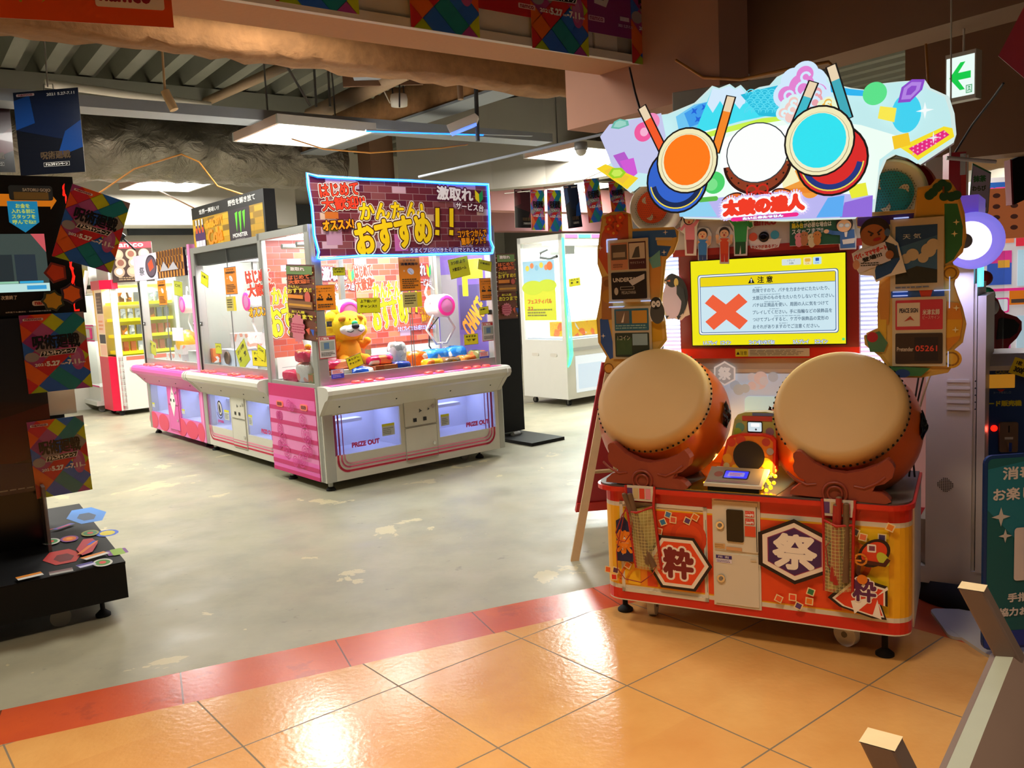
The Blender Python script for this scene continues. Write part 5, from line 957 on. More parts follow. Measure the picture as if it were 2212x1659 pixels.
    # claw units
    for cx, cz in ((.46, 1.33), (1.40, 1.33)) if style == 'brick' else ((.55, 1.45), (1.15, 1.45)):
        cyy = .40; b = B(); b.box(cx-.02, cyy-.02, cz+.09, cx+.02, cyy+.02, 1.88, 'aluminium'); b.box(cx-.08, cyy-.12, 1.82, cx+.08, cyy+.12, 1.9, 'aluminium'); b.cyl((cx, cyy-.07, cz), (cx, cyy+.09, cz), .098, 'plush_white', 32); b.lathe([(.085, 0), (.098, .01), (.1, .04)], (cx, cyy-.108, cz), (0, 1, 0), 'plush_white', 32); cu = b.obj('claw_unit', t)
        b = B(); b.lathe([(.088, -.002), (.088, .012), (.060, .014)], (cx, cyy-.10, cz), (0, -1, 0), 'hot_pink_lit', 36); b.obj('pink_ring', cu); b = B(); b.lathe([(.060, .012), (.0, .016)], (cx, cyy-.10, cz), (0, -1, 0), 'pink_light', 36); b.obj('ring_face', cu)
        b = B(); b.tube([(cx-.10, cyy, cz+.03), (cx-.14, cyy, cz+.12), (cx-.11, cyy, cz+.19), (cx-.05, cyy, cz+.14)], .010, 'plush_white', 8); b.obj('ear_loop', cu)
        for sx in (-1, 1): b = B(); b.tube([(cx+sx*.07, cyy, cz-.08), (cx+sx*.15, cyy, cz-.20), (cx+sx*.05, cyy, cz-.33), (cx+sx*.005, cyy, cz-.325)], .011, 'claw_clear', 8); b.obj('claw_arm', cu)
        b = B(); b.tube([(cx+.02, cyy+.05, cz-.1), (cx-.05, cyy+.1, cz-.2), (cx-.05, cyy+.12, cz-.35), (cx+.06, cyy+.15, cz-.48)], .006, 'cable_black', 6); b.obj('cable', cu)
    # pink side panel with striped print
    if left_panel:
        b = B(); b.rbox(-.004, .088, .07, .0, CD-.004, .785, .008, 'hot_pink', 'x'); A = left(b, -.0045); A.rect(-CD+.006, .685, -.090, .783, '#d2246c'); A.rect(-CD+.006, .072, -.090, .685, '#f08ac2'); A.rect(-CD+.006, .58, -.09, .685, '#ee6ab2'); A.rect(-CD+.006, .072, -.09, .2, '#f06abc')
        for zz in (.575, .463, .350, .240, .135, .072): A.rect(-CD+.006, zz, -.090, zz+.034 if zz > .08 else zz+.03, '#cf2a72')
        rnd = random.Random(11)
        for (y, z, r_) in ((.70, .53, .035), (.74, .53, .03), (.72, .42, .045), (.68, .34, .05), (.74, .29, .03), (.62, .25, .05), (.30, .52, .05), (.26, .42, .06), (.22, .37, .04), (.35, .21, .055), (.28, .28, .05), (.5, .63, .04), (.44, .62, .03), (.18, .3, .03), (.45, .19, .04)):
            A.arc(-y, z, r_, .009, '#e0409a', 0, 2*pi, 18); A.arc(-y, z, r_*.55, .007, '#e0409a', 0, 2*pi, 14); A.circ(-y, z, r_*.22, '#e0409a', n=10)
        for k in range(60): A.circ(-.2-.004*(k % 10)*6, .6+.010*(k//10), .0025, '#f6b4dc', n=5)
        sp = b.obj('side_panel', t)
        for y in (.69, .27):
            b = B(); b.rbox(-.012, y-.058, .602, -.0045, y+.058, .650, .016, 'handle_pink', 'x'); b.rbox(-.0125, y-.042, .612, -.0118, y+.042, .640, .010, 'maroon', 'x'); b.obj('recessed_handle', sp)
    for x, y in ((.06, .06), (1.52, .10), (.06, .70), (1.66, .82)):
        b = B(); b.cyl((x, y, .02), (x, y, .075), .018 if x < .1 else .010, 'aluminium' if x < .1 else 'black_metal', 12); b.lathe([(0, 0), (.036, 0), (.036, .01), (.02, .03)], (x, y, 0), (0, 0, 1), 'black_rubber', 16); b.obj('leveling_foot', t)
    b = B(); b.cyl((1.38, .12, .042), (1.38, .15, .042), .040, 'grey_metal', 20); b.box(1.36, .11, .07, 1.40, .16, .08, 'grey_metal'); b.obj('caster', t)
    area('claw_lamp', F.w(CW/2, .36, 1.935), 1.4, 80 if style == 'brick' else 60, (1, .98, .97), (0, 0, F.a), .5)
    area('bay_glow', F.w(.37, .24, .60), .5, 1.6, (.55, .6, 1), (0, 0, F.a), .2); area('bay_glow.001', F.w(1.34, .24, .60), .5, 1.6, (.55, .6, 1), (0, 0, F.a), .2)
    return t
mat('tube_blue', '#dfe6ff', .3, emit=3.0, emit_hex='#8f9cff'); mat('hot_pink_lit', '#ff3aa0', .3, emit=.4); mat('handle_pink', '#f2705a', .3, emit=.1); mat('claw_clear', '#e8e8e4', .15)
m, N, L, p = newmat('flap_film'); N.remove(p); tr_ = N.new('ShaderNodeBsdfTransparent'); tr_.inputs[0].default_value = (.92, .93, .98, 1); gl = N.new('ShaderNodeBsdfPrincipled'); gl.inputs['Base Color'].default_value = (.8, .82, .95, 1); gl.inputs['Roughness'].default_value = .12
mx = N.new('ShaderNodeMixShader'); mx.inputs[0].default_value = .14; L.new(tr_.outputs[0], mx.inputs[1]); L.new(gl.outputs[0], mx.inputs[2]); L.new(mx.outputs[0], N['Material Output'].inputs[0])
CM = claw_machine(K, 'brick', 'claw machine under the blue lit brick banner, pink striped side panel')
RY = Frame((K.w(.10, 2.68).x, K.w(.10, 2.68).y), 39.8-90); RP = Frame((K.w(.10, 4.43).x, K.w(.10, 4.43).y), 39.8-90)
CY = claw_machine(RY, 'yellow', 'white claw machine under the black and yellow sign, middle of the row', False)
CP = claw_machine(RP, 'pink', 'pink claw machine with bubble print at the far end of the row', False)

# banner film with blue light tube
t = inframe(K, 'banner', 'brick patterned banner with big yellow lettering and blue light tube', 'banner')
b = B(); bx0, bx1, bz0, bz1 = .02, 1.64, 1.752, 2.315; b.box(bx0, -.045, bz0, bx1, -.042, bz1, 'panel_pale'); A = front(b, -.0455, 'film')
brick_print(A, bx0, bz0, bx1, bz1, .125, .052, 9, ('#6a2a34', '#7a3a40', '#5c2438', '#83484a', '#70303a'))
for x, z, w_, h_, h in ((.12, 1.83, .13, .12, '#b88aa0'), (.10, 1.93, .12, .05, '#9a8a2a'), (.35, 1.79, .14, .11, '#c89ab8'), (.70, 1.78, .12, .13, '#c86aa8'), (.12, 2.02, .11, .05, '#c0662a'), (1.28, 2.12, .09, .08, '#b090a0'), (.36, 2.24, .06, .05, '#a890a8')): A.rect(x, z, x+w_, z+h_, h)
pop_print(A, bx0, bz0, bx1-bx0, bz1-bz0); b.obj('printed_film', t)
loop = [(.0, -.055, 2.335), (.08, -.055, 2.318)]+[(.08+.39*k, -.055, 2.318-.004*(k % 2)) for k in range(1, 5)]+[(1.645, -.055, 2.325), (1.648, -.055, 2.1), (1.640, -.055, 1.86), (1.668, -.055, 1.80), (1.655, -.055, 1.752), (1.60, -.055, 1.748), (1.2, -.055, 1.752), (.8, -.055, 1.745), (.4, -.055, 1.748), (.06, -.055, 1.728), (.03, -.055, 1.735), (.045, -.055, 1.78), (.02, -.055, 1.9), (.02, -.055, 2.1), (.002, -.055, 2.25)]
b = B(); b.tube(loop, .011, 'led_blue', 8, True); lt = b.obj('light_tube', t)
b = B(); b.tube([(x, y-.009, z) for x, y, z in loop], .0045, 'led_core', 6, True); b.obj('bright_core', lt)
b = B()
for x in (.3, 1.3): b.cyl((x, -.03, 1.98), (x, -.03, 2.31), .006, 'aluminium', 8)
b.box(.02, -.035, 2.28, 1.63, -.03, 2.30, 'aluminium'); b.obj('support_rod', t)

# papers on the brick machine
sheet(K, 'f', 680, 672, 722, 614, -.003, lambda A, w_, h_: notice(A, w_, h_), 'paper_notice', 'orange distancing notice on the left front pane above the lion', 'notice')
sheet(K, 'f', 864, 630, 905, 555, -.003, lambda A, w_, h_: notice(A, w_, h_, kind=1), 'paper_notice', 'orange cleaning notice with a hand, centre of front pane', 'notice')
sheet(K, 'f', 1037, 650, 1064, 600, .01, lambda A, w_, h_: notice(A, w_, h_), 'paper_notice', 'orange distancing notice near the right end of front pane', 'notice')
def slip(A, w_, h_): A.rect(0, 0, w_, h_, '#c8b86a'); A.rect(w_*.75, 0, w_, h_, '#f2d41c'); A.bars(.1*w_, .2*h_, .7*w_, .85*h_, 4, '#5a5230')
sheet(K, 'f', 871, 665, 910, 630, -.003, slip, 'paper_slip', 'beige paper slip under the cleaning notice with the hand', 'notice')
for args, rot, lines, lab in (((772, 678, 820, 642), -.03, ('上下狙いが', 'チャンス!!'), 'yellow memo with handwriting directly above the lion plush'), ((971, 600, 1012, 556), .16, ('3つ折より', '大歓迎ルーム'), 'large tilted yellow memo at the banner right end'), ((1033, 585, 1061, 562), -.18, ('ご自由に',), 'small yellow memo upper right corner of the front pane'),
                              ((719, 596, 745, 577), 0, ('ゲット', 'しやすい'), 'small yellow memo high on the left pane'), ((750, 796, 782, 766), .28, ('あと少し', 'チャンス!'), 'tilted yellow memo low over the snack boxes'), ((1003, 746, 1032, 720), 0, ('おすすめ', 'です'), 'yellow memo over the blue snack bags at right'), ((1035, 680, 1055, 662), .1, ('お願い',), 'tiny yellow memo beside the orange CH lettering')):
    sheet(K, 'f', *args, -.004, lambda A, w_, h_, l_=lines: memo(A, w_, h_, l_), 'yellow_memo', lab, 'note', rot)
def guide(A, w_, h_):
    A.rect(0, 0, w_, h_, '#b03038'); A.rect(.006, .006, w_-.006, h_-.006, '#d4d0c8'); A.rect(.1*w_, .82*h_, .95*w_, .95*h_, '#c83a3a'); A.text('ご案内', .15*w_, .84*h_, .6*w_, .93*h_, '#f4e4dc', .001); A.rect(.12*w_, .36*h_, .9*w_, .76*h_, '#9aa49a'); A.rect(.3*w_, .42*h_, .6*w_, .7*h_, '#5a7a9a'); A.bars(.12*w_, .1*h_, .9*w_, .3*h_, 3, '#6a6a66')
sheet(K, 'f', 690, 776, 724, 724, -.004, guide, 'guide_card', 'white and red guide card left of the lion plush', 'card'); sheet(K, 'f', 1042, 738, 1070, 694, .012, guide, 'guide_card', 'white and red guide card at the right end of the pane', 'card')
def tag_(A, w_, h_): A.rect(0, 0, w_, h_, '#3a4ac0', .006); A.rect(.003, .5*h_, w_-.003, h_-.003, '#e4e0e0'); A.bars(.12*w_, .55*h_, .9*w_, .92*h_, 3, '#c83a3a', .6); A.bars(.12*w_, .1*h_, .9*w_, .42*h_, 2, '#9aa4f0')
sheet(K, 'f', 716, 819, 742, 796, -.004, tag_, 'service_tag', 'blue and white service tag at the bottom of left pane', 'tag'); sheet(K, 'f', 1036, 781, 1055, 758, .012, tag_, 'service_tag', 'blue and white service tag at the bottom right of the pane', 'tag')
def vert(A, w_, h_):
    A.rect(0, 0, w_, h_, '#5a2f22'); A.rect(.01, .01, w_-.01, h_-.01, '#7a4028')
    for k in range(26): A.rect(.004 if k % 2 else w_-.02, .02+k*h_/28, .018 if k % 2 else w_-.005, .03+k*h_/28, ('#d8b04a', '#d88a9a', '#4a7a3a', '#e0d8c8')[k % 4])
    A.rect(.02, .87*h_, w_-.02, .98*h_, '#6a8a4a'); A.text('激取れ', .2*w_, .92*h_, .7*w_, .965*h_, '#f4ece4', .002, [('#7a1a2a', .005)]); A.text('はじめて', .12*w_, .81*h_, .86*w_, .86*h_, '#ee6a1c', .002, [('#3a1010', .004)], rot=.05); A.text('大歓迎!!', .12*w_, .75*h_, .86*w_, .80*h_, '#ee6a1c', .002, [('#3a1010', .004)], rot=.05)
    A.text('かんたん!', .1*w_, .69*h_, .5*w_, .725*h_, '#f4d42a', .001, [('#3a1010', .004)]); A.text('おすすめ!!', .08*w_, .63*h_, .92*w_, .69*h_, '#f4d42a', .002, [('#3a1010', .005)], rot=.05); A.rect(.08*w_, .55*h_, .62*w_, .60*h_, '#ee8a1c'); A.circ(.78*w_, .57*h_, .1*w_, '#d85a4a')
    A.rect(.06*w_, .42*h_, .94*w_, .52*h_, '#8a5a2a'); A.rect(.1*w_, .45*h_, .9*w_, .48*h_, '#d8962a'); A.text('お1人様', .2*w_, .355*h_, .66*w_, .39*h_, '#f4e02a', .001, [('#3a1010', .003)]); A.text('お2つまで', .06*w_, .285*h_, .94*w_, .345*h_, '#f4e02a', .002, [('#3a1010', .005)])
    A.star(.4*w_, .15*h_, .26*w_, '#d87a88', 14, .82); A.bars(.15*w_, .08*h_, .66*w_, .22*h_, 4, '#b83a5a'); A.poly([(.68*w_, .15*h_), (.82*w_, .18*h_), (.8*w_, .08*h_)], '#e05a3a'); A.poly([(.84*w_, .16*h_), (.97*w_, .16*h_), (.94*w_, .07*h_)], '#2a5ac0')
sheet(K, 'l', 629, 733, 677, 568, -.006, vert, 'vertical_poster', 'tall brown limit poster on the left side pane of brick machine', 'poster', -.06)

# prizes inside the brick machine
def snackbag(b, c, w_, d, h_, rot, m1, m2):
    rnd = random.Random(int(c[0]*1000+c[1]*77)); cr, sr = cos(rot), sin(rot)
    def fn(u, v):
        th = 2*pi*u; ph = pi*v-pi/2; k = .55+.45*abs(cos(th))
        x = w_/2*math.copysign(abs(cos(th))**.45, cos(th))*cos(ph)**.35 if cos(ph) > 0 else 0; y = d/2*math.copysign(abs(sin(th))**.45, sin(th))*(cos(ph)**.35 if cos(ph) > 0 else 0); z = h_/2*math.copysign(abs(sin(ph))**.6, sin(ph))
        x += rnd.uniform(-.004, .004); y += rnd.uniform(-.004, .004); z += rnd.uniform(-.005, .005)
        return (c[0]+x*cr-y*sr, c[1]+x*sr+y*cr, c[2]+max(z, -h_/2)+h_/2)
    b.grid(fn, 22, 10, m1)
for nm, h, h2, s_ in (('snack_blue', '#1f5ac8', '#1a3a8a', 9), ('snack_pink', '#ee2f62', '#f0885a', 9), ('snack_brown', '#b8683a', '#a8502c', 7), ('snack_orange', '#f0661c', '#f08a3a', 22), ('snack_sky', '#2a8af0', '#5ab0f8', 24), ('snack_silver', '#b8bab8', '#8a8c8a', 26), ('snack_yellow', '#f0b41c', '#e8702a', 12), ('snack_white', '#e8dcd8', '#f0a08a', 16), ('snack_dark', '#7a5a3a', '#c8782a', 16), ('snack_green', '#7a7a4a', '#b8683a', 18), ('snack_lilac', '#c8a8e0', '#7ab0e8', 18)): mat2(nm, h, h2, .2, s_)
def prizes(F, items, grp, whr):
    n = {}
    for (x, y, z, w_, d, h_, rot, m1, kind) in items:
        b = B(); colr = m1.split('_')[1]
        if kind == 'box':
            cr, sr = cos(rot), sin(rot); b.prism([(x+a*cr-c*sr, y+a*sr+c*cr, z) for a, c in ((-w_/2, -d/2), (w_/2, -d/2), (w_/2, d/2), (-w_/2, d/2))], (0, 0, h_), m1); o = b.obj('snack_box', None, .006)
        else:
            snackbag(b, (x, y, z), w_, d, h_, rot, m1, m1); b.add([], [], m1); o = b.obj('snack_bag')
        n[m1+kind] = n.get(m1+kind, 0)+1
        o.location = F.o; o.rotation_euler = (0, 0, F.a); yield o, colr, kind, (x, y, z)
LAB = []
it = [(.20, .11, .80, .20, .14, .10, 0, 'snack_brown', 'box'), (.41, .12, .80, .20, .14, .10, .05, 'snack_blue', 'bag'), (.62, .12, .80, .20, .14, .10, -.04, 'snack_brown', 'box'), (.78, .13, .80, .17, .14, .11, .06, 'snack_blue', 'bag'),
      (.24, .17, .90, .22, .16, .07, .1, 'snack_pink', 'bag'), (.62, .18, .90, .22, .15, .07, -.1, 'snack_pink', 'bag'), (.15, .42, .80, .18, .2, .16, .2, 'snack_white', 'bag'), (.44, .44, .80, .24, .2, .12, 0, 'snack_pink', 'bag'), (.70, .40, .80, .22, .2, .14, .2, 'snack_white', 'bag'), (.62, .56, .80, .22, .2, .24, 0, 'snack_green', 'box'), (.75, .32, .90, .18, .15, .08, .3, 'snack_lilac', 'bag'),
      (.95, .16, .80, .12, .2, .05, .5, 'snack_silver', 'bag'), (.86, .28, .80, .14, .12, .26, .1, 'snack_silver', 'bag'), (1.11, .14, .80, .17, .14, .10, 0, 'snack_yellow', 'bag'), (1.29, .14, .80, .17, .14, .10, .05, 'snack_dark', 'bag'), (1.46, .14, .80, .16, .14, .10, 0, 'snack_orange', 'bag'), (1.60, .16, .80, .12, .16, .13, .1, 'snack_green', 'bag'), (1.06, .34, .80, .22, .18, .16, 0, 'snack_orange', 'bag'), (1.30, .38, .80, .24, .18, .16, .1, 'snack_sky', 'bag'), (1.50, .36, .80, .2, .18, .17, -.1, 'snack_sky', 'bag'),
      (.10, .20, .80, .10, .16, .08, 0, 'snack_green', 'box'), (.11, .62, .80, .14, .2, .09, .2, 'snack_pink', 'bag'), (.10, .40, .96, .12, .16, .10, .1, 'snack_pink', 'bag')]
names = ['brown snack box at the front left corner of the prize bed', 'blue snack bag in front row beside the left brown box', 'brown snack box in front row below the lion', 'blue snack bag in front row at the pane joint', 'pink snack bag lying on the front left box', 'pink snack bag lying on the brown box under lion', 'white snack bag against the left pane beside the goose', 'pink snack bag under the lion plush', 'white snack bag right of the lion', 'tall green snack pack behind the lion at right', 'lilac snack bag on the white bag right of lion',
         'flat silver snack bag lying by the pane joint', 'upright silver foil snack bag by the pane joint', 'yellow snack bag in front row right of silver bag', 'dark snack bag in front row, right half', 'orange snack bag in front row, right half', 'green snack bag at the far right front', 'orange snack bag in the second row', 'sky blue snack bag in second row beside orange bag', 'sky blue snack bag under the yellow memo at right', 'small green snack box beside the left pane', 'pink snack bag near the left rear of the bed', 'pink snack bag on the white bag beside goose']
for (o, c_, k_, p_), nm in zip(prizes(K, it, '', ''), names): props(o, nm, 'snack', 'snack prizes in the brick claw machine')
# lion plush
t = inframe(K, 'lion_plush', 'yellow lion plush with green nose patch sitting in the claw machine', 'plush toy', .44, .34, .93)
b = B(); b.lathe([(0, 0), (.10, .0), (.115, .06), (.10, .14), (.07, .19), (0, .2)], (0, 0, 0), (0, 0, 1), 'plush_orange', 28); b.obj('torso', t, sub=1)
b = B(); b.ball((0, -.02, .29), (.145, .11, .125), 'plush_yellow', 24, 16); hd_ = b.obj('head', t)
b = B()
for k in range(11): a = 2*pi*k/11+.28; b.ball((.135*cos(a), .01, .285+.118*sin(a)), (.062, .055, .062), 'plush_yellow', 16, 10)
b.obj('mane', hd_)
b = B(); b.ball((0, -.115, .255), (.092, .045, .05), 'plush_white', 20, 12); b.ball((-.055, -.105, .262), (.055, .035, .038), 'plush_white', 16, 10); b.ball((.055, -.105, .262), (.055, .035, .038), 'plush_white', 16, 10); mz = b.obj('muzzle', hd_)
b = B(); b.ball((0, -.155, .288), (.034, .022, .022), 'plush_black', 16, 10); b.obj('nose', mz); b = B(); b.ball((0, -.145, .312), (.026, .018, .020), 'plush_green', 16, 10); b.obj('nose_patch', mz)
for sx in (-1, 1):
    b = B(); b.ball((sx*.078, -.09, .352), (.032, .03, .022), 'plush_brown', 14, 8, Matrix.Rotation(sx*.5, 3, 'Y')); b.obj('ear', hd_); b = B(); b.ball((sx*.026, -.118, .345), .008, 'plush_brown', 8, 6); b.obj('eye', hd_)
    b = B(); b.tube([(sx*.02, -.158, .255), (sx*.045, -.156, .243), (sx*.072, -.146, .252)], .0035, 'plush_black', 6); b.obj('mouth_line', mz)
    b = B(); b.tube([(sx*.085, -.01, .15), (sx*.13, -.03, .13), (sx*.155, -.05, .16)], [.035, .034, .03], 'plush_orange', 12); b.ball((sx*.155, -.05, .16), .031, 'plush_orange', 12, 8); b.obj('arm', t); b = B(); b.tube([(sx*.06, -.05, .03), (sx*.09, -.12, .02)], [.045, .04], 'plush_orange', 12); b.ball((sx*.09, -.125, .02), .042, 'plush_orange', 12, 8); b.obj('leg', t)
# long necked white plush bird behind the side pane
t = inframe(K, 'goose_plush', 'white long necked bird plush behind the left side pane', 'plush toy', .19, .30, .86)
b = B(); b.ball((0, 0, .12), (.09, .16, .115), 'plush_white', 24, 16); b.tube([(0, .12, .17), (0, .20, .27), (-.01, .27, .38), (-.02, .30, .45)], [.06, .048, .036, .028], 'plush_white', 16); b.ball((-.02, .31, .47), (.034, .05, .034), 'plush_white', 14, 10); b.obj('body', t)
b = B(); b.tube([(-.03, .26, .40), (-.03, .22, .33)], [.024, .03], 'plush_pink', 10); b.obj('pink_stripe', t); b = B(); b.ball((-.075, .07, .22), (.025, .03, .02), 'plush_orange', 10, 8); b.obj('foot', t)
# boxes in the two row machines
def simple_prizes(F, lst, grp):
    for (x, y, z, w_, d, h_, m1, nm) in lst:
        b = B(); b.box(x-w_/2, y-d/2, z, x+w_/2, y+d/2, z+h_, m1); o = b.obj('prize_box', None, .004); o.location = F.o; o.rotation_euler = (0, 0, F.a); props(o, nm, 'box', grp)
simple_prizes(RY, [(.36, .30, .80, .5, .3, .20, 'chute_white', 'white prize box with round hole in white claw machine'), (1.28, .32, .80, .62, .3, .22, 'lamp_case_grey', 'grey prize box at right in the white claw machine'), (.42, .34, 1.0, .42, .2, .15, 'snack_white', 'pale figure box lying on the white prize box'), (1.36, .36, 1.02, .44, .2, .12, 'snack_silver', 'silver wrapped box on the grey prize box'), (.12, .12, .87, .07, .08, .14, 'snack_orange', 'small orange box in the left corner of white machine')], 'boxes in the white claw machine')
b = B(); b.lathe([(.0, 0), (.062, 0), (.06, .012)], RY.w(.36, .14, .92), RY.y*-1, 'brown_board', 24); solo('round_opening', b, 'dark round opening on the front of white prize box', 'opening')
sheet(RY, 'f', 515, 792, 535, 742, .10, lambda A, w_, h_: memo(A, w_, h_, ('お得', '!!')), 'yellow_memo', 'yellow memo leaning beside the round hole', 'note', .5); sheet(RY, 'f', 467, 764, 478, 742, .10, lambda A, w_, h_: memo(A, w_, h_, ('穴',)), 'yellow_memo', 'narrow yellow memo left of the round hole', 'note')
sheet(RY, 'f', 547, 790, 575, 758, -.004, lambda A, w_, h_: memo(A, w_, h_, ('チャンス', '!!')), 'yellow_memo', 'yellow memo low at the right end of white machine', 'note'); sheet(RY, 'f', 558, 776, 572, 748, -.008, lambda A, w_, h_: memo(A, w_, h_, ('OK',)), 'yellow_memo', 'tilted yellow memo overlapping another at white machine', 'note', -.3)
sheet(RY, 'f', 436, 618, 449, 589, -.004, lambda A, w_, h_: memo(A, w_, h_, ('お願い',)), 'yellow_memo', 'tilted yellow memo top left of white machine pane', 'note', -.3)
sheet(RY, 'f', 489, 637, 509, 575, -.004, lambda A, w_, h_: notice(A, w_, h_, kind=1), 'paper_notice', 'orange cleaning notice on the white machine pane', 'notice'); sheet(RY, 'f', 491, 672, 509, 640, -.004, slip, 'paper_slip', 'beige paper slip under the white machine notice', 'notice')
simple_prizes(RP, [(.55, .3, .80, .5, .3, .12, 'snack_white', 'pale prize box at left in the pink claw machine'), (1.25, .32, .80, .6, .3, .16, 'lamp_case_grey', 'grey prize box at right in the pink claw machine'), (1.2, .34, .96, .4, .2, .10, 'snack_brown', 'brown snack box on the grey box in pink machine')], 'boxes in the pink claw machine')
b = B(); b.ball((0, 0, 0), (.13, .12, .14), 'snack_yellow', 20, 14); b.box(-.13, -.10, -.12, .13, .10, -.02, 'snack_white'); solo('round_plush', b, 'round yellow prize on the pale box in pink machine', 'prize', RP.w(.72, .25, 1.035), (0, 0, RP.a))
sheet(RP, 'f', 325, 765, 336, 737, .06, lambda A, w_, h_: memo(A, w_, h_, ('!!',)), 'yellow_memo', 'yellow memo low left in the pink machine', 'note', -.2); sheet(RP, 'f', 378, 640, 393, 606, .05, lambda A, w_, h_: memo(A, w_, h_, ('OK',)), 'yellow_memo', 'yellow memo upper right in the pink machine', 'note', -.1)
sheet(RP, 'f', 345, 660, 357, 604, -.004, lambda A, w_, h_: notice(A, w_, h_, kind=1), 'paper_notice', 'orange cleaning notice on the pink machine pane', 'notice'); sheet(RP, 'f', 374, 736, 395, 708, -.003, lambda A, w_, h_: A.rect(0, 0, w_, h_, '#d8d8ec'), 'paper_sheet', 'plain white sheet on the pink machine pane', 'paper')
# header signs of the two row machines
def sign_yellow(A, w_, h_):
    A.rect(0, 0, w_, h_, '#141310'); A.rect(.004, .22*h_, w_-.03, .80*h_, '#b8901a'); rnd = random.Random(4); A.k += 1
    for r_ in range(6):
        for c_ in range(9): A.rect(.01+c_*w_*.107+(r_ % 2)*.03, (.23+r_*.093)*h_, min(.01+c_*w_*.107+(r_ % 2)*.03+w_*.10, w_-.03), (.315+r_*.093)*h_, rnd.choice(('#d8a81c', '#c8981a', '#a8801c', '#e0b424', '#8a6a1c')), 0, True)
    A.text('世界一美味い!?', .12*w_, .86*h_, .42*w_, .94*h_, '#f0eee8', .001); A.text('野性を解き放て', .55*w_, .87*h_, .90*w_, .96*h_, '#f0eee8', .002)
    A.rect(.54*w_, .26*h_, .82*w_, .80*h_, '#33262e')
    for x, l_ in ((.63, .30), (.68, .36), (.73, .28)): A.poly([(x*w_, .74*h_), ((x+.035)*w_, .76*h_), ((x+.022)*w_, (.74-l_*.6)*h_), ((x+.012)*w_, (.74-l_)*h_), ((x+.005)*w_, (.74-l_*.5)*h_)], '#6ae02a')
    A.text('MONSTER', .585*w_, .36*h_, .775*w_, .42*h_, '#e8e4e0', .002); A.text('ENERGY', .62*w_, .315*h_, .74*w_, .335*h_, '#b8b0ac')
    for k in range(3):
        x = (.045+.05*k)*w_; A.poly([(x, .28*h_), (x+.05*w_, .28*h_), (x+.055*w_, .5*h_), (x+.03*w_, .66*h_), (x+.03*w_, .78*h_), (x+.01*w_, .78*h_), (x+.01*w_, .66*h_), (x-.01*w_, .5*h_)], '#4a2a5a'); A.rect(x+.008*w_, .55*h_, x+.032*w_, .64*h_, '#d8501c'); A.rect(x+.01*w_, .68*h_, x+.03*w_, .78*h_, '#e8e0d8'); A.rect(x, .28*h_, x+.045*w_, .42*h_, '#d8d4dc')
    A.text('CURIOSITY', .22*w_, .62*h_, .46*w_, .74*h_, '#f8a41c', .004, rot=.06); A.text('Cola', .24*w_, .34*h_, .45*w_, .58*h_, '#f8901c', .005, rot=.1)
def header_sign(F, x0, x1, z0, z1, fn, label, y=-.10, dep=.12):
    b = B(); b.box(x0, y, z0, x1, y+dep, z1, 'black_metal'); A = Art(b, (x0, y-.0005, z0), (1, 0, 0), (0, 0, 1), 'lit_print'); fn(A, x1-x0, z1-z0); solo('header_sign', b, label, 'sign', F.o, (0, 0, F.a))
header_sign(RY, .06, 1.70, 1.815, 2.36, sign_yellow, 'black and yellow drinks sign above the white claw machine', .03, .10)
def sign_pink(A, w_, h_):
    A.rect(0, 0, w_, h_, '#cfc4d4'); A.circ(.37*w_, .5*h_, .115*w_, '#2a2430', .44*h_); A.circ(.37*w_, .5*h_, .10*w_, '#5a4a5a', .38*h_); A.poly([(.31*w_, .62*h_), (.40*w_, .78*h_), (.43*w_, .45*h_), (.34*w_, .3*h_)], '#d8482a'); A.text('祭', .12*w_, .2*h_, .22*w_, .52*h_, '#5a5a62', .002)
    A.rect(.5*w_, .0, w_, h_, '#c8843a')
    for r_ in range(4):
        for c_ in range(9): A.rect((.5+.055*c_+(r_ % 2)*.027)*w_, r_*h_/4, min((.527+.055*c_+(r_ % 2)*.027)*w_, w_), (r_+1)*h_/4, '#4a2a1c')
    A.poly([(.58*w_, .25*h_), (.66*w_, .6*h_), (.74*w_, .3*h_), (.84*w_, .55*h_), (.92*w_, .25*h_)], '#a8a4a8')
header_sign(RP, .02, 1.62, 1.735, 2.01, sign_pink, 'checkered header sign with red stone picture on pink machine', -.02, .03)
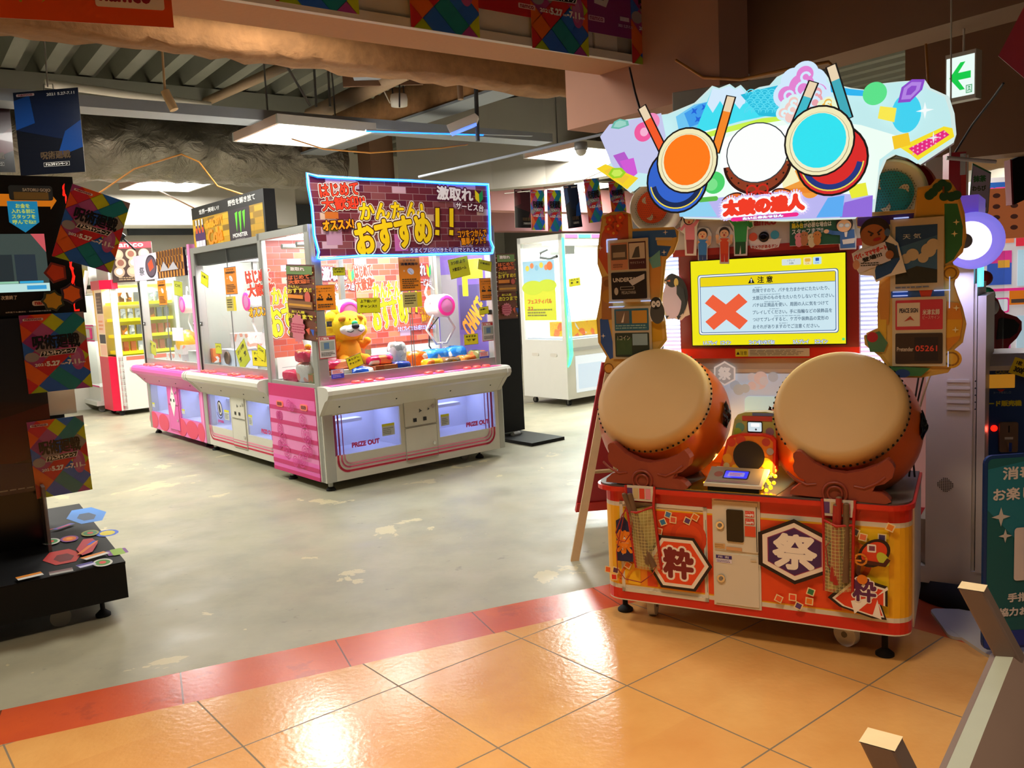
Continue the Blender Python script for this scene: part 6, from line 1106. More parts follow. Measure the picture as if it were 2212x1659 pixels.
# ================================================================ LEFT BLACK MACHINE AND CAMPAIGN POSTERS
LB = Frame((-1.855, 3.881), 34.0)
DIA = ['#8f3f7c', '#d4561c', '#1f5fc0', '#b7c41c', '#1f7f8a', '#c22a2c', '#8a7f86', '#9a3f8a', '#d8641c', '#2a62c4', '#a8b81c', '#c8302a', '#1a6a86', '#c8441c']
def campaign(A, w_, h_):
    A.rect(0, 0, w_, h_, '#8f3f7c'); A.k += 1; hw, hh = w_*.235, h_*.19; k = 0; rnd = random.Random(12)
    def clip(P):
        for ax, lim, sg in ((0, 0, 1), (0, w_, -1), (1, 0, 1), (1, h_, -1)):
            Q = []
            for i in range(len(P)):
                a, c = P[i-1], P[i]; da, dc = (a[ax]-lim)*sg, (c[ax]-lim)*sg
                if (da >= 0) != (dc >= 0): t = da/(da-dc); Q.append((a[0]+(c[0]-a[0])*t, a[1]+(c[1]-a[1])*t))
                if dc >= 0: Q.append(c)
            P = Q
            if not P: return P
        return P
    rows = ['#9a3f7c #d8561c #2a6ac8 #8a7f86', '#c22a3a #b7c41c #1f7f8a #2a6ac8', '#d8561c #a0508a #1f7f8a #b7c41c', '#8a2f7c #2a62c4 #8a8a80 #c22a2c', '#2a62c4 #8a7f86 #b04a8a #c22a2c', '#9a3f7c #c22a2c #b7c41c #a04a9a', '#d8641c #c22a2c #2a6ac8 #d8561c', '#d8641c #1f7f8a #2a62c4 #b7c41c', '#c22a2c #2a62c4 #1f7f8a #b7c41c', '#9ab41c #2a62c4 #9a3f8a #8a7f86']
    for r_, row in enumerate(rows):
        for c_, h in enumerate(row.split()):
            cx = (c_+(.5 if r_ % 2 else 0))*2*hw*.72; cz = h_-r_*hh*.60; P = clip([(cx-hw*.74, cz), (cx, cz-hh*.62), (cx+hw*.74, cz), (cx, cz+hh*.62)])
            if len(P) > 2: A.poly(P, h, True)
    A.circ(.82*w_, .40*h_, .11*w_, '#a8508e', .15*h_); A.circ(.80*w_, .40*h_, .07*w_, '#b06a9c', .10*h_); A.circ(.12*w_, .46*h_, .11*w_, '#8d8a90', .06*h_)
    A.rect(.05*w_, .925*h_, .36*w_, .955*h_, '#d8cdd0', .006); A.text('namco', .08*w_, .931*h_, .33*w_, .949*h_, '#8a2a3c', .0015)
    A.text('呪術廻戦', .16*w_, .555*h_, .88*w_, .73*h_, '#141212', .0035); A.poly([(.23*w_, .455*h_), (.79*w_, .475*h_), (.83*w_, .545*h_), (.27*w_, .525*h_)], '#d8d4cc'); A.poly([(.25*w_, .462*h_), (.775*w_, .48*h_), (.81*w_, .538*h_), (.285*w_, .52*h_)], '#141212')
    A.text('ナムコキャンペーン', .295*w_, .476*h_, .765*w_, .524*h_, '#f0ece4', .0016, rot=.03); A.rect(.55*w_, .45*h_, .77*w_, .462*h_, '#c22a2c')
    A.text('2021', .15*w_, .34*h_, .31*w_, .372*h_, '#e4dcd8', .0012); A.text('5.27', .33*w_, .335*h_, .53*w_, .39*h_, '#e8e4e0', .003); A.text('THU', .54*w_, .338*h_, .61*w_, .355*h_, '#e0d8d8', .001); A.text('-7.11', .62*w_, .335*h_, .84*w_, .39*h_, '#e8e4e0', .003); A.text('SUN', .85*w_, .338*h_, .93*w_, .355*h_, '#e0d8d8', .001)
PW, PH = .42, .594
def poster_mesh(fn, name, w_=PW, h_=PH, m='print_gloss'):
    b = B(); b.box(0, .0005, 0, w_, .002, h_, 'panel_pale'); A = front(b, 0, m); fn(A, w_, h_); return b.mesh(name)
CMESH = poster_mesh(campaign, 'campaign_poster')
def plain_dark(top, bot, acc):
    def fn(A, w_, h_):
        A.rect(0, 0, w_, h_, top); A.poly([(0, 0), (w_, 0), (w_, .35*h_), (0, .55*h_)], bot); A.poly([(.6*w_, .2*h_), (w_, .3*h_), (w_, .62*h_), (.75*w_, .5*h_)], acc); A.poly([(0, .55*h_), (.3*w_, .62*h_), (.25*w_, .95*h_), (0, .9*h_)], acc)
        A.rect(.05*w_, .945*h_, .33*w_, .975*h_, '#b8a0a0', .005); A.text('namco', .08*w_, .951*h_, .30*w_, .969*h_, '#7a2a3c', .001); A.text('2021 5.27-7.11', .52*w_, .93*h_, .94*w_, .96*h_, '#c8c4c0', .001)
        A.text('呪術廻戦', .35*w_, .18*h_, .80*w_, .27*h_, '#4a3a2a', .002); A.rect(.38*w_, .09*h_, .78*w_, .14*h_, '#b8b4ac'); A.rect(.385*w_, .094*h_, .775*w_, .136*h_, '#1a1818'); A.text('ナムコキャンペーン', .41*w_, .10*h_, .75*w_, .13*h_, '#d0ccc4', .001)
    return fn
BMESH = poster_mesh(plain_dark('#0e1a34', '#0c0f18', '#123a78'), 'blue_poster'); RMESH = poster_mesh(plain_dark('#3a1a20', '#1c1a1c', '#5a2028'), 'red_poster')
def hang(me, name, loc, yaw, label, roll=0.0, pitch=0.0, sx=1.0, sz=1.0, group=None):
    o = bpy.data.objects.new(name, me); COL.objects.link(o); props(o, label, 'poster', group)
    o.matrix_world = Matrix.Translation(loc) @ Matrix.Rotation(yaw, 4, 'Z') @ Matrix.Rotation(pitch, 4, 'X') @ Matrix.Rotation(-roll, 4, 'Y') @ Matrix.Diagonal((sx, 1, sz, 1)); return o

t = inframe(LB, 'prize_machine', 'black arcade machine with stickers on its low base and a screen', 'arcade machine')
b = B(); b.box(-1.6, 0, .10, 0, 1.5, .268, 'black_metal'); b.box(-1.6, .002, .262, .002, 1.5, .273, 'black_metal'); A = topside(b, .2736); q2 = LB.Z(.274)
def tp(*pts): return [q2(*p_) for p_ in pts]
def hexs(u, v, ru, rv, h): c_ = q2(u, v); A.poly([(c_[0]+ru*cos(k*pi/3), c_[1]+rv*sin(k*pi/3)) for k in range(6)], h)
hexs(187, 1113, .105, .23, '#2a7ac8'); hexs(187, 1116, .05, .11, '#1a3a5a'); hexs(135, 1203, .085, .15, '#b8302a'); hexs(138, 1205, .045, .08, '#6a1c20')
c_ = q2(232, 1152); A.circ(*c_, .055, '#2a5ac8', .075, n=12); A.circ(*c_, .038, '#d8c41c', .055, n=9); c_ = q2(253, 1193); A.rect(c_[0]-.045, c_[1]-.05, c_[0]+.045, c_[1]+.05, '#7a3a8a', .01); A.rect(c_[0]-.025, c_[1]-.06, c_[0]+.03, c_[1]+.06, '#8ab02a', .01)
for u, v, h1, h2, h3 in ((150, 1165, '#7a3a8a', '#d86a1c', '#e8902a'), (195, 1153, '#8a8a3a', '#2f7a4a', '#c83a2a'), (110, 1172, '#d0ccc0', '#3a8a4a', '#d83a2a'), (222, 1218, '#d0ccc0', '#4a8a2a', '#d83a2a')):
    c_ = q2(u, v); A.circ(*c_, .042, h1, .068); A.circ(*c_, .032, h2, .050); A.circ(*c_, .015, h3, .024)
A.poly(tp((165, 1190), (180, 1168), (200, 1166), (212, 1175), (200, 1195), (178, 1203)), '#b82a3a'); A.line(tp((172, 1200), (208, 1172)), .02, '#e0762a'); A.line(tp((192, 1180), (204, 1172)), .018, '#2a5ac8'); A.line(tp((85, 1152), (135, 1142)), .010, '#e81c2c'); A.line(tp((122, 1146), (154, 1135)), .035, '#3a4aa8'); A.line(tp((126, 1145), (150, 1137)), .018, '#c8303a')
for (u0, v0, u1, v1, h1, h2) in ((180, 1212, 231, 1197, '#e08a2a', '#dcd8d0'), (37, 1256, 92, 1243, '#e08a2a', '#dcd8d0'), (107, 1245, 158, 1235, '#7a5a5a', '#a8a49c'), (169, 1230, 204, 1221, '#4a3a8a', '#c8c4e0')):
    P = tp((u0, v0), (u1, v1)); d = (V(P[1])-V(P[0])); nrm = V((-d.y, d.x)).normalized(); p0, p1 = V(P[0]), V(P[1]); A.poly([tuple(p0-nrm*.03), tuple(p1-nrm*.03), tuple(p1+nrm*.03), tuple(p0+nrm*.03)], h2); A.poly([tuple(p0), tuple(p1), tuple(p1+nrm*.03), tuple(p0+nrm*.03)], h1)
b.obj('base', t)
for x, y in ((-.10, .12), (-.12, 1.3)): b = B(); b.cyl((x, y, .02), (x, y, .10), .011, 'black_metal', 10); b.lathe([(0, 0), (.034, 0), (.034, .012), (.014, .03)], (x, y, 0), (0, 0, 1), 'black_rubber', 16); b.obj('leveling_foot', t)
b = B(); b.cyl((-.28, .10, .045), (-.28, .13, .045), .045, 'grey_metal', 20); b.box(-.30, .10, .07, -.26, .14, .10, 'black_metal'); b.obj('caster', t)
b = B(); b.box(-1.5, .62, .273, -.25, 1.35, .60, 'black_gloss'); b.box(-1.5, .60, .56, -.12, 1.35, 1.45, 'black_metal'); b.box(-1.5, .58, 1.44, .03, 1.35, 2.12, 'black_metal'); b.box(-.27, .45, .273, -.255, .64, .60, 'acrylic'); up = b.obj('upper_cabinet', t)
qL = LB.Y(.579); b = B(); A = front(b, .5785, 'screen_image')
x0, z0 = qL(112, 628); x1, z1 = qL(92, 505); xr = (x0+x1)/2
A.rect(-1.2, z0, xr, z1, '#3a4844', .02); A.poly([(xr-.06, z1), (xr, z1), (xr, z1-.09)], '#c8545a'); A.rect(-1.2, z0, xr, z0+.04, '#bfe4e0'); A.rect(xr-.10, z0+.010, xr-.015, z0+.03, '#3aa0d8')
zt = z1-.10
for k, h in enumerate(('#1f2f34', '#1f2c30', '#22303a')): A.rect(xr-.32+.1*k-.02, zt-.13, xr-.23+.1*k-.02, zt, h)
for k, h in enumerate(('#8fd82a', '#8fc8a8', '#2fa8d8')): A.rect(xr-.345+.108*k, z0+.052, xr-.242+.108*k, zt-.14, h)
b.obj('screen', up)
b = B(); A = front(b, .578); x0, z0 = qL(47, 448); x1, z1 = qL(96, 418); A.m = 'lit_print'
A.rect(-1.2, z0+.005, x1+.02, z1-.005, '#e88a1c'); A.poly([(x1+.02, z0-.01), (x1+.05, (z0+z1)/2), (x1+.02, z1+.01)], '#e88a1c')
xa, za = qL(30, 480); xb, zb = qL(70, 435); A.poly([(xa-.02, zb), (xb+.02, zb), (xb+.02, za), ((xa+xb)/2, za-.05), (xa-.02, za)], '#1f9ad8')
for k, s_ in enumerate(('お金を', '入れる前に', 'スタッフを', '呼んでね!!')): A.text(s_, xa-.005+.02*(k == 0), zb-.032-.026*k, xb+.005-.02*(k == 0), zb-.012-.026*k, '#d8f05a', .0006)
x0, z0 = qL(20, 428); x1, z1 = qL(112, 402); A.m = 'print'; A.rect(x0, z0-.01, x1, z1, '#2f3f4c', .012); A.rect(x0+.02, z0-.006, x1-.02, z0+.03, '#8a7a4a'); A.text('SATORU GOJO', x0+.06, z1-.032, x1-.01, z1-.014, '#c8ccc8', .0008)
x0, z0 = qL(0, 646); x1, z1 = qL(36, 638); A.text('なり次第終了', x0-.03, z0-.005, x1, z1, '#d8d4cc', .0005); x0, z0 = qL(70, 661); x1, z1 = qL(112, 650); A.rect(x0, z0, x1+.01, z1+.004, '#e0d8d4', .01); A.text('namco', x0+.012, z0+.006, x1, z1-.002, '#b8323c', .0014); x0, z0 = qL(12, 677); x1, z1 = qL(110, 669); A.text('©芥見下々/集英社・呪術廻戦製作委員会', x0, z0, x1, z1, '#c8c4bc', .0003)
b.obj('front_print', up)
b = B(); qP = LB.Y(.55); b.box(-1.3, .552, .57, -.19, .556, 1.43, 'panel_pale'); A = front(b, .5515, 'print_gloss'); A.rect(-1.3, .57, -.19, 1.43, '#161c28'); A.poly([(-1.3, .57), (-.19, .57), (-.19, 1.0), (-1.3, 1.15)], '#2a1214'); A.poly([(-.5, .7), (-.19, .75), (-.19, 1.0), (-.5, .92)], '#4a1816'); A.poly([(-.9, .57), (-.3, .57), (-.19, .7), (-.9, .78)], '#2a1c3a'); A.bars(-.6, .585, -.21, .597, 1, '#8a8a86')
b.obj('large_print', up)
b = B(); qR = LB.Y(.60)
rnd = random.Random(8); x0, z0 = qR(165, 672); x1, z1 = qR(135, 395)
b.grid(lambda u, v: (x1+(x0-x1)*(1-v)+(u-.5)*.05+rnd.uniform(-.006, .006), .60-.02*sin(pi*u)+rnd.uniform(-.006, .006), z0+(z1-z0)*v), 5, 22, 'red_glow', smooth=False); b.obj('red_light_strip', up)
b = B(); x0, z0 = qR(90, 900); x1, z1 = qR(70, 850)
for k in range(4): b.cyl((x0-.05+.012*k, .60, z0-.03), (x0-.05+.012*k, .60, z1+.02), .005, 'led_red_dim', 6)
b.obj('red_tube', up); b = B(); b.box(x0+.0, .598, z0, x0+.16, .602, z1+.01, 'panel_pale'); b.obj('white_plate', up)
mat('red_glow', '#ff2a1c', .3, emit=1.1, emit_hex='#ff1c10'); mat('led_red_dim', '#c8281c', .4, emit=.2)
m, N, L, p = newmat('acrylic'); p.inputs['Base Color'].default_value = (*lin('#7a7a7a'), 1); p.inputs['Roughness'].default_value = .3; p.inputs['Alpha'].default_value = .75
for u, v, pts, h1, h2, nm, lab in ((118, 590, 5, '#c8401c', '#7a2420', 'decal_cutout', 'dark red splash cutout beside the red light strip'), (152, 635, 6, '#e86a1c', '#3a1c3a', 'decal_cutout', 'orange hexagon cutout at the lower end of red light strip'), (112, 650, 7, '#b8901c', '#2a3a2a', 'decal_cutout', 'yellow and green splash cutout above the middle poster')):
    c_ = qR(u, v); b = B(); rr = .055; P = [(c_[0]+rr*(1 if k % 2 else .8)*cos(k*pi/pts), c_[1]+rr*(1 if k % 2 else .8)*sin(k*pi/pts)) for k in range(2*pts)]
    b.prism([(x, .545, z) for x, z in P], (0, .004, 0), 'panel_pale'); A = front(b, .5445); A.poly(P, h2); A.poly([(c_[0]+(x-c_[0])*.78, c_[1]+(z-c_[1])*.78) for x, z in P], h1); solo(nm, b, lab, 'cutout', LB.o, (0, 0, LB.a))
def onLB(quad, label, y, me=CMESH, name='campaign_poster'):
    qq = LB.Y(y); bl, br_, tl = [V(qq(*k)) for k in quad]; ex = br_-bl; ez = tl-bl; roll = atan2(ex.y, ex.x)
    return hang(me, name, LB.w(bl.x, y, bl.y), LB.a, label, roll, 0, ex.length/PW, ez.length/PH, 'multicoloured campaign posters')
onLB(((112, 553), (240, 590), (140, 392)), 'topmost campaign poster on black machine, hanging crooked over red light', .53)
onLB(((62, 851), (200, 836), (40, 682)), 'campaign poster below the crooked one on the black machine', .535)
onLB(((80, 1078), (200, 1057), (62, 912)), 'lowest campaign poster on black machine, just above its base', .54)

# ================================================================ HANGING POSTERS
def hpost(me, name, u, lab, h_=PH, top=False, w_=PW, z0=2.82, y=-.035):
    qq = HD.Y(y); x, z = qq(*u); return hang(me, name, HD.w(x, y, z), HD.a, lab, 0, 0, w_/PW, h_/PH, 'posters along the entrance header')
hpost(CMESH, 'campaign_poster', (595, 2), 'campaign poster on the header, left end above ceiling lamp'); hpost(CMESH, 'campaign_poster', (888, 58), 'campaign poster on the header left of the red poster'); hpost(CMESH, 'campaign_poster', (1150, 103), 'campaign poster on the header between red and purple posters'); hpost(CMESH, 'campaign_poster', (1366, 136), 'campaign poster on the header, rightmost and whole width')
def redp(A, w_, h_): A.rect(0, 0, w_, h_, '#b01c26'); A.circ(.72*w_, .20*h_, .10*w_, '#e0dcd8', .05*h_); A.rect(.66*w_, .07*h_, .94*w_, .115*h_, '#d8b0b4', .006); A.text('namco', .69*w_, .078*h_, .91*w_, .105*h_, '#8a1c2c', .001); A.text('2021 5.27-7.11', .06*w_, .14*h_, .38*w_, .165*h_, '#e0b8b4', .0008); A.bars(.08*w_, .1*h_, .34*w_, .13*h_, 2, '#c86a6a')
def purp(A, w_, h_): A.rect(0, 0, w_, h_, '#7a2a72'); A.poly([(.18*w_, .28*h_), (.40*w_, .26*h_), (.46*w_, .34*h_), (.42*w_, h_), (.16*w_, h_)], '#c8c4c8'); A.rect(.24*w_, .32*h_, .36*w_, h_, '#262430'); A.rect(.06*w_, .11*h_, .36*w_, .16*h_, '#c8a0c0', .006); A.text('namco', .09*w_, .12*h_, .33*w_, .15*h_, '#7a2a5a', .001); A.rect(.66*w_, .16*h_, .84*w_, .2*h_, '#c8b8c8'); A.text('2021 5.27-7.11', .62*w_, .10*h_, .9*w_, .125*h_, '#d0b0d0', .0008); A.bars(.52*w_, .36*h_, .72*w_, .44*h_, 2, '#8a5a4a')
hpost(poster_mesh(redp, 'red_poster'), 'red_poster', (1030, 17), 'red poster on the header between two campaign posters', .6); hpost(poster_mesh(purp, 'purple_poster'), 'purple_poster', (1265, 67), 'purple poster on the header beside the rightmost campaign poster', .6)
def orange_banner(A, w_, h_):
    A.rect(0, 0, w_, h_, '#d8521c'); rnd = random.Random(2)
    for x, z, r_ in ((.52, .55, .055), (.2, .34, .018), (.36, .36, .03), (.15, .16, .02), (.72, .5, .03), (.64, .62, .035), (.93, .78, .03), (.57, .75, .05), (.7, .8, .04)):
        A.circ(w_*x, h_*z, r_*w_, '#a8a01c', r_*w_*.9, n=10)
        for k in range(5): a = rnd.uniform(0, 6.3); A.circ(w_*x+r_*w_*1.3*cos(a), h_*z+r_*w_*1.2*sin(a), r_*w_*.22, '#a8a01c', n=7)
    A.poly([(.5*w_, .5*h_), (.44*w_, .22*h_), (.54*w_, .48*h_)], '#a8a01c'); A.rect(.665*w_, .22*h_, .965*w_, .62*h_, '#d8ccc4', .012); A.text('namco', .685*w_, .31*h_, .905*w_, .53*h_, '#8a2436', .004); A.arc(.935*w_, .42*h_, .016*w_, .0025, '#8a2436', 0, 2*pi, 14); A.text('R', .927*w_, .37*h_, .943*w_, .46*h_, '#8a2436', .0006)
bo = poster_mesh(orange_banner, 'orange_banner', .95, .30)
o = bpy.data.objects.new('orange_banner', bo); COL.objects.link(o); props(o, 'orange banner with lime splashes hanging at the upper left', 'banner')
p0 = CC+ray(376, 60)*3.55; p1 = CC+ray(0, 8)*3.55; dxy = V((p0.x-p1.x, p0.y-p1.y, 0)).normalized(); yaw = atan2(.36, .93)
ex = V((cos(yaw), sin(yaw), 0)); o.matrix_world = Matrix.Translation(p0-ex*.86) @ Matrix.Rotation(yaw, 4, 'Z') @ Matrix.Diagonal((.905, 1, .905, 1))
def rod(p0, p1, r, mt, name, label, cat='rod', group=None): b = B(); b.cyl(p0, p1, r, mt, 6); return solo(name, b, label, cat, group=group)
def at(u, v, dist): return CC+ray(u, v)*dist
# big dark blue poster on a wire, red poster at the edge
bl, br_, tl = at(45, 380, 6.4), at(185, 386, 6.3), at(28, 207, 6.4); yaw = atan2((br_-bl).y, (br_-bl).x)
hang(BMESH, 'blue_poster', bl, yaw, 'dark blue poster hanging on a wire from the ceiling, upper left', -.02, 0, (br_-bl).length/PW, (tl-bl).length/PH)
tp0 = at(103, 188, 6.38); rod(tp0, tp0+V((.02, .02, .8)), .006, 'aluminium', 'hanging_wire', 'white wire holding the dark blue poster', 'wire')
b = B(); b.tube([tp0+V((-.03, 0, -.06)), tp0+V((-.03, 0, .02)), tp0+V((.04, 0, .02)), tp0+V((.04, 0, -.06))], .004, 'aluminium', 6); solo('poster_clip', b, 'clear clip gripping the top of the dark blue poster', 'clip')
bl = at(-70, 372, 6.6); hang(RMESH, 'red_poster', bl, radians(14), 'dark red poster cut by the left picture edge', -.02, 0, .80, .94)
# paper flags on a string in the distance
fl = [((1113, 492), (1166, 478), (1115, 410), RMESH, 'first paper flag from the left, dark red'), ((1148, 497), (1176, 497), (1147, 412), CMESH, 'second paper flag from the left, multicoloured'), ((1184, 500), (1216, 497), (1183, 411), CMESH, 'third paper flag from the left, multicoloured'), ((1228, 494), (1260, 486), (1221, 403), BMESH, 'fourth paper flag, dark blue'), ((1272, 482), (1306, 462), (1263, 390), CMESH, 'fifth paper flag, multicoloured and tilted'), ((1322, 462), (1352, 452), (1311, 395), CMESH, 'sixth paper flag, partly behind the lit drum sign')]
for k, (a, c_, d_, me, lab) in enumerate(fl):
    D = 8.2-.22*k; P0, P1, P2 = at(*a, D), at(*c_, D), at(*d_, D); yw = radians(28); exl = min((P1-P0).length, .24)
    hang(me, 'paper_flag', P0, yw, lab, (.10 if k > 2 else -.02), 0, max(exl, .15)/PW, (P2-P0).length/PH, 'paper flags on a string')
b = B(); b.tube([at(1090, 418, 8.3), at(1150, 412, 8.05), at(1210, 405, 7.75), at(1262, 388, 7.4), at(1310, 366, 7.1), at(1340, 352, 6.9)], .004, 'cable_white', 5); solo('string', b, 'thin string carrying the paper flags', 'string')

# ================================================================ CEILING FIXTURES
def ceiling_lamp(c, s_, yaw, label, case='lamp_case_grey', rods=True, hgt=.08):
    t = thing('ceiling_lamp', label, 'ceiling lamp', c, yaw, 'hanging ceiling lamp panels'); h = s_/2
    b = B(); b.box(-h, -h, .0, h, -h+.03, hgt, case); b.box(-h, h-.03, .0, h, h, hgt, case); b.box(-h, -h+.03, .0, -h+.03, h-.03, hgt, 'lamp_case' if case == 'lamp_case_grey' else case); b.box(h-.03, -h+.03, .0, h, h-.03, hgt, case); b.box(-h+.03, -h+.03, hgt-.015, h-.03, h-.03, hgt, case); b.obj('housing', t)
    b = B(); b.box(-h+.03, -h+.03, .004, h-.03, h-.03, .012, 'lamp_panel'); b.obj('diffuser', t)
    if rods:
        for x in (-h*.7, h*.7): b = B(); b.cyl((x, 0, hgt), (x, 0, .90), .008, 'grey_metal', 6); b.obj('hanger_rod', t)
    return t
ceiling_lamp((-1.83, 8.2, 2.955), .98, K.a, 'large square ceiling lamp hanging nearest, above the banner')
ceiling_lamp((-4.3, 11.15, 2.955), .90, K.a, 'square ceiling lamp further back at left, crossed by orange cable')
for c, s_, lab in (((.9, 10.2, 2.955), .9, 'ceiling lamp behind the banner, mostly hidden'), ((1.15, 13.8, 2.955), .9, 'far ceiling lamp right of the banner, low in view'), ((-3.0, 17.3, 2.955), .9, 'far ceiling lamp seen above the yellow sign end'), ((1.5, 17.5, 2.955), .9, 'distant ceiling lamp behind the paper flags'), ((6.4, 9.9, 2.7), .8, 'ceiling lamp right of the white pennant'), ((9.2, 14.2, 2.7), .9, 'farther ceiling lamp behind the white pennant')): ceiling_lamp(c, s_, K.a, lab)
# pendant sockets, detectors, speakers, cables
for u0, u1, v1, D, lab in ((345, 357, 205, 6.8, 'beige pendant socket dangling under the orange banner'),):
    p1 = at(u1, v1, D); b = B(); b.tube([p1+V((.02, 0, .85)), p1+V((.01, 0, .4)), p1], .010, 'wood_light', 8); b.cyl(p1+V((0, 0, .03)), p1+V((.06, 0, -.12)), .035, 'wood_light', 14); solo('pendant_socket', b, lab, 'socket')
def unit(c, parts, name, label, cat):
    t = thing(name, label, cat, c)
    for nm, fn in parts: b = B(); fn(b); b.obj(nm, t)
    return t
c_ = at(862, 222, 7.6); unit(c_, (('body', lambda b: b.lathe([(0, .07), (.07, .07), (.078, .03), (.072, -.03), (0, -.035)], (0, 0, 0), (0, 0, 1), 'panel_pale', 28)), ('cable', lambda b: (b.tube([(-.05, 0, .07), (-.06, 0, .2), (0, 0, .5)], .006, 'cable_black', 6), b.tube([(.05, 0, .07), (.04, 0, .25), (0, 0, .5)], .006, 'cable_black', 6), b.tube([(-.08, 0, .0), (-.16, 0, .18), (-.17, 0, .35)], .006, 'cable_white', 6)))), 'smoke_detector', 'white round detector on cables right of the big lamp', 'detector')
c_ = at(1255, 322, 7.9); unit(c_, (('mount', lambda b: b.lathe([(0, .06), (.06, .06), (.062, .0), (.055, -.01)], (0, 0, 0), (0, 0, 1), 'grey_metal', 24)), ('dome', lambda b: b.ball((0, 0, -.01), (.052, .052, .055), 'panel_pale', 20, 10))), 'dome_camera', 'small white dome camera under the grey upper wall', 'camera')
def el(b): b.prism([(-.16, -.03, -.03), (.10, -.03, .06), (.13, -.03, .03), (.11, -.03, -.02), (-.13, -.03, -.10)], (0, .12, 0), 'panel_pale')
c_ = at(1003, 262, 7.6); unit(c_, (('housing', el), ('blue_lens', lambda b: b.prism([(-.125, -.034, -.098), (.105, -.034, -.022), (.108, -.034, -.032), (-.122, -.034, -.110)], (0, .12, 0), 'led_blue_dim'))), 'wireless_unit', 'tilted white wall unit with blue underside beside a pole', 'electronics')
mat('led_blue_dim', '#8fb8ff', .3, emit=.8, emit_hex='#5a8aff')
c_ = at(806, 125, 7.4)
t = thing('control_box', 'grey louvred control box on a brown board below the header', 'control box', c_, radians(5))
b = B(); b.box(-.17, -.1, -.16, .19, .05, .30, 'grey_metal'); b.box(-.18, -.11, -.175, .20, .05, -.155, 'tray_grey')
for k in range(6): b.box(-.15, -.104, -.13+.03*k, .17, -.1, -.12+.03*k, 'grille_dark')
b.obj('housing', t); b = B(); b.box(-.28, .06, -.22, .42, .09, .4, 'brown_board'); b.obj('backing_board', t); b = B(); b.tube([(.28+.08*cos(a), .04, -.02+.09*sin(a)) for a in [k*pi/8 for k in range(15)]], .006, 'cable_orange', 6); b.tube([(.2, .02, .1), (.22, .02, -.1), (.20, .02, -.42)], .008, 'cable_black', 6); b.obj('cable', t)
def run(pts, r, mt, label, name='cable', n=6): b = B(); b.tube(pts, r, mt, n); return solo(name, b, label, 'cable')
run([at(195, 430, 8.3), at(290, 365, 8.2), at(375, 338, 8.1), at(392, 333, 8.1), at(430, 350, 8.1), at(470, 402, 8.2), at(540, 425, 8.3)], .008, 'cable_orange', 'orange cable looping over the left lamp to the yellow sign')
run([at(330, 405, 10.5), at(420, 450, 9.5)], .008, 'cable_orange', 'short orange cable running behind the left lamp')
run([at(630, 300, 7.0), at(700, 322, 7.2), at(800, 330, 7.5), at(950, 320, 7.8), at(1010, 312, 8)], .007, 'cable_orange', 'yellow cable sagging below the big ceiling lamp')
b = B(); b.box(0, -.02, 0, 3.2, .02, .012, 'tray_grey'); b.box(0, -.012, -.008, 2.2, .012, 0, 'led_blue'); p0, p1 = at(790, 283, 7.6), at(1150, 308, 8.3); d = p1-p0; o = solo('strip_light', b, 'thin blue strip light running right from the big lamp', 'strip light', p0, (0, 0, atan2(d.y, d.x))); o.scale = (d.length/3.2, 1, 1)
b = B(); b.cyl(at(905, 382, 8.2), at(1345, 280, 6.8), .012, 'tray_grey', 8); solo('slanted_rod', b, 'long thin slanted rod above the paper flags', 'rod')
for u, v, v2, D, lab in ((1032, 305, 130, 7.7, 'dark vertical pole between two beams, thick'), (995, 215, 120, 7.3, 'pale vertical conduit hanging from the header')): rod(at(u, v, D), at(u-4, v2, D)+V((0, 0, .4)), .022 if u > 1000 else .028, 'grille_dark' if u > 1000 else 'pipe_tan', 'vertical_pole', lab, 'pole')
pipe('diagonal_pipe', [at(440, 222, 9.6), at(600, 150, 8.0), at(760, 80, 6.6)], .05, 'pipe_tan', 'tan insulated pipe slanting up behind the header')
pipe('diagonal_pipe', [at(672, 250, 9.0), at(800, 190, 7.8), at(880, 150, 7.2)], .085, 'pipe_tan', 'fat tan insulated pipe above the big lamp')
pipe('elbow_pipe', [at(440, 218, 10.4), at(437, 150, 10.4), at(470, 148, 10.4), at(487, 152, 10.4), at(487, 165, 10.4)], .05, 'trim_white', 'pale elbow pipe under the deck left of big lamp')
for u, v, v2, D, lab in ((570, 60, 228, 7.6, 'thin grey rod slanting to the big lamp'), (675, 70, 230, 8.0, 'thin grey rod dropping behind the big lamp'), (705, 75, 230, 8.1, 'second thin grey rod behind the big lamp')): rod(at(u, v, D), at(u+(100 if u < 600 else 8), v2, D), .012, 'grey_metal', 'support_rod', lab)
# exit sign hanging at the right
c_ = at(2078, 166, 4.9); t = thing('exit_sign', 'white exit sign with green arrow hanging at the upper right', 'sign', c_, radians(-52))
b = B(); b.box(-.085, -.02, -.135, .085, .055, .135, 'panel_pale'); b.obj('housing', t); b = B(); A = front(b, -.0205, 'backlit'); A.rect(-.078, -.112, .078, .112, '#eafaf4'); A.poly([(-.062, .0), (.0, .078), (.028, .078), (-.012, .022), (.058, .022), (.058, -.018), (-.012, -.018), (.026, -.076), (-.002, -.076)], '#12c84a'); A.rect(.032, -.10, .066, -.055, '#2a9a5a'); A.rect(.036, -.096, .062, -.059, '#cfeadc'); A.circ(.05, -.068, .005, '#2a9a5a', n=8); A.line([(.042, -.09), (.05, -.078), (.058, -.09)], .004, '#2a9a5a'); b.obj('lit_face', t)
b = B(); b.cyl((0, .02, .135), (0, .02, .35), .006, 'panel_pale', 6); b.obj('hanger', t)

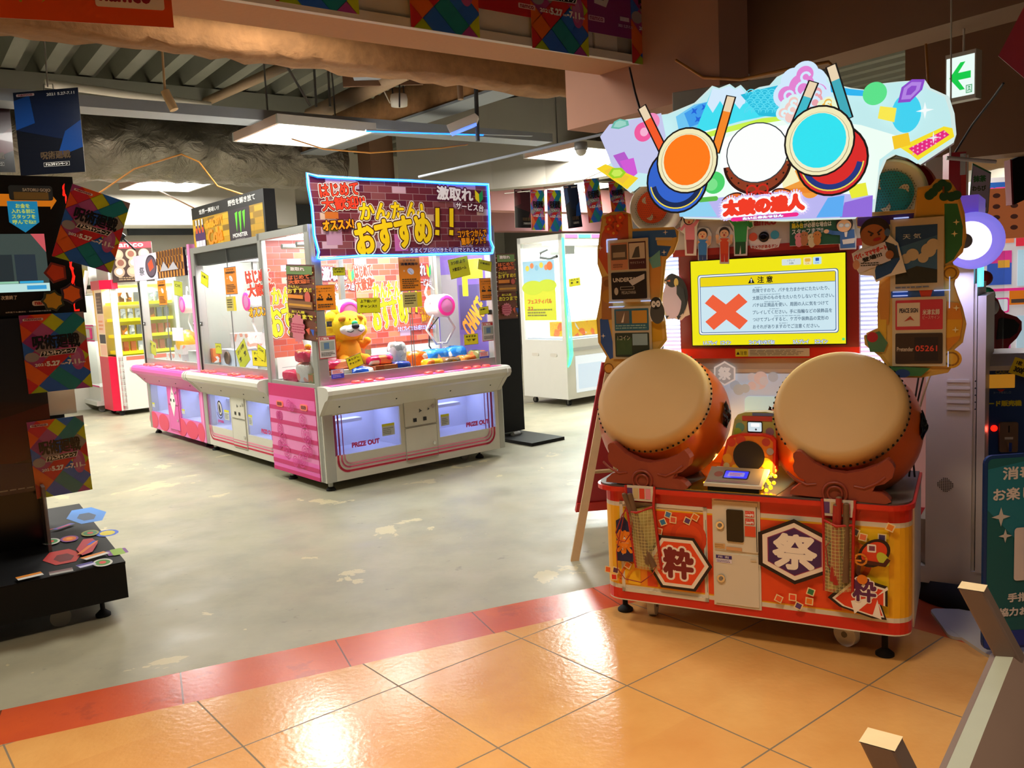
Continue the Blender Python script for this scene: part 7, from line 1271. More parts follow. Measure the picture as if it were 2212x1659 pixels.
# ================================================================ EASEL, BLACK STAND, FAR WHITE MACHINE
t = thing('sign_easel', 'red folding sign easel on wooden legs behind the drum game', 'easel', (0, 0, 0)); bl = at(1243, 1105, 1); 
def zpt(u, v, z): d = ray(u, v); return CC+d*((z-EYE)/d.z)
BL, BR_, TL, FL_ = zpt(1243, 1105, .06), zpt(1322, 1118, .06), zpt(1301, 783, .99), zpt(1233, 1213, 0); dx = BR_-BL; wdir = dx.normalized()
bdir = V((0.83, .1, 0)).normalized()
b = B(); n_ = (TL-BL).cross(bdir).normalized(); b.prism([BL, BL+bdir*.55, TL+bdir*.55, TL], n_*.02, 'easel_red'); b.obj('board', t)
b = B(); b.prism([BL-n_*.001, BL+bdir*.55-n_*.001, BL+bdir*.55-n_*.001+(TL-BL)*.06, BL-n_*.001+(TL-BL)*.06], n_*-.012, 'red_plastic'); b.obj('ledge', t)
TT = TL+bdir*.03
for k in (0, .5):
    b = B(); dd = (TT-FL_).normalized(); sd = dd.cross(V((1, .2, 0))).normalized(); o_ = bdir*k; b.prism([FL_+o_, FL_+o_+bdir*.045, FL_+o_+bdir*.045+sd*.022, FL_+o_+sd*.022], (TT-FL_), 'wood_light'); b.obj('leg', t)
mid = zpt(1308, 930, .62); b = B(); b.cyl(mid, mid+bdir*.1+V((0, -.05, -.45)), .014, 'wood_light', 6); b.obj('strut', t); m1_ = zpt(1272, 1020, .33); b = B(); b.cyl(m1_, m1_+bdir*.5, .012, 'wood_light', 6); b.obj('crossbar', t)
t = inframe(K, 'poster_stand', 'black standing poster column right of the brick machine', 'stand', 2.18, .60)
b = B(); b.box(0, 0, .06, .30, .14, 1.42, 'black_metal'); b.box(.02, -.001, .06, .025, 0, 1.42, 'grille_dark'); b.obj('column', t); b = B(); b.box(-.05, -.50, 0, .36, .45, .03, 'black_metal'); b.cyl((.1, -.05, .04), (.18, -.05, .04), .03, 'grey_metal', 12); b.obj('base_plate', t)
sheet(K, 'f', 1075, 691, 1112, 547, .595, vert, 'vertical_poster', 'tall brown limit poster on the black column', 'poster')
W = Frame((K.w(4.04, 1.6).x, K.w(4.04, 1.6).y), 39.8)
t = inframe(W, 'prize_cabinet', 'tall white claw cabinet glowing bright behind the paper flags', 'claw machine')
b = B(); wd, dp, zt = 1.5, .80, 2.05
b.box(0, 0, .09, wd, dp, .80, 'white_metal'); 
for x0, y0, x1, y1 in ((0, 0, .05, .06), (wd-.05, 0, wd, .06), (0, dp-.06, .05, dp), (wd-.05, dp-.06, wd, dp)): b.box(x0, y0, .8, x1, y1, zt, 'white_metal')
b.box(0, 0, 1.98, wd, dp, zt, 'white_metal'); b.box(.05, dp-.03, .8, wd-.05, dp-.02, 1.98, 'plush_white'); b.obj('cabinet', t)
b = B(); b.box(.01, .06, .8, .014, dp-.06, 1.98, 'glass'); b.obj('side_pane', t); b = B(); b.box(.05, .01, .8, wd-.05, .014, 1.98, 'glass'); b.obj('front_pane', t); b = B(); b.box(.05, .06, .80, wd-.05, dp-.05, .82, 'chute_white'); b.obj('playfield', t)
b = B(); A = front(b, -.002, 'lit_print'); A.rect(.14, .16, .75, .60, '#dfeaf6'); A.rect(.18, .20, .72, .5, '#c8daf0'); A.m = 'print'; A.rect(.06, .66, .9, .70, '#b8b8b4'); b.obj('prize_window', t)
b = B()
for y in (.22, .55): b.rbox(-.008, y-.06, .60, -.001, y+.06, .64, .016, 'panel_pale', 'x')
b.obj('recessed_handle', t)
for k, mtl in ((0, 'led_green'), (1, 'led_green'), (2, 'led_green')):
    b = B(); xo = .012*k; b.tube([(.0+xo, -.01, 2.0), (.005+xo, -.014, 1.4), (.03+xo*2, -.016, 1.0), (.04+xo*2, -.016, .62), (.02+xo, -.014, .52), (.005+xo, -.012, .48+.01*k)], .006, mtl, 6); b.obj('green_light_tube', t)
b = B()
for k, h in enumerate(('led_pink', 'led_green', 'led_pink', 'led_orange_soft', 'led_green', 'led_pink')): b.box(.06+k*.22, -.004, 2.0, .26+k*.22, .0, 2.04, h)
b.obj('colour_strip', t)
mat('led_pink', '#ff6ab8', .3, emit=1.2); mat('led_orange_soft', '#ffb06a', .3, emit=1.0)
b = B(); b.tube([(.20, .3, 1.80), (.22, .45, 1.78), (.18, .58, 1.80), (.2, .6, 1.86), (.2, .45, 1.9)], .018, 'dark_grey', 8); b.box(.18, .2, 1.82, .4, .4, 1.92, 'aluminium'); b.obj('crane_arm', t)
b = B(); b.box(.3, .2, .82, 1.3, .6, 1.0, 'snack_yellow'); b.obj('prize_pile', t); b = B(); b.box(.1, .35, 1.94, wd-.1, .45, 1.97, 'tube_white'); b.obj('lamp_tube', t); area('cabinet_lamp', W.w(.75, .4, 1.93), 1.2, 110, (.92, 1, .96), (0, 0, W.a), .4)
for x, y in ((.1, .1), (.1, .7), (1.4, .1)): b = B(); b.cyl((x, y, .02), (x, y, .1), .02, 'grey_metal', 10); b.cyl((x-.015, y, .035), (x+.015, y, .035), .035, 'black_rubber', 14); b.obj('caster', t)
def bearless(A, w_, h_):
    A.rect(0, 0, w_, h_, '#d8e03a'); A.rect(0, .55*h_, w_, h_, '#a8d8f0'); A.circ(.3*w_, .55*h_, .35*w_, '#c8dc3a', .12*h_); A.circ(.75*w_, .58*h_, .3*w_, '#c8dc3a', .10*h_)
    for k in range(6): A.circ((.15+.15*k)*w_, (.88+.04*(k % 2))*h_, .06*w_, ('#f0d84a', '#f0905a', '#8ac8e8')[k % 3], n=12)
    A.circ(.86*w_, .90*h_, .09*w_, '#f0783a'); A.text('フェスティバル', .12*w_, .28*h_, .88*w_, .36*h_, '#e8703a', .002); A.bars(.1*w_, .06*h_, .9*w_, .2*h_, 3, '#8a8a4a'); A.text('7.2', .12*w_, .17*h_, .28*w_, .23*h_, '#d85a3a', .001)
sheet(W, 'l', 1135, 692, 1197, 560, -.003, bearless, 'festival_poster', 'yellow and sky blue poster on the white cabinet side pane', 'poster')
sheet(W, 'f', 1229, 619, 1253, 600, -.003, lambda A, w_, h_: memo(A, w_, h_, ('大入り', '!!')), 'yellow_memo', 'yellow memo on the white cabinet front pane', 'note', .08)

# ================================================================ LEFT BACKGROUND MACHINES
RM = Frame((K.w(.25, 6.95).x, K.w(.25, 6.95).y), 39.8-90)
t = inframe(RM, 'capsule_cabinet', 'red fronted white prize cabinet with yellow shelves, left background', 'vending machine')
b = B(); b.box(0, .08, .07, .56, .95, .80, 'white_metal'); b.box(0, .08, 1.75, .56, .95, 2.0, 'white_metal'); b.box(0, .9, .8, .56, .95, 1.75, 'white_metal'); b.box(0, .08, .8, .03, .9, 1.75, 'white_metal'); b.box(.53, .08, .8, .56, .16, 1.75, 'white_metal'); b.obj('cabinet', t)
b = B(); b.prism([(0, .08, .07), (.04, 0, .07), (.46, 0, .07), (.56, .10, .07), (.56, .16, .07), (0, .16, .07)], (0, 0, .73), 'red_cab'); b.obj('red_front', t); b = B(); b.prism([(0, .08, 1.70), (.04, -.02, 1.70), (.46, -.02, 1.70), (.58, .10, 1.70), (.58, .18, 1.70), (0, .18, 1.70)], (0, 0, .12), 'red_cab'); b.obj('red_cap', t)
b = B(); A = front(b, -.001, 'lit_print'); A.rect(.03, .80, .46, 1.70, '#e8c8a0'); A.rect(.03, .80, .10, 1.70, '#e8b04a'); A.rect(.16, 1.38, .44, 1.66, '#5a3a2c'); A.rect(.16, 1.12, .44, 1.36, '#eab898'); A.rect(.16, .98, .44, 1.1, '#2a2428'); A.rect(.16, .82, .44, .96, '#e8b090'); A.bars(.18, 1.4, .42, 1.62, 5, '#8a6a52'); A.bars(.18, 1.15, .42, 1.3, 3, '#d88a5a'); b.obj('front_print', t)
for k in range(4):
    z = .86+.22*k; b = B(); b.box(.05, .14, z-.04, .53, .88, z, 'yellow_lit'); sh = b.obj('shelf', t)
    b = B(); rnd = random.Random(k)
    for j in range(7): b.rbox(.44, .20+.095*j, z+.001, .50, .27+.095*j, z+.13, .01, rnd.choice(('snack_silver', 'snack_dark', 'grey_metal', 'snack_brown')), 'z')
    b.obj('figure_box_row', sh)
mat('yellow_lit', '#f6e81c', .4, emit=.35)
b = B(); b.box(.555, .17, .80, .558, .9, 1.75, 'glass'); b.obj('side_pane', t)
b = B(); A = Art(b, (.561, 0, 0), (0, 1, 0), (0, 0, 1)); A.rect(.20, .74, .86, .79, '#f2705a'); b.obj('side_strip', t); area('shelf_lamp', RM.w(.3, .5, 1.72), .5, 14, (1, 1, .95), (0, 0, RM.a), .6)
for x, y in ((.08, .1), (.48, .1), (.48, .8)): b = B(); b.cyl((x-.015, y, .035), (x+.015, y, .035), .035, 'black_rubber', 14); b.cyl((x, y, .04), (x, y, .08), .012, 'grey_metal', 8); b.obj('caster', t)
def plates(A, w_, h_):
    A.rect(0, 0, w_, h_, '#3a221a'); A.rect(0, .85*h_, w_, h_, '#d82a34'); A.text('namco', .1*w_, .885*h_, .8*w_, .965*h_, '#f0e0dc', .002)
    for r_ in range(3):
        for c_ in range(3): A.circ((.18+.31*c_+.05*(r_ % 2))*w_, (.70-.22*r_)*h_, .13*w_, '#a89078'); A.circ((.18+.31*c_+.05*(r_ % 2))*w_, (.71-.22*r_)*h_, .08*w_, ('#e8a080', '#7a4a3a', '#d8d0c4')[(r_+c_) % 3])
    A.bars(.15*w_, .04*h_, .9*w_, .14*h_, 2, '#9a8060')
b = B(); b.box(0, 0, 0, .52, .02, .52, 'panel_pale'); A = front(b, -.0004); plates(A, .52, .52); pq = RM.X(.56); solo('plate_poster', b, 'dark brown poster of round plates above the red cabinet', 'poster', RM.w(.60, .12, 1.78), (0, 0, RM.a+radians(62)))
G2 = Frame((K.w(.24, 8.5).x, K.w(.24, 8.5).y), 39.8-90)
t = inframe(G2, 'capsule_machine', 'white two tier capsule machine on a wheeled base, far left background', 'vending machine')
b = B(); b.box(0, -.05, .10, 1.45, .6, .16, 'white_metal'); b.box(.05, .02, .16, 1.40, .55, .36, 'white_metal'); b.box(.05, .02, 1.0, 1.40, .55, 1.22, 'white_metal'); b.box(.05, .5, .36, 1.4, .55, 1.95, 'white_metal'); b.box(0, -.03, 1.66, 1.45, .6, 1.72, 'white_metal'); b.box(.02, .02, 1.78, 1.42, .5, 2.12, 'white_metal'); b.obj('housing', t)
b = B(); A = front(b, -.031, 'lit_print'); A.rect(.1, 1.85, 1.3, 2.02, '#e8cc1c'); b.obj('yellow_sign', t); b = B(); A = front(b, .012); 
for z in (.355, .995, 1.21): A.rect(.03, z, 1.42, z+.02, '#e8308a')
b.obj('pink_edge', t)
for k in range(3):
    for z0, z1 in ((.38, .99), (1.24, 1.65)):
        b = B(); b.box(.08+.44*k, .03, z0, .48+.44*k, .034, z1, 'glass'); pn = b.obj('window', t)
        b = B(); rnd = random.Random(k*3+int(z0*10))
        for j in range(5): b.ball((.14+.44*k+.07*j, .30, z0+.10+.06*rnd.random()), .045, rnd.choice(('snack_sky', 'snack_white', 'snack_silver', 'snack_yellow')), 10, 8)
        b.obj('capsules', pn)
    b = B(); b.rbox(.14+.44*k, -.008, 1.03, .42+.44*k, .018, 1.19, .03, 'hot_pink', 'y'); b.rbox(.17+.44*k, -.01, 1.05, .39+.44*k, -.006, 1.17, .02, 'panel_pale', 'y'); b.obj('dispenser_door', t)
area('capsule_lamp', G2.w(.7, .28, 1.64), 1.2, 14, (.95, 1, 1), (0, 0, G2.a), .4); area('capsule_lamp.001', G2.w(.7, .28, .985), 1.2, 10, (.95, 1, 1), (0, 0, G2.a), .4)
for x in (.1, .7, 1.35): b = B(); b.cyl((x-.015, .03, .045), (x+.015, .03, .045), .04, 'grey_metal', 14); b.cyl((x, .03, .05), (x, .03, .1), .012, 'grey_metal', 8); b.obj('caster', t)
b = B(); b.cyl(at(188, 585, 8), at(178, 648, 8), .02, 'snack_white', 10); b.cyl(at(178, 648, 8), at(174, 672, 8), .012, 'snack_silver', 8); solo('folded_umbrella', b, 'folded pale cloth hanging beside the red light strip', 'cloth')
b = B(); p0 = at(262, 512, 10); b.cyl(p0, at(292, 540, 10), .012, 'black_metal', 8); b.cyl(at(258, 518, 10), at(268, 506, 10), .03, 'black_metal', 8); solo('boom_arm', b, 'thin black boom arm over the plate poster', 'arm')

# ================================================================ RIGHT SIDE
G = Frame((zpt(1981.7, 1256, .09).x, zpt(1981.7, 1256, .09).y), -33)
t = inframe(G, 'white_cabinet', 'tall white metal cabinet with vents right of the drum game', 'cabinet')
q3 = G.Y(0)
xl, xr = q3(1999, 1100)[0], q3(2105, 1100)[0]; z_t = q3(2003, 565)[1]
b = B(); b.box(-.0, 0, .09, xr+.035, .5, .165, 'cabinet_white'); b.box(xl, -.0, .165, xr-.012, .5, z_t, 'cabinet_white'); b.box(xr-.012, .01, .165, xr, .5, z_t-.1, 'panel_pale'); b.box(xr+.005, -.012, .165, xr+.035, .5, z_t-.15, 'cabinet_white'); b.box(0, .05, .165, xl, .5, .36, 'cabinet_white'); b.obj('housing', t)
b = B(); x0 = xl+.06
for k in range(5): z = q3(2020, 822+14.8*k)[1]; b.rbox(x0+.02, -.006, z-.006, x0+.105, .001, z+.006, .005, 'panel_pale', 'y'); b.cyl((x0+.125, -.003, z), (x0+.125, 0, z), .003, 'black_metal', 8)
b.obj('vent_slot', t); b = B(); c_ = q3(2042, 1047)
for i in range(-4, 5):
    for j in range(-4, 5):
        if i*i+j*j < 18: b.cyl((c_[0]+i*.007, -.0015, c_[1]+j*.007), (c_[0]+i*.007, 0, c_[1]+j*.007), .0022, 'black_metal', 6)
b.obj('speaker_hole', t); b = B(); c_ = q3(2020, 1270); b.lathe([(0, 0), (.26, 0), (.27, .04), (.25, .10), (0, .10)], (.2, .20, .0), (0, 0, 1), 'black_rubber', 40); b.obj('round_foot', t)
b = B(); b.box(xl+.02, .03, z_t, xr, .4, z_t+.26, 'purple_case'); b.obj('purple_top', t); b = B(); b.cyl((xr+.01, .03, q3(2106, 620)[1]), (xr+.01, .03, q3(2106, 555)[1]), .012, 'cyan_lamp', 8); b.obj('cyan_tube', t); b = B(); c_ = (q3(2096, 520)[0], q3(2096, 520)[1])
b.lathe([(.105, 0), (.115, .02), (.09, .03), (0, .03)], (c_[0]+.01, .02, c_[1]), (0, -1, 0), 'lens_violet', 36); b.lathe([(.078, .031), (0, .038)], (c_[0], .02, c_[1]), (0, -1, 0), 'lens_white', 32); b.lathe([(.03, .039), (0, .042)], (c_[0]-.02, .02, c_[1]), (0, -1, 0), 'dark_grey', 20); b.obj('round_lamp', t)
mat('purple_case', '#7a5ad8', .4, emit=.35); mat('lens_violet', '#8f86ff', .3, emit=.7); mat('lens_white', '#f4f6ff', .3, emit=1.0)
area('violet_glow', G.w(xl+.1, -.12, z_t-.05), .15, 1.6, (.5, .5, 1), (0, 0, 0), .1)
b = B(); P0 = at(1950, 1120, 4.9); P1 = at(1992, 1120, 4.7); d = (P1-P0); d.z = 0; b.box(0, 0, 0, .42, .04, 1.75, 'cabinet_pink'); b.box(.38, -.01, 0, .42, 0, 1.75, 'cabinet_white'); b.box(0, -.008, 0, .42, 0, .10, 'easel_red'); solo('pink_partition', b, 'pink partition with red foot standing behind the right drum', 'partition', (zpt(1935, 1150, .0).x-.02, zpt(1935, 1150, 0).y+.3, 0.0), (0, 0, radians(-38)))
b = B(); P0 = zpt(2060, 470, 1.75) if False else at(2050, 330, 4.5); b.box(0, 0, -.95, .085, .10, 0, 'easel_red'); b.box(.06, -.003, -.85, .085, .0, -.02, 'red_plastic'); b.box(.055, -.004, -.12, .082, -.0005, -.01, 'panel_pale'); solo('red_box', b, 'narrow red box with white label above the pine board', 'box', P0, (0, 0, radians(-10)))
b = B(); P0 = at(2000, 342, 4.9); b.box(0, 0, -.75, .22, .2, 0, 'panel_pale'); solo('grey_box', b, 'pale grey box between the right speaker and the red box', 'box', P0, (0, 0, radians(-20)))
# pennant
PN = [at(u, v, 4.3) for u, v in ((2101, 352), (2141, 372), (2140, 455), (2127, 490), (2110, 478), (2098, 445))]; o0 = PN[0]
ex = V((PN[1].x-PN[0].x, PN[1].y-PN[0].y, 0)).normalized(); b = B(); P2 = [((p_-o0).dot(ex), (p_-o0).z) for p_ in PN]
b.prism([(x, .001, z) for x, z in P2], (0, .002, 0), 'panel_pale'); A = front(b, 0); A.poly(P2, '#3a7a4a'); A.poly(inset(P2, .94), '#b8b0b4'); cx = sum(x for x, z in P2)/6
A.text('抹茶', cx-.03, -.095, cx+.03, -.065, '#3a7a3a', .002); A.text('わらび', cx-.035, -.14, cx+.03, -.115, '#4a5a2a', .0015); A.circ(cx+.004, -.215, .030, '#2f7a3a', .034); A.poly([(cx-.04, -.20), (cx-.03, -.19), (cx+.03, -.225), (cx+.035, -.24), (cx+.01, -.26), (cx-.03, -.25)], '#d8a888'); A.poly([(cx-.028, -.225), (cx+.02, -.245), (cx, -.258)], '#6a3a2a')
pn_ = solo('pennant', b, 'pale green edged pennant with a green sweet, hanging by the red box', 'pennant', o0, (0, 0, atan2(ex.y, ex.x)))
b = B(); b.cyl((-.12, .02, .035), (.12, .012, .0), .010, 'panel_pale', 8); b.obj('rod', pn_); b = B(); b.cyl((-.10, .02, .03), (-.10, .03, 1.8), .004, 'cable_white', 6); b.obj('hanging_cord', pn_)
run([at(2060, 335, 4.6), at(2100, 270, 4.4), at(2150, 205, 4.1), at(2168, 180, 4.0)], .006, 'cable_black', 'dark cord running from the pink poster to the red box', 'cord')
run([at(2000, 95, 4.6), at(2005, 180, 4.6), at(2006, 260, 4.6)], .007, 'cable_orange', 'orange cord hanging behind the drum sign at the right', 'cord')
run([at(1460, 130, 5.0), at(1520, 168, 4.9), at(1600, 172, 4.7), at(1700, 150, 4.5), at(1790, 134, 4.4), at(1806, 150, 4.4), at(1812, 185, 4.4)], .009, 'cable_orange', 'orange cable draped above the lit drum sign')
run([at(1360, 147, 4.9), at(1372, 200, 4.6), at(1388, 255, 4.4)], .006, 'cable_black', 'dark cable running down to the drum sign from header')
def heart(A, w_, h_):
    A.poly([(.08*w_, .45*h_), (.30*w_, h_), (w_, h_), (w_, .12*h_), (.55*w_, 0), (.40*w_, .14*h_)], '#c84a5a'); A.circ(.75*w_, .40*h_, .22*w_, '#8a2a1c'); A.circ(.55*w_, .25*h_, .10*w_, '#3a5a2a'); A.circ(.72*w_, .72*h_, .12*w_, '#d8b01c')
b = B(); pts = [(.0, .30), (.18, .62), (.6, .62), (.6, .05), (.33, 0), (.22, .09)]; b.prism([(x*.7, .001, z*.8) for x, z in pts], (0, .004, 0), 'panel_pale'); A = front(b, 0); A.poly([(x*.7, z*.8) for x, z in pts], '#c84a5e'); A.circ(.30, .18, .07, '#8a2a1c'); A.circ(.16, .13, .035, '#3a5a2a'); A.circ(.26, .36, .04, '#d8b01c')
P0 = at(2155, 238, 3.9); solo('pink_poster', b, 'pink cut poster with strawberry shape at the upper right edge', 'poster', P0, (0, 0, radians(-25)))
# card vending kiosk
KK = Frame((at(2113, 1100, 3.75).x, at(2113, 1100, 3.75).y), -12); qk = KK.Y(0)
t = inframe(KK, 'card_kiosk', 'dark blue card vending kiosk with white frame at the right edge', 'vending machine')
zt = qk(2116, 800)[1]; b = B(); b.box(-.015, 0, .03, .0, .4, zt, 'cabinet_white'); b.box(.0, .004, .03, .50, .4, zt, 'kiosk_blue'); b.prism([(-.015, -.012, zt), (.52, -.012, zt), (.52, .15, zt+.055), (-.015, .15, zt+.055)], (0, .25, 0), 'cabinet_white'); b.box(-.015, -.012, zt-.002, .52, 0, zt+.018, 'cabinet_white'); b.box(.0, -.02, .03, .50, .004, .12, 'kiosk_blue'); kb = b.obj('body', t)
b = B(); A = front(b, .0035); A.rect(.004, .13, .496, zt-.01, '#123a74'); x0, z0 = qk(2151, 808); x1, z1 = qk(2180, 800); A.text('CARD', x0, z0, x1, z1, '#8a8a4a', .001); x0, z0 = qk(2121, 878); x1, z1 = qk(2207, 865); A.text('カード販売機', x0, z0, x1, z1, '#d8cc1c', .0016); A.m = 'lit_print'; A.rect(*qk(2136, 839), *qk(2193, 808), '#d8922a', .003); A.m = 'print'
x0, z0 = qk(2160, 845); A.poly([(x0-.012, z0+.008), (x0+.022, z0+.008), (x0+.005, z0-.006)], '#b8242a'); x0, z0 = qk(2146, 851); x1, z1 = qk(2184, 845); A.text('カード取出し口', x0, z0, x1, z1, '#8a9aa8'); x0, z0 = qk(2128, 922); A.circ(x0, z0, .006, '#3ac84a', n=10); A.circ(*qk(2130, 940), .006, '#4a4a2a', n=10); A.circ(*qk(2131, 965), .008, '#c8c8a8', n=12); A.circ(*qk(2131, 965), .005, '#1a2a4a', n=12); A.rect(qk(2135, 1100)[0], qk(2135, 1100)[1], .49, qk(2135, 992)[1], '#16579a', .01); b.obj('front_print', kb)
b = B(); c_ = qk(2147, 925); b.ball((c_[0], -.002, c_[1]), (.014, .008, .014), 'led_red', 14, 10); b.obj('red_lamp', kb); area('red_lamp_glow', KK.w(c_[0], -.03, c_[1]), .02, .05, (1, .1, .06), (radians(-90), 0, KK.a))
b = B(); x0, z0 = qk(2157, 976); x1, z1 = qk(2198, 911); b.rbox(x0, -.010, z0, x1, .004, z1, .008, 'coin_plate', 'y'); b.box((x0+x1)/2-.002, -.0115, z1-.045, (x0+x1)/2+.002, -.009, z1-.015, 'black_metal'); b.box(x0+.02, -.0115, z1-.075, x1-.02, -.0095, z1-.065, 'panel_pale'); cp = b.obj('coin_unit', kb); b = B(); b.box((x0+x1)/2-.006, -.03, z0+.006, (x0+x1)/2+.006, -.01, z0+.045, 'chrome'); b.obj('return_lever', cp)
sheet(KK, 'f', 2184, 812, 2225, 775, -.026, lambda A, w_, h_: (A.rect(0, 0, w_, h_, '#d8c81c'), A.text('1枚', .2*w_, .6*h_, .5*w_, .85*h_, '#2a2a14', .001), A.text('300円', .2*w_, .15*h_, .9*w_, .5*h_, '#2a2a14', .0015)), 'price_note', 'yellow handwritten price note on the kiosk corner', 'note', -.35)
# teal sanitiser sign
S0_ = zpt(2122, 1400, .05); S1_ = zpt(2212, 1376, .05); syaw = radians(2); SG = Frame((S0_.x, S0_.y), 4); qs_ = SG.Y(0)
t = inframe(SG, 'floor_sign', 'teal hand sanitising floor sign with white lettering at the right edge', 'sign')
zt = qs_(2133, 985)[1]; b = B(); b.rbox(0, 0, .04, .60, .012, zt, .03, 'kiosk_blue', 'y'); A = front(b, -.0006, 'print'); A.rect(.012, .10, .59, zt-.012, '#10606a', .02); A.poly([(.012, zt-.05), (.2, zt-.02), (.3, zt-.3), (.2, zt-.4), (.012, zt-.2)], '#1a7a94'); A.rect(0.005, .05, .59, .11, '#1a3a9a')
def st(t_, u0, v0, u1, v1, x_=None): x0, z0 = qs_(u0, v0); x1, z1 = qs_(u1, v1); A.text(t_, x0, z0, x1, z1, '#d8d8dc', .0016)
st('消毒', 2166, 1036, 2236, 1005); st('お楽しみ', 2145, 1082, 2262, 1048); st('手指の', 2176, 1300, 2240, 1277); st('ご協力お願い', 2138, 1333, 2262, 1306)
for u, v, r_ in ((2161, 1116, .036), (2170, 1157, .026)): A.star(*qs_(u, v), r_, '#c8ccd0', 4, .32)
x0, z0 = qs_(2188, 1254); x1, z1 = qs_(2188, 1140); A.rect(x0, z0, x0+.2, z1, '#d8d4dc', .012); A.circ(x0+.09, (z0+z1)/2+.02, .045, '#4a1a5a', .06); b.obj('panel', t)
b = B(); b.rbox(.03, -.02, 0, .62, .30, .016, .05, 'lamp_case_grey', 'z'); b.box(.25, .02, .016, .33, .05, .10, 'grey_metal'); b.obj('base_plate', t)
P0 = zpt(2041, 1322, .012); b = B(); b.rbox(0, 0, 0, .34, .30, .012, .035, 'lamp_case_grey', 'z', 6); solo('floor_plate', b, 'scuffed grey rounded plate lying on the floor at the sign', 'plate', (zpt(2052, 1384, .0).x, zpt(2052, 1384, 0).y, .003), (0, 0, radians(-12)))
# red moulded arcade seat with speakers
c_ = at(2122, 700, 5.3); t = thing('arcade_seat', 'dark red moulded seat back with black speakers behind the kiosk', 'seat', (c_.x, c_.y, 0), radians(-8))
b = B(); q4 = lambda u, v: ((at(u, v, 5.3)-c_).dot(V((cos(radians(-8)), sin(radians(-8)), 0))), at(u, v, 5.3).z)
SH = [q4(*p_) for p_ in ((2121, 770), (2121, 640), (2128, 633), (2140, 636), (2152, 648), (2160, 668), (2168, 676), (2192, 684), (2202, 694), (2203, 712), (2194, 730), (2180, 745), (2172, 770))]
b.prism([(x, 0, z) for x, z in SH], (0, .16, 0), 'seat_red'); b.prism([(x*.25-.01, -.03, z) for x, z in SH if True][:0] or [(*(lambda k: (k[0], -.03, k[1]))(q4(2121, 770)),), (*(lambda k: (k[0], -.03, k[1]))(q4(2121, 645)),), (*(lambda k: (k[0], -.03, k[1]))(q4(2135, 640)),), (*(lambda k: (k[0], -.03, k[1]))(q4(2150, 770)),)], (0, .05, 0), 'seat_red'); b.obj('backrest', t, bevel=.012)
b = B(); P = [q4(*p_) for p_ in ((2152, 733), (2154, 690), (2160, 686), (2185, 690), (2196, 700), (2192, 718), (2178, 730))]; b.prism([(x, -.012, z) for x, z in P], (0, .02, 0), 'speaker_black'); b.obj('speaker', t)
b = B(); P = [q4(*p_) for p_ in ((2110, 700), (2120, 694), (2120, 735), (2112, 728))]; b.prism([(x, .0, z) for x, z in P], (0, .1, 0), 'seat_red'); b.obj('side_wing', t)
b = B(); b.box(-.05, .02, 0, .35, .5, SH[0][1]-.02, 'seat_red'); b.obj('seat_base', t)
# lit prize machines in the right distance
RC = Frame((at(2126, 900, 9.2).x, at(2126, 900, 9.2).y), -6); qr = RC.Y(0); t = inframe(RC, 'prize_machine', 'white prize machine with pink edging in the right distance', 'claw machine')
b = B(); b.box(0, .1, 0, 1.4, 1.0, 2.35, 'white_metal'); b.obj('cabinet', t)
b = B(); A = front(b, .098, 'lit_print'); A.rect(0, .0, 1.4, 2.35, '#d4ccd0'); A.rect(0, 2.02, 1.4, 2.3, '#2a5aa8'); A.text('SWEETS', -.0, 2.08, .34, 2.22, '#f4a0c0', .012, [('#e84a8a', .03)]); A.circ(.42, 2.16, .06, '#e89a4a'); A.rect(.0, 1.98, 1.4, 2.02, '#f8f8f8'); A.rect(.34, 1.62, .5, 2.0, '#e8344a'); A.rect(.12, 1.66, .32, 1.96, '#f0885a'); A.rect(0, 1.68, .12, 1.9, '#5a9a6a'); A.rect(.05, 1.22, .30, 1.58, '#3a5ab8'); A.rect(.05, 1.45, .30, 1.58, '#d83a8a'); A.rect(.16, 1.40, .28, 1.48, '#d89a3a'); A.rect(.36, 1.2, .48, 1.58, '#b8dcf0'); A.rect(.0, 1.15, 1.4, 1.18, '#e8308a'); A.rect(.14, .92, .28, 1.08, '#e8308a', .02); A.rect(.155, .935, .265, 1.065, '#d8dce8', .02); A.rect(.28, 1.0, .55, 1.15, '#d8741c'); A.rect(.30, 1.02, .53, 1.06, '#4a3a34')
A.rect(.05, .5, .30, .88, '#c85a9a'); A.rect(.36, .5, .48, .88, '#b8d4e8'); A.rect(.2, .42, .6, .5, '#e8c81c'); A.rect(.02, .3, .3, .42, '#b8b4b0'); b.obj('front_print', t); area('prize_glow', RC.w(.4, -.1, 1.9), .6, 6, (1, .95, 1), (radians(-60), 0, RC.a), .3)
b = B(); b.box(0, 0, 0, .34, .02, .42, 'panel_pale'); A = front(b, -.0005, 'lit_print'); A.rect(0, 0, .34, .42, '#b8663a'); 
for r_ in range(4):
    for c2_ in range(2): A.circ(.1+.14*c2_, .36-.09*r_, .03, '#4a2a22', .02)
solo('orange_menu', b, 'orange picture poster beside the pennant tip', 'poster', at(2124, 518, 7.2), (0, 0, radians(-8)))
b = B(); b.prism([(0, 0, 0), (.30, -.05, .12), (.34, -.05, -.2), (.02, 0, -.34)], (0, .08, 0), 'black_metal'); b.prism([(-.02, -.01, 0), (0, 0, 0), (.02, 0, -.34), (0, -.01, -.34)], (0, .08, 0), 'seat_red'); solo('monitor', b, 'dark tilted monitor hanging at the right edge', 'monitor', at(2186, 345, 6.5), (0, 0, 0))
mat('cyan_lamp', '#5ad8ff', .3, emit=2.0)
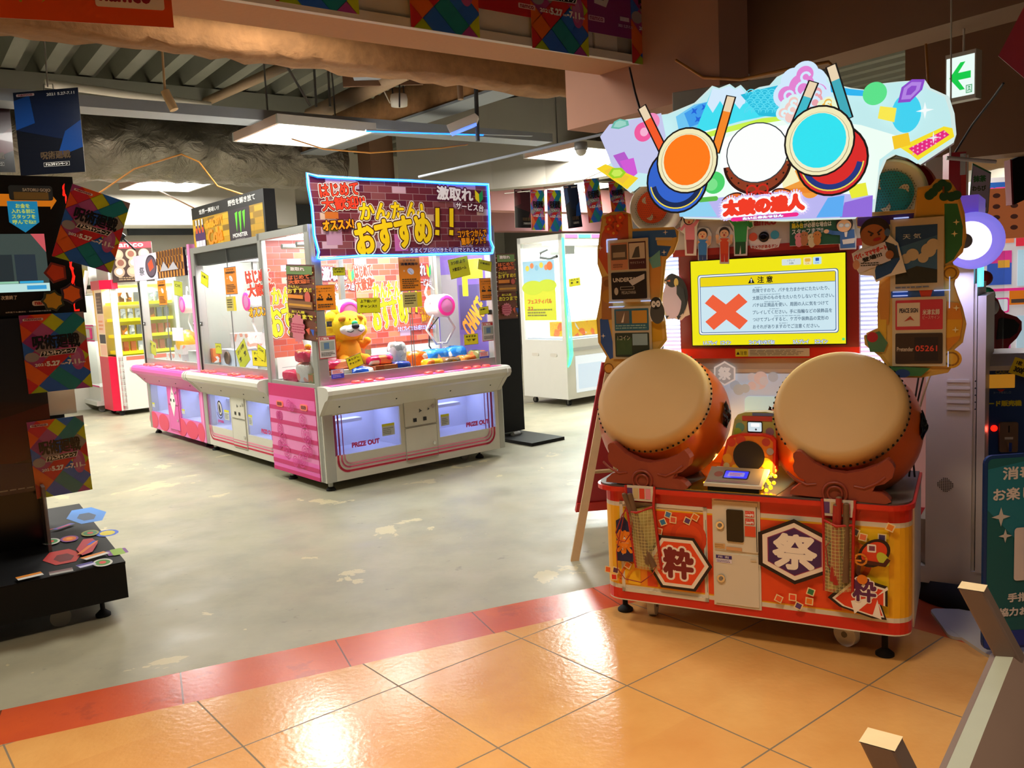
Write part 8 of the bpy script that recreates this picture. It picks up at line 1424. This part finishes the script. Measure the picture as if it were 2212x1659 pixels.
b = B(); P0 = at(2112, 640, 4.9); b.box(-.02, 0, -P0.z, .17, .22, -.42, 'cabinet_white'); b.box(0, 0, -.42, .14, .02, .25, 'glass'); b.ball((.05, .05, .1), .045, 'easel_red', 12, 8); b.ball((.06, .05, .0), .05, 'plush_green', 12, 8); b.ball((.08, .05, -.07), .05, 'plush_white', 12, 8); solo('capsule_dome', b, 'clear dome of red and green capsules on white stand beside cabinet', 'capsule dome', P0, (0, 0, -.2))
# tan duct rolls behind the exit sign
for k, (v0, v1, r_) in enumerate(((255, 225, .16), (300, 270, .14), (345, 315, .15))):
    b = B(); p0, p1 = at(2030, v0, 8.5), at(2260, v1, 7.0); rnd = random.Random(k); b.tube([p0+(p1-p0)*(j/14)+V((0, 0, rnd.uniform(-.02, .02))) for j in range(15)], r_, 'insulation_pale', 14); solo('duct_roll', b, ['upper tan wrapped duct right of the exit sign', 'middle tan wrapped duct right of the exit sign', 'lowest tan wrapped duct right of the exit sign'][k], 'duct', group='tan wrapped ducts at the right')
mat('insulation_pale', '#9a7450', .95, noise=.2, scale=6, bump=.6)
b = B(); b.box(0, 0, 0, 1.6, .3, 2.2, 'wall_brown'); struct('wall_pier', b, (at(1955, 340, 6.6).x, at(1955, 340, 6.6).y, 2.25), radians(-30))

# ================================================================ BENCH IN THE FOREGROUND
A0, B0 = zpt(2101, 1268, .82), zpt(1903, 1598, .82)
ub = (A0-B0); ub.z = 0; L_ = ub.length; ua_ = ub.normalized(); nb = V((-ua_.y, ua_.x, 0)); yb = atan2(ua_.y, ua_.x)
t = thing('bench', 'brown slatted bench back with lit pale post tops in the lower right corner', 'bench', (B0.x, B0.y, 0), yb)
lean = V((0, -.16, -.42))       # posts run down and towards the viewer's right
def post(x):
    b = B(); s_ = .022; top = [V((x-s_, -s_*1.05, .82)), V((x+s_, -s_*1.05, .82)), V((x+s_, s_*1.05, .82)), V((x-s_, s_*1.05, .82))]; d = V((0, -.42, -.82)); b.prism([tuple(p_) for p_ in top], d, 'bench_paint'); b.add([tuple(p_+V((0, 0, .0012))) for p_ in top], [(0, 1, 2, 3)], 'bench_lit_top'); b.obj('post', t, bevel=.004)
post(0); post(L_)
b = B(); P = [(-.12, .0, .60), (-.12, .0, .66), (L_+.0, .0, .66), (L_+.0, .0, .60)]
b.grid(lambda u, v: (-.25+(L_+.25)*u, -.075-.05*sin(pi*v)-.09*v, .70-.17*v), 4, 8, 'bench_paint'); b.prism([(-.25, -.075, .70), (L_, -.075, .70), (L_, -.045, .695), (-.25, -.045, .695)], (0, 0, -.012), 'bench_lit_edge'); b.prism([(-.25, -.046, .69), (L_, -.046, .69), (L_, -.14, .52), (-.25, -.14, .52)], (0, .012, 0), 'bench_paint'); b.obj('back_board', t)
mat('bench_lit_edge', '#8f9384', .5, noise=.05)  # top edge of the board, its light put into a paler colour
b = B(); b.rbox(.18, .20, .43, .42, .32, .455, .01, 'bench_paint', 'z'); b.box(.28, .23, .36, .32, .27, .43, 'black_metal'); b.rbox(.14, .18, .33, .44, .32, .36, .01, 'bench_paint', 'z'); b.obj('rear_ledge', t)
b = B(); b.box(-.25, -.75, .40, L_+.1, -.33, .44, 'bench_paint'); b.obj('seat', t)
b = B(); b.lathe([(.06, 0), (.06, .012), (.02, .02), (.02, .38)], (L_*.6, -.5, 0), (0, 0, 1), 'bench_paint', 20); b.obj('leg', t)
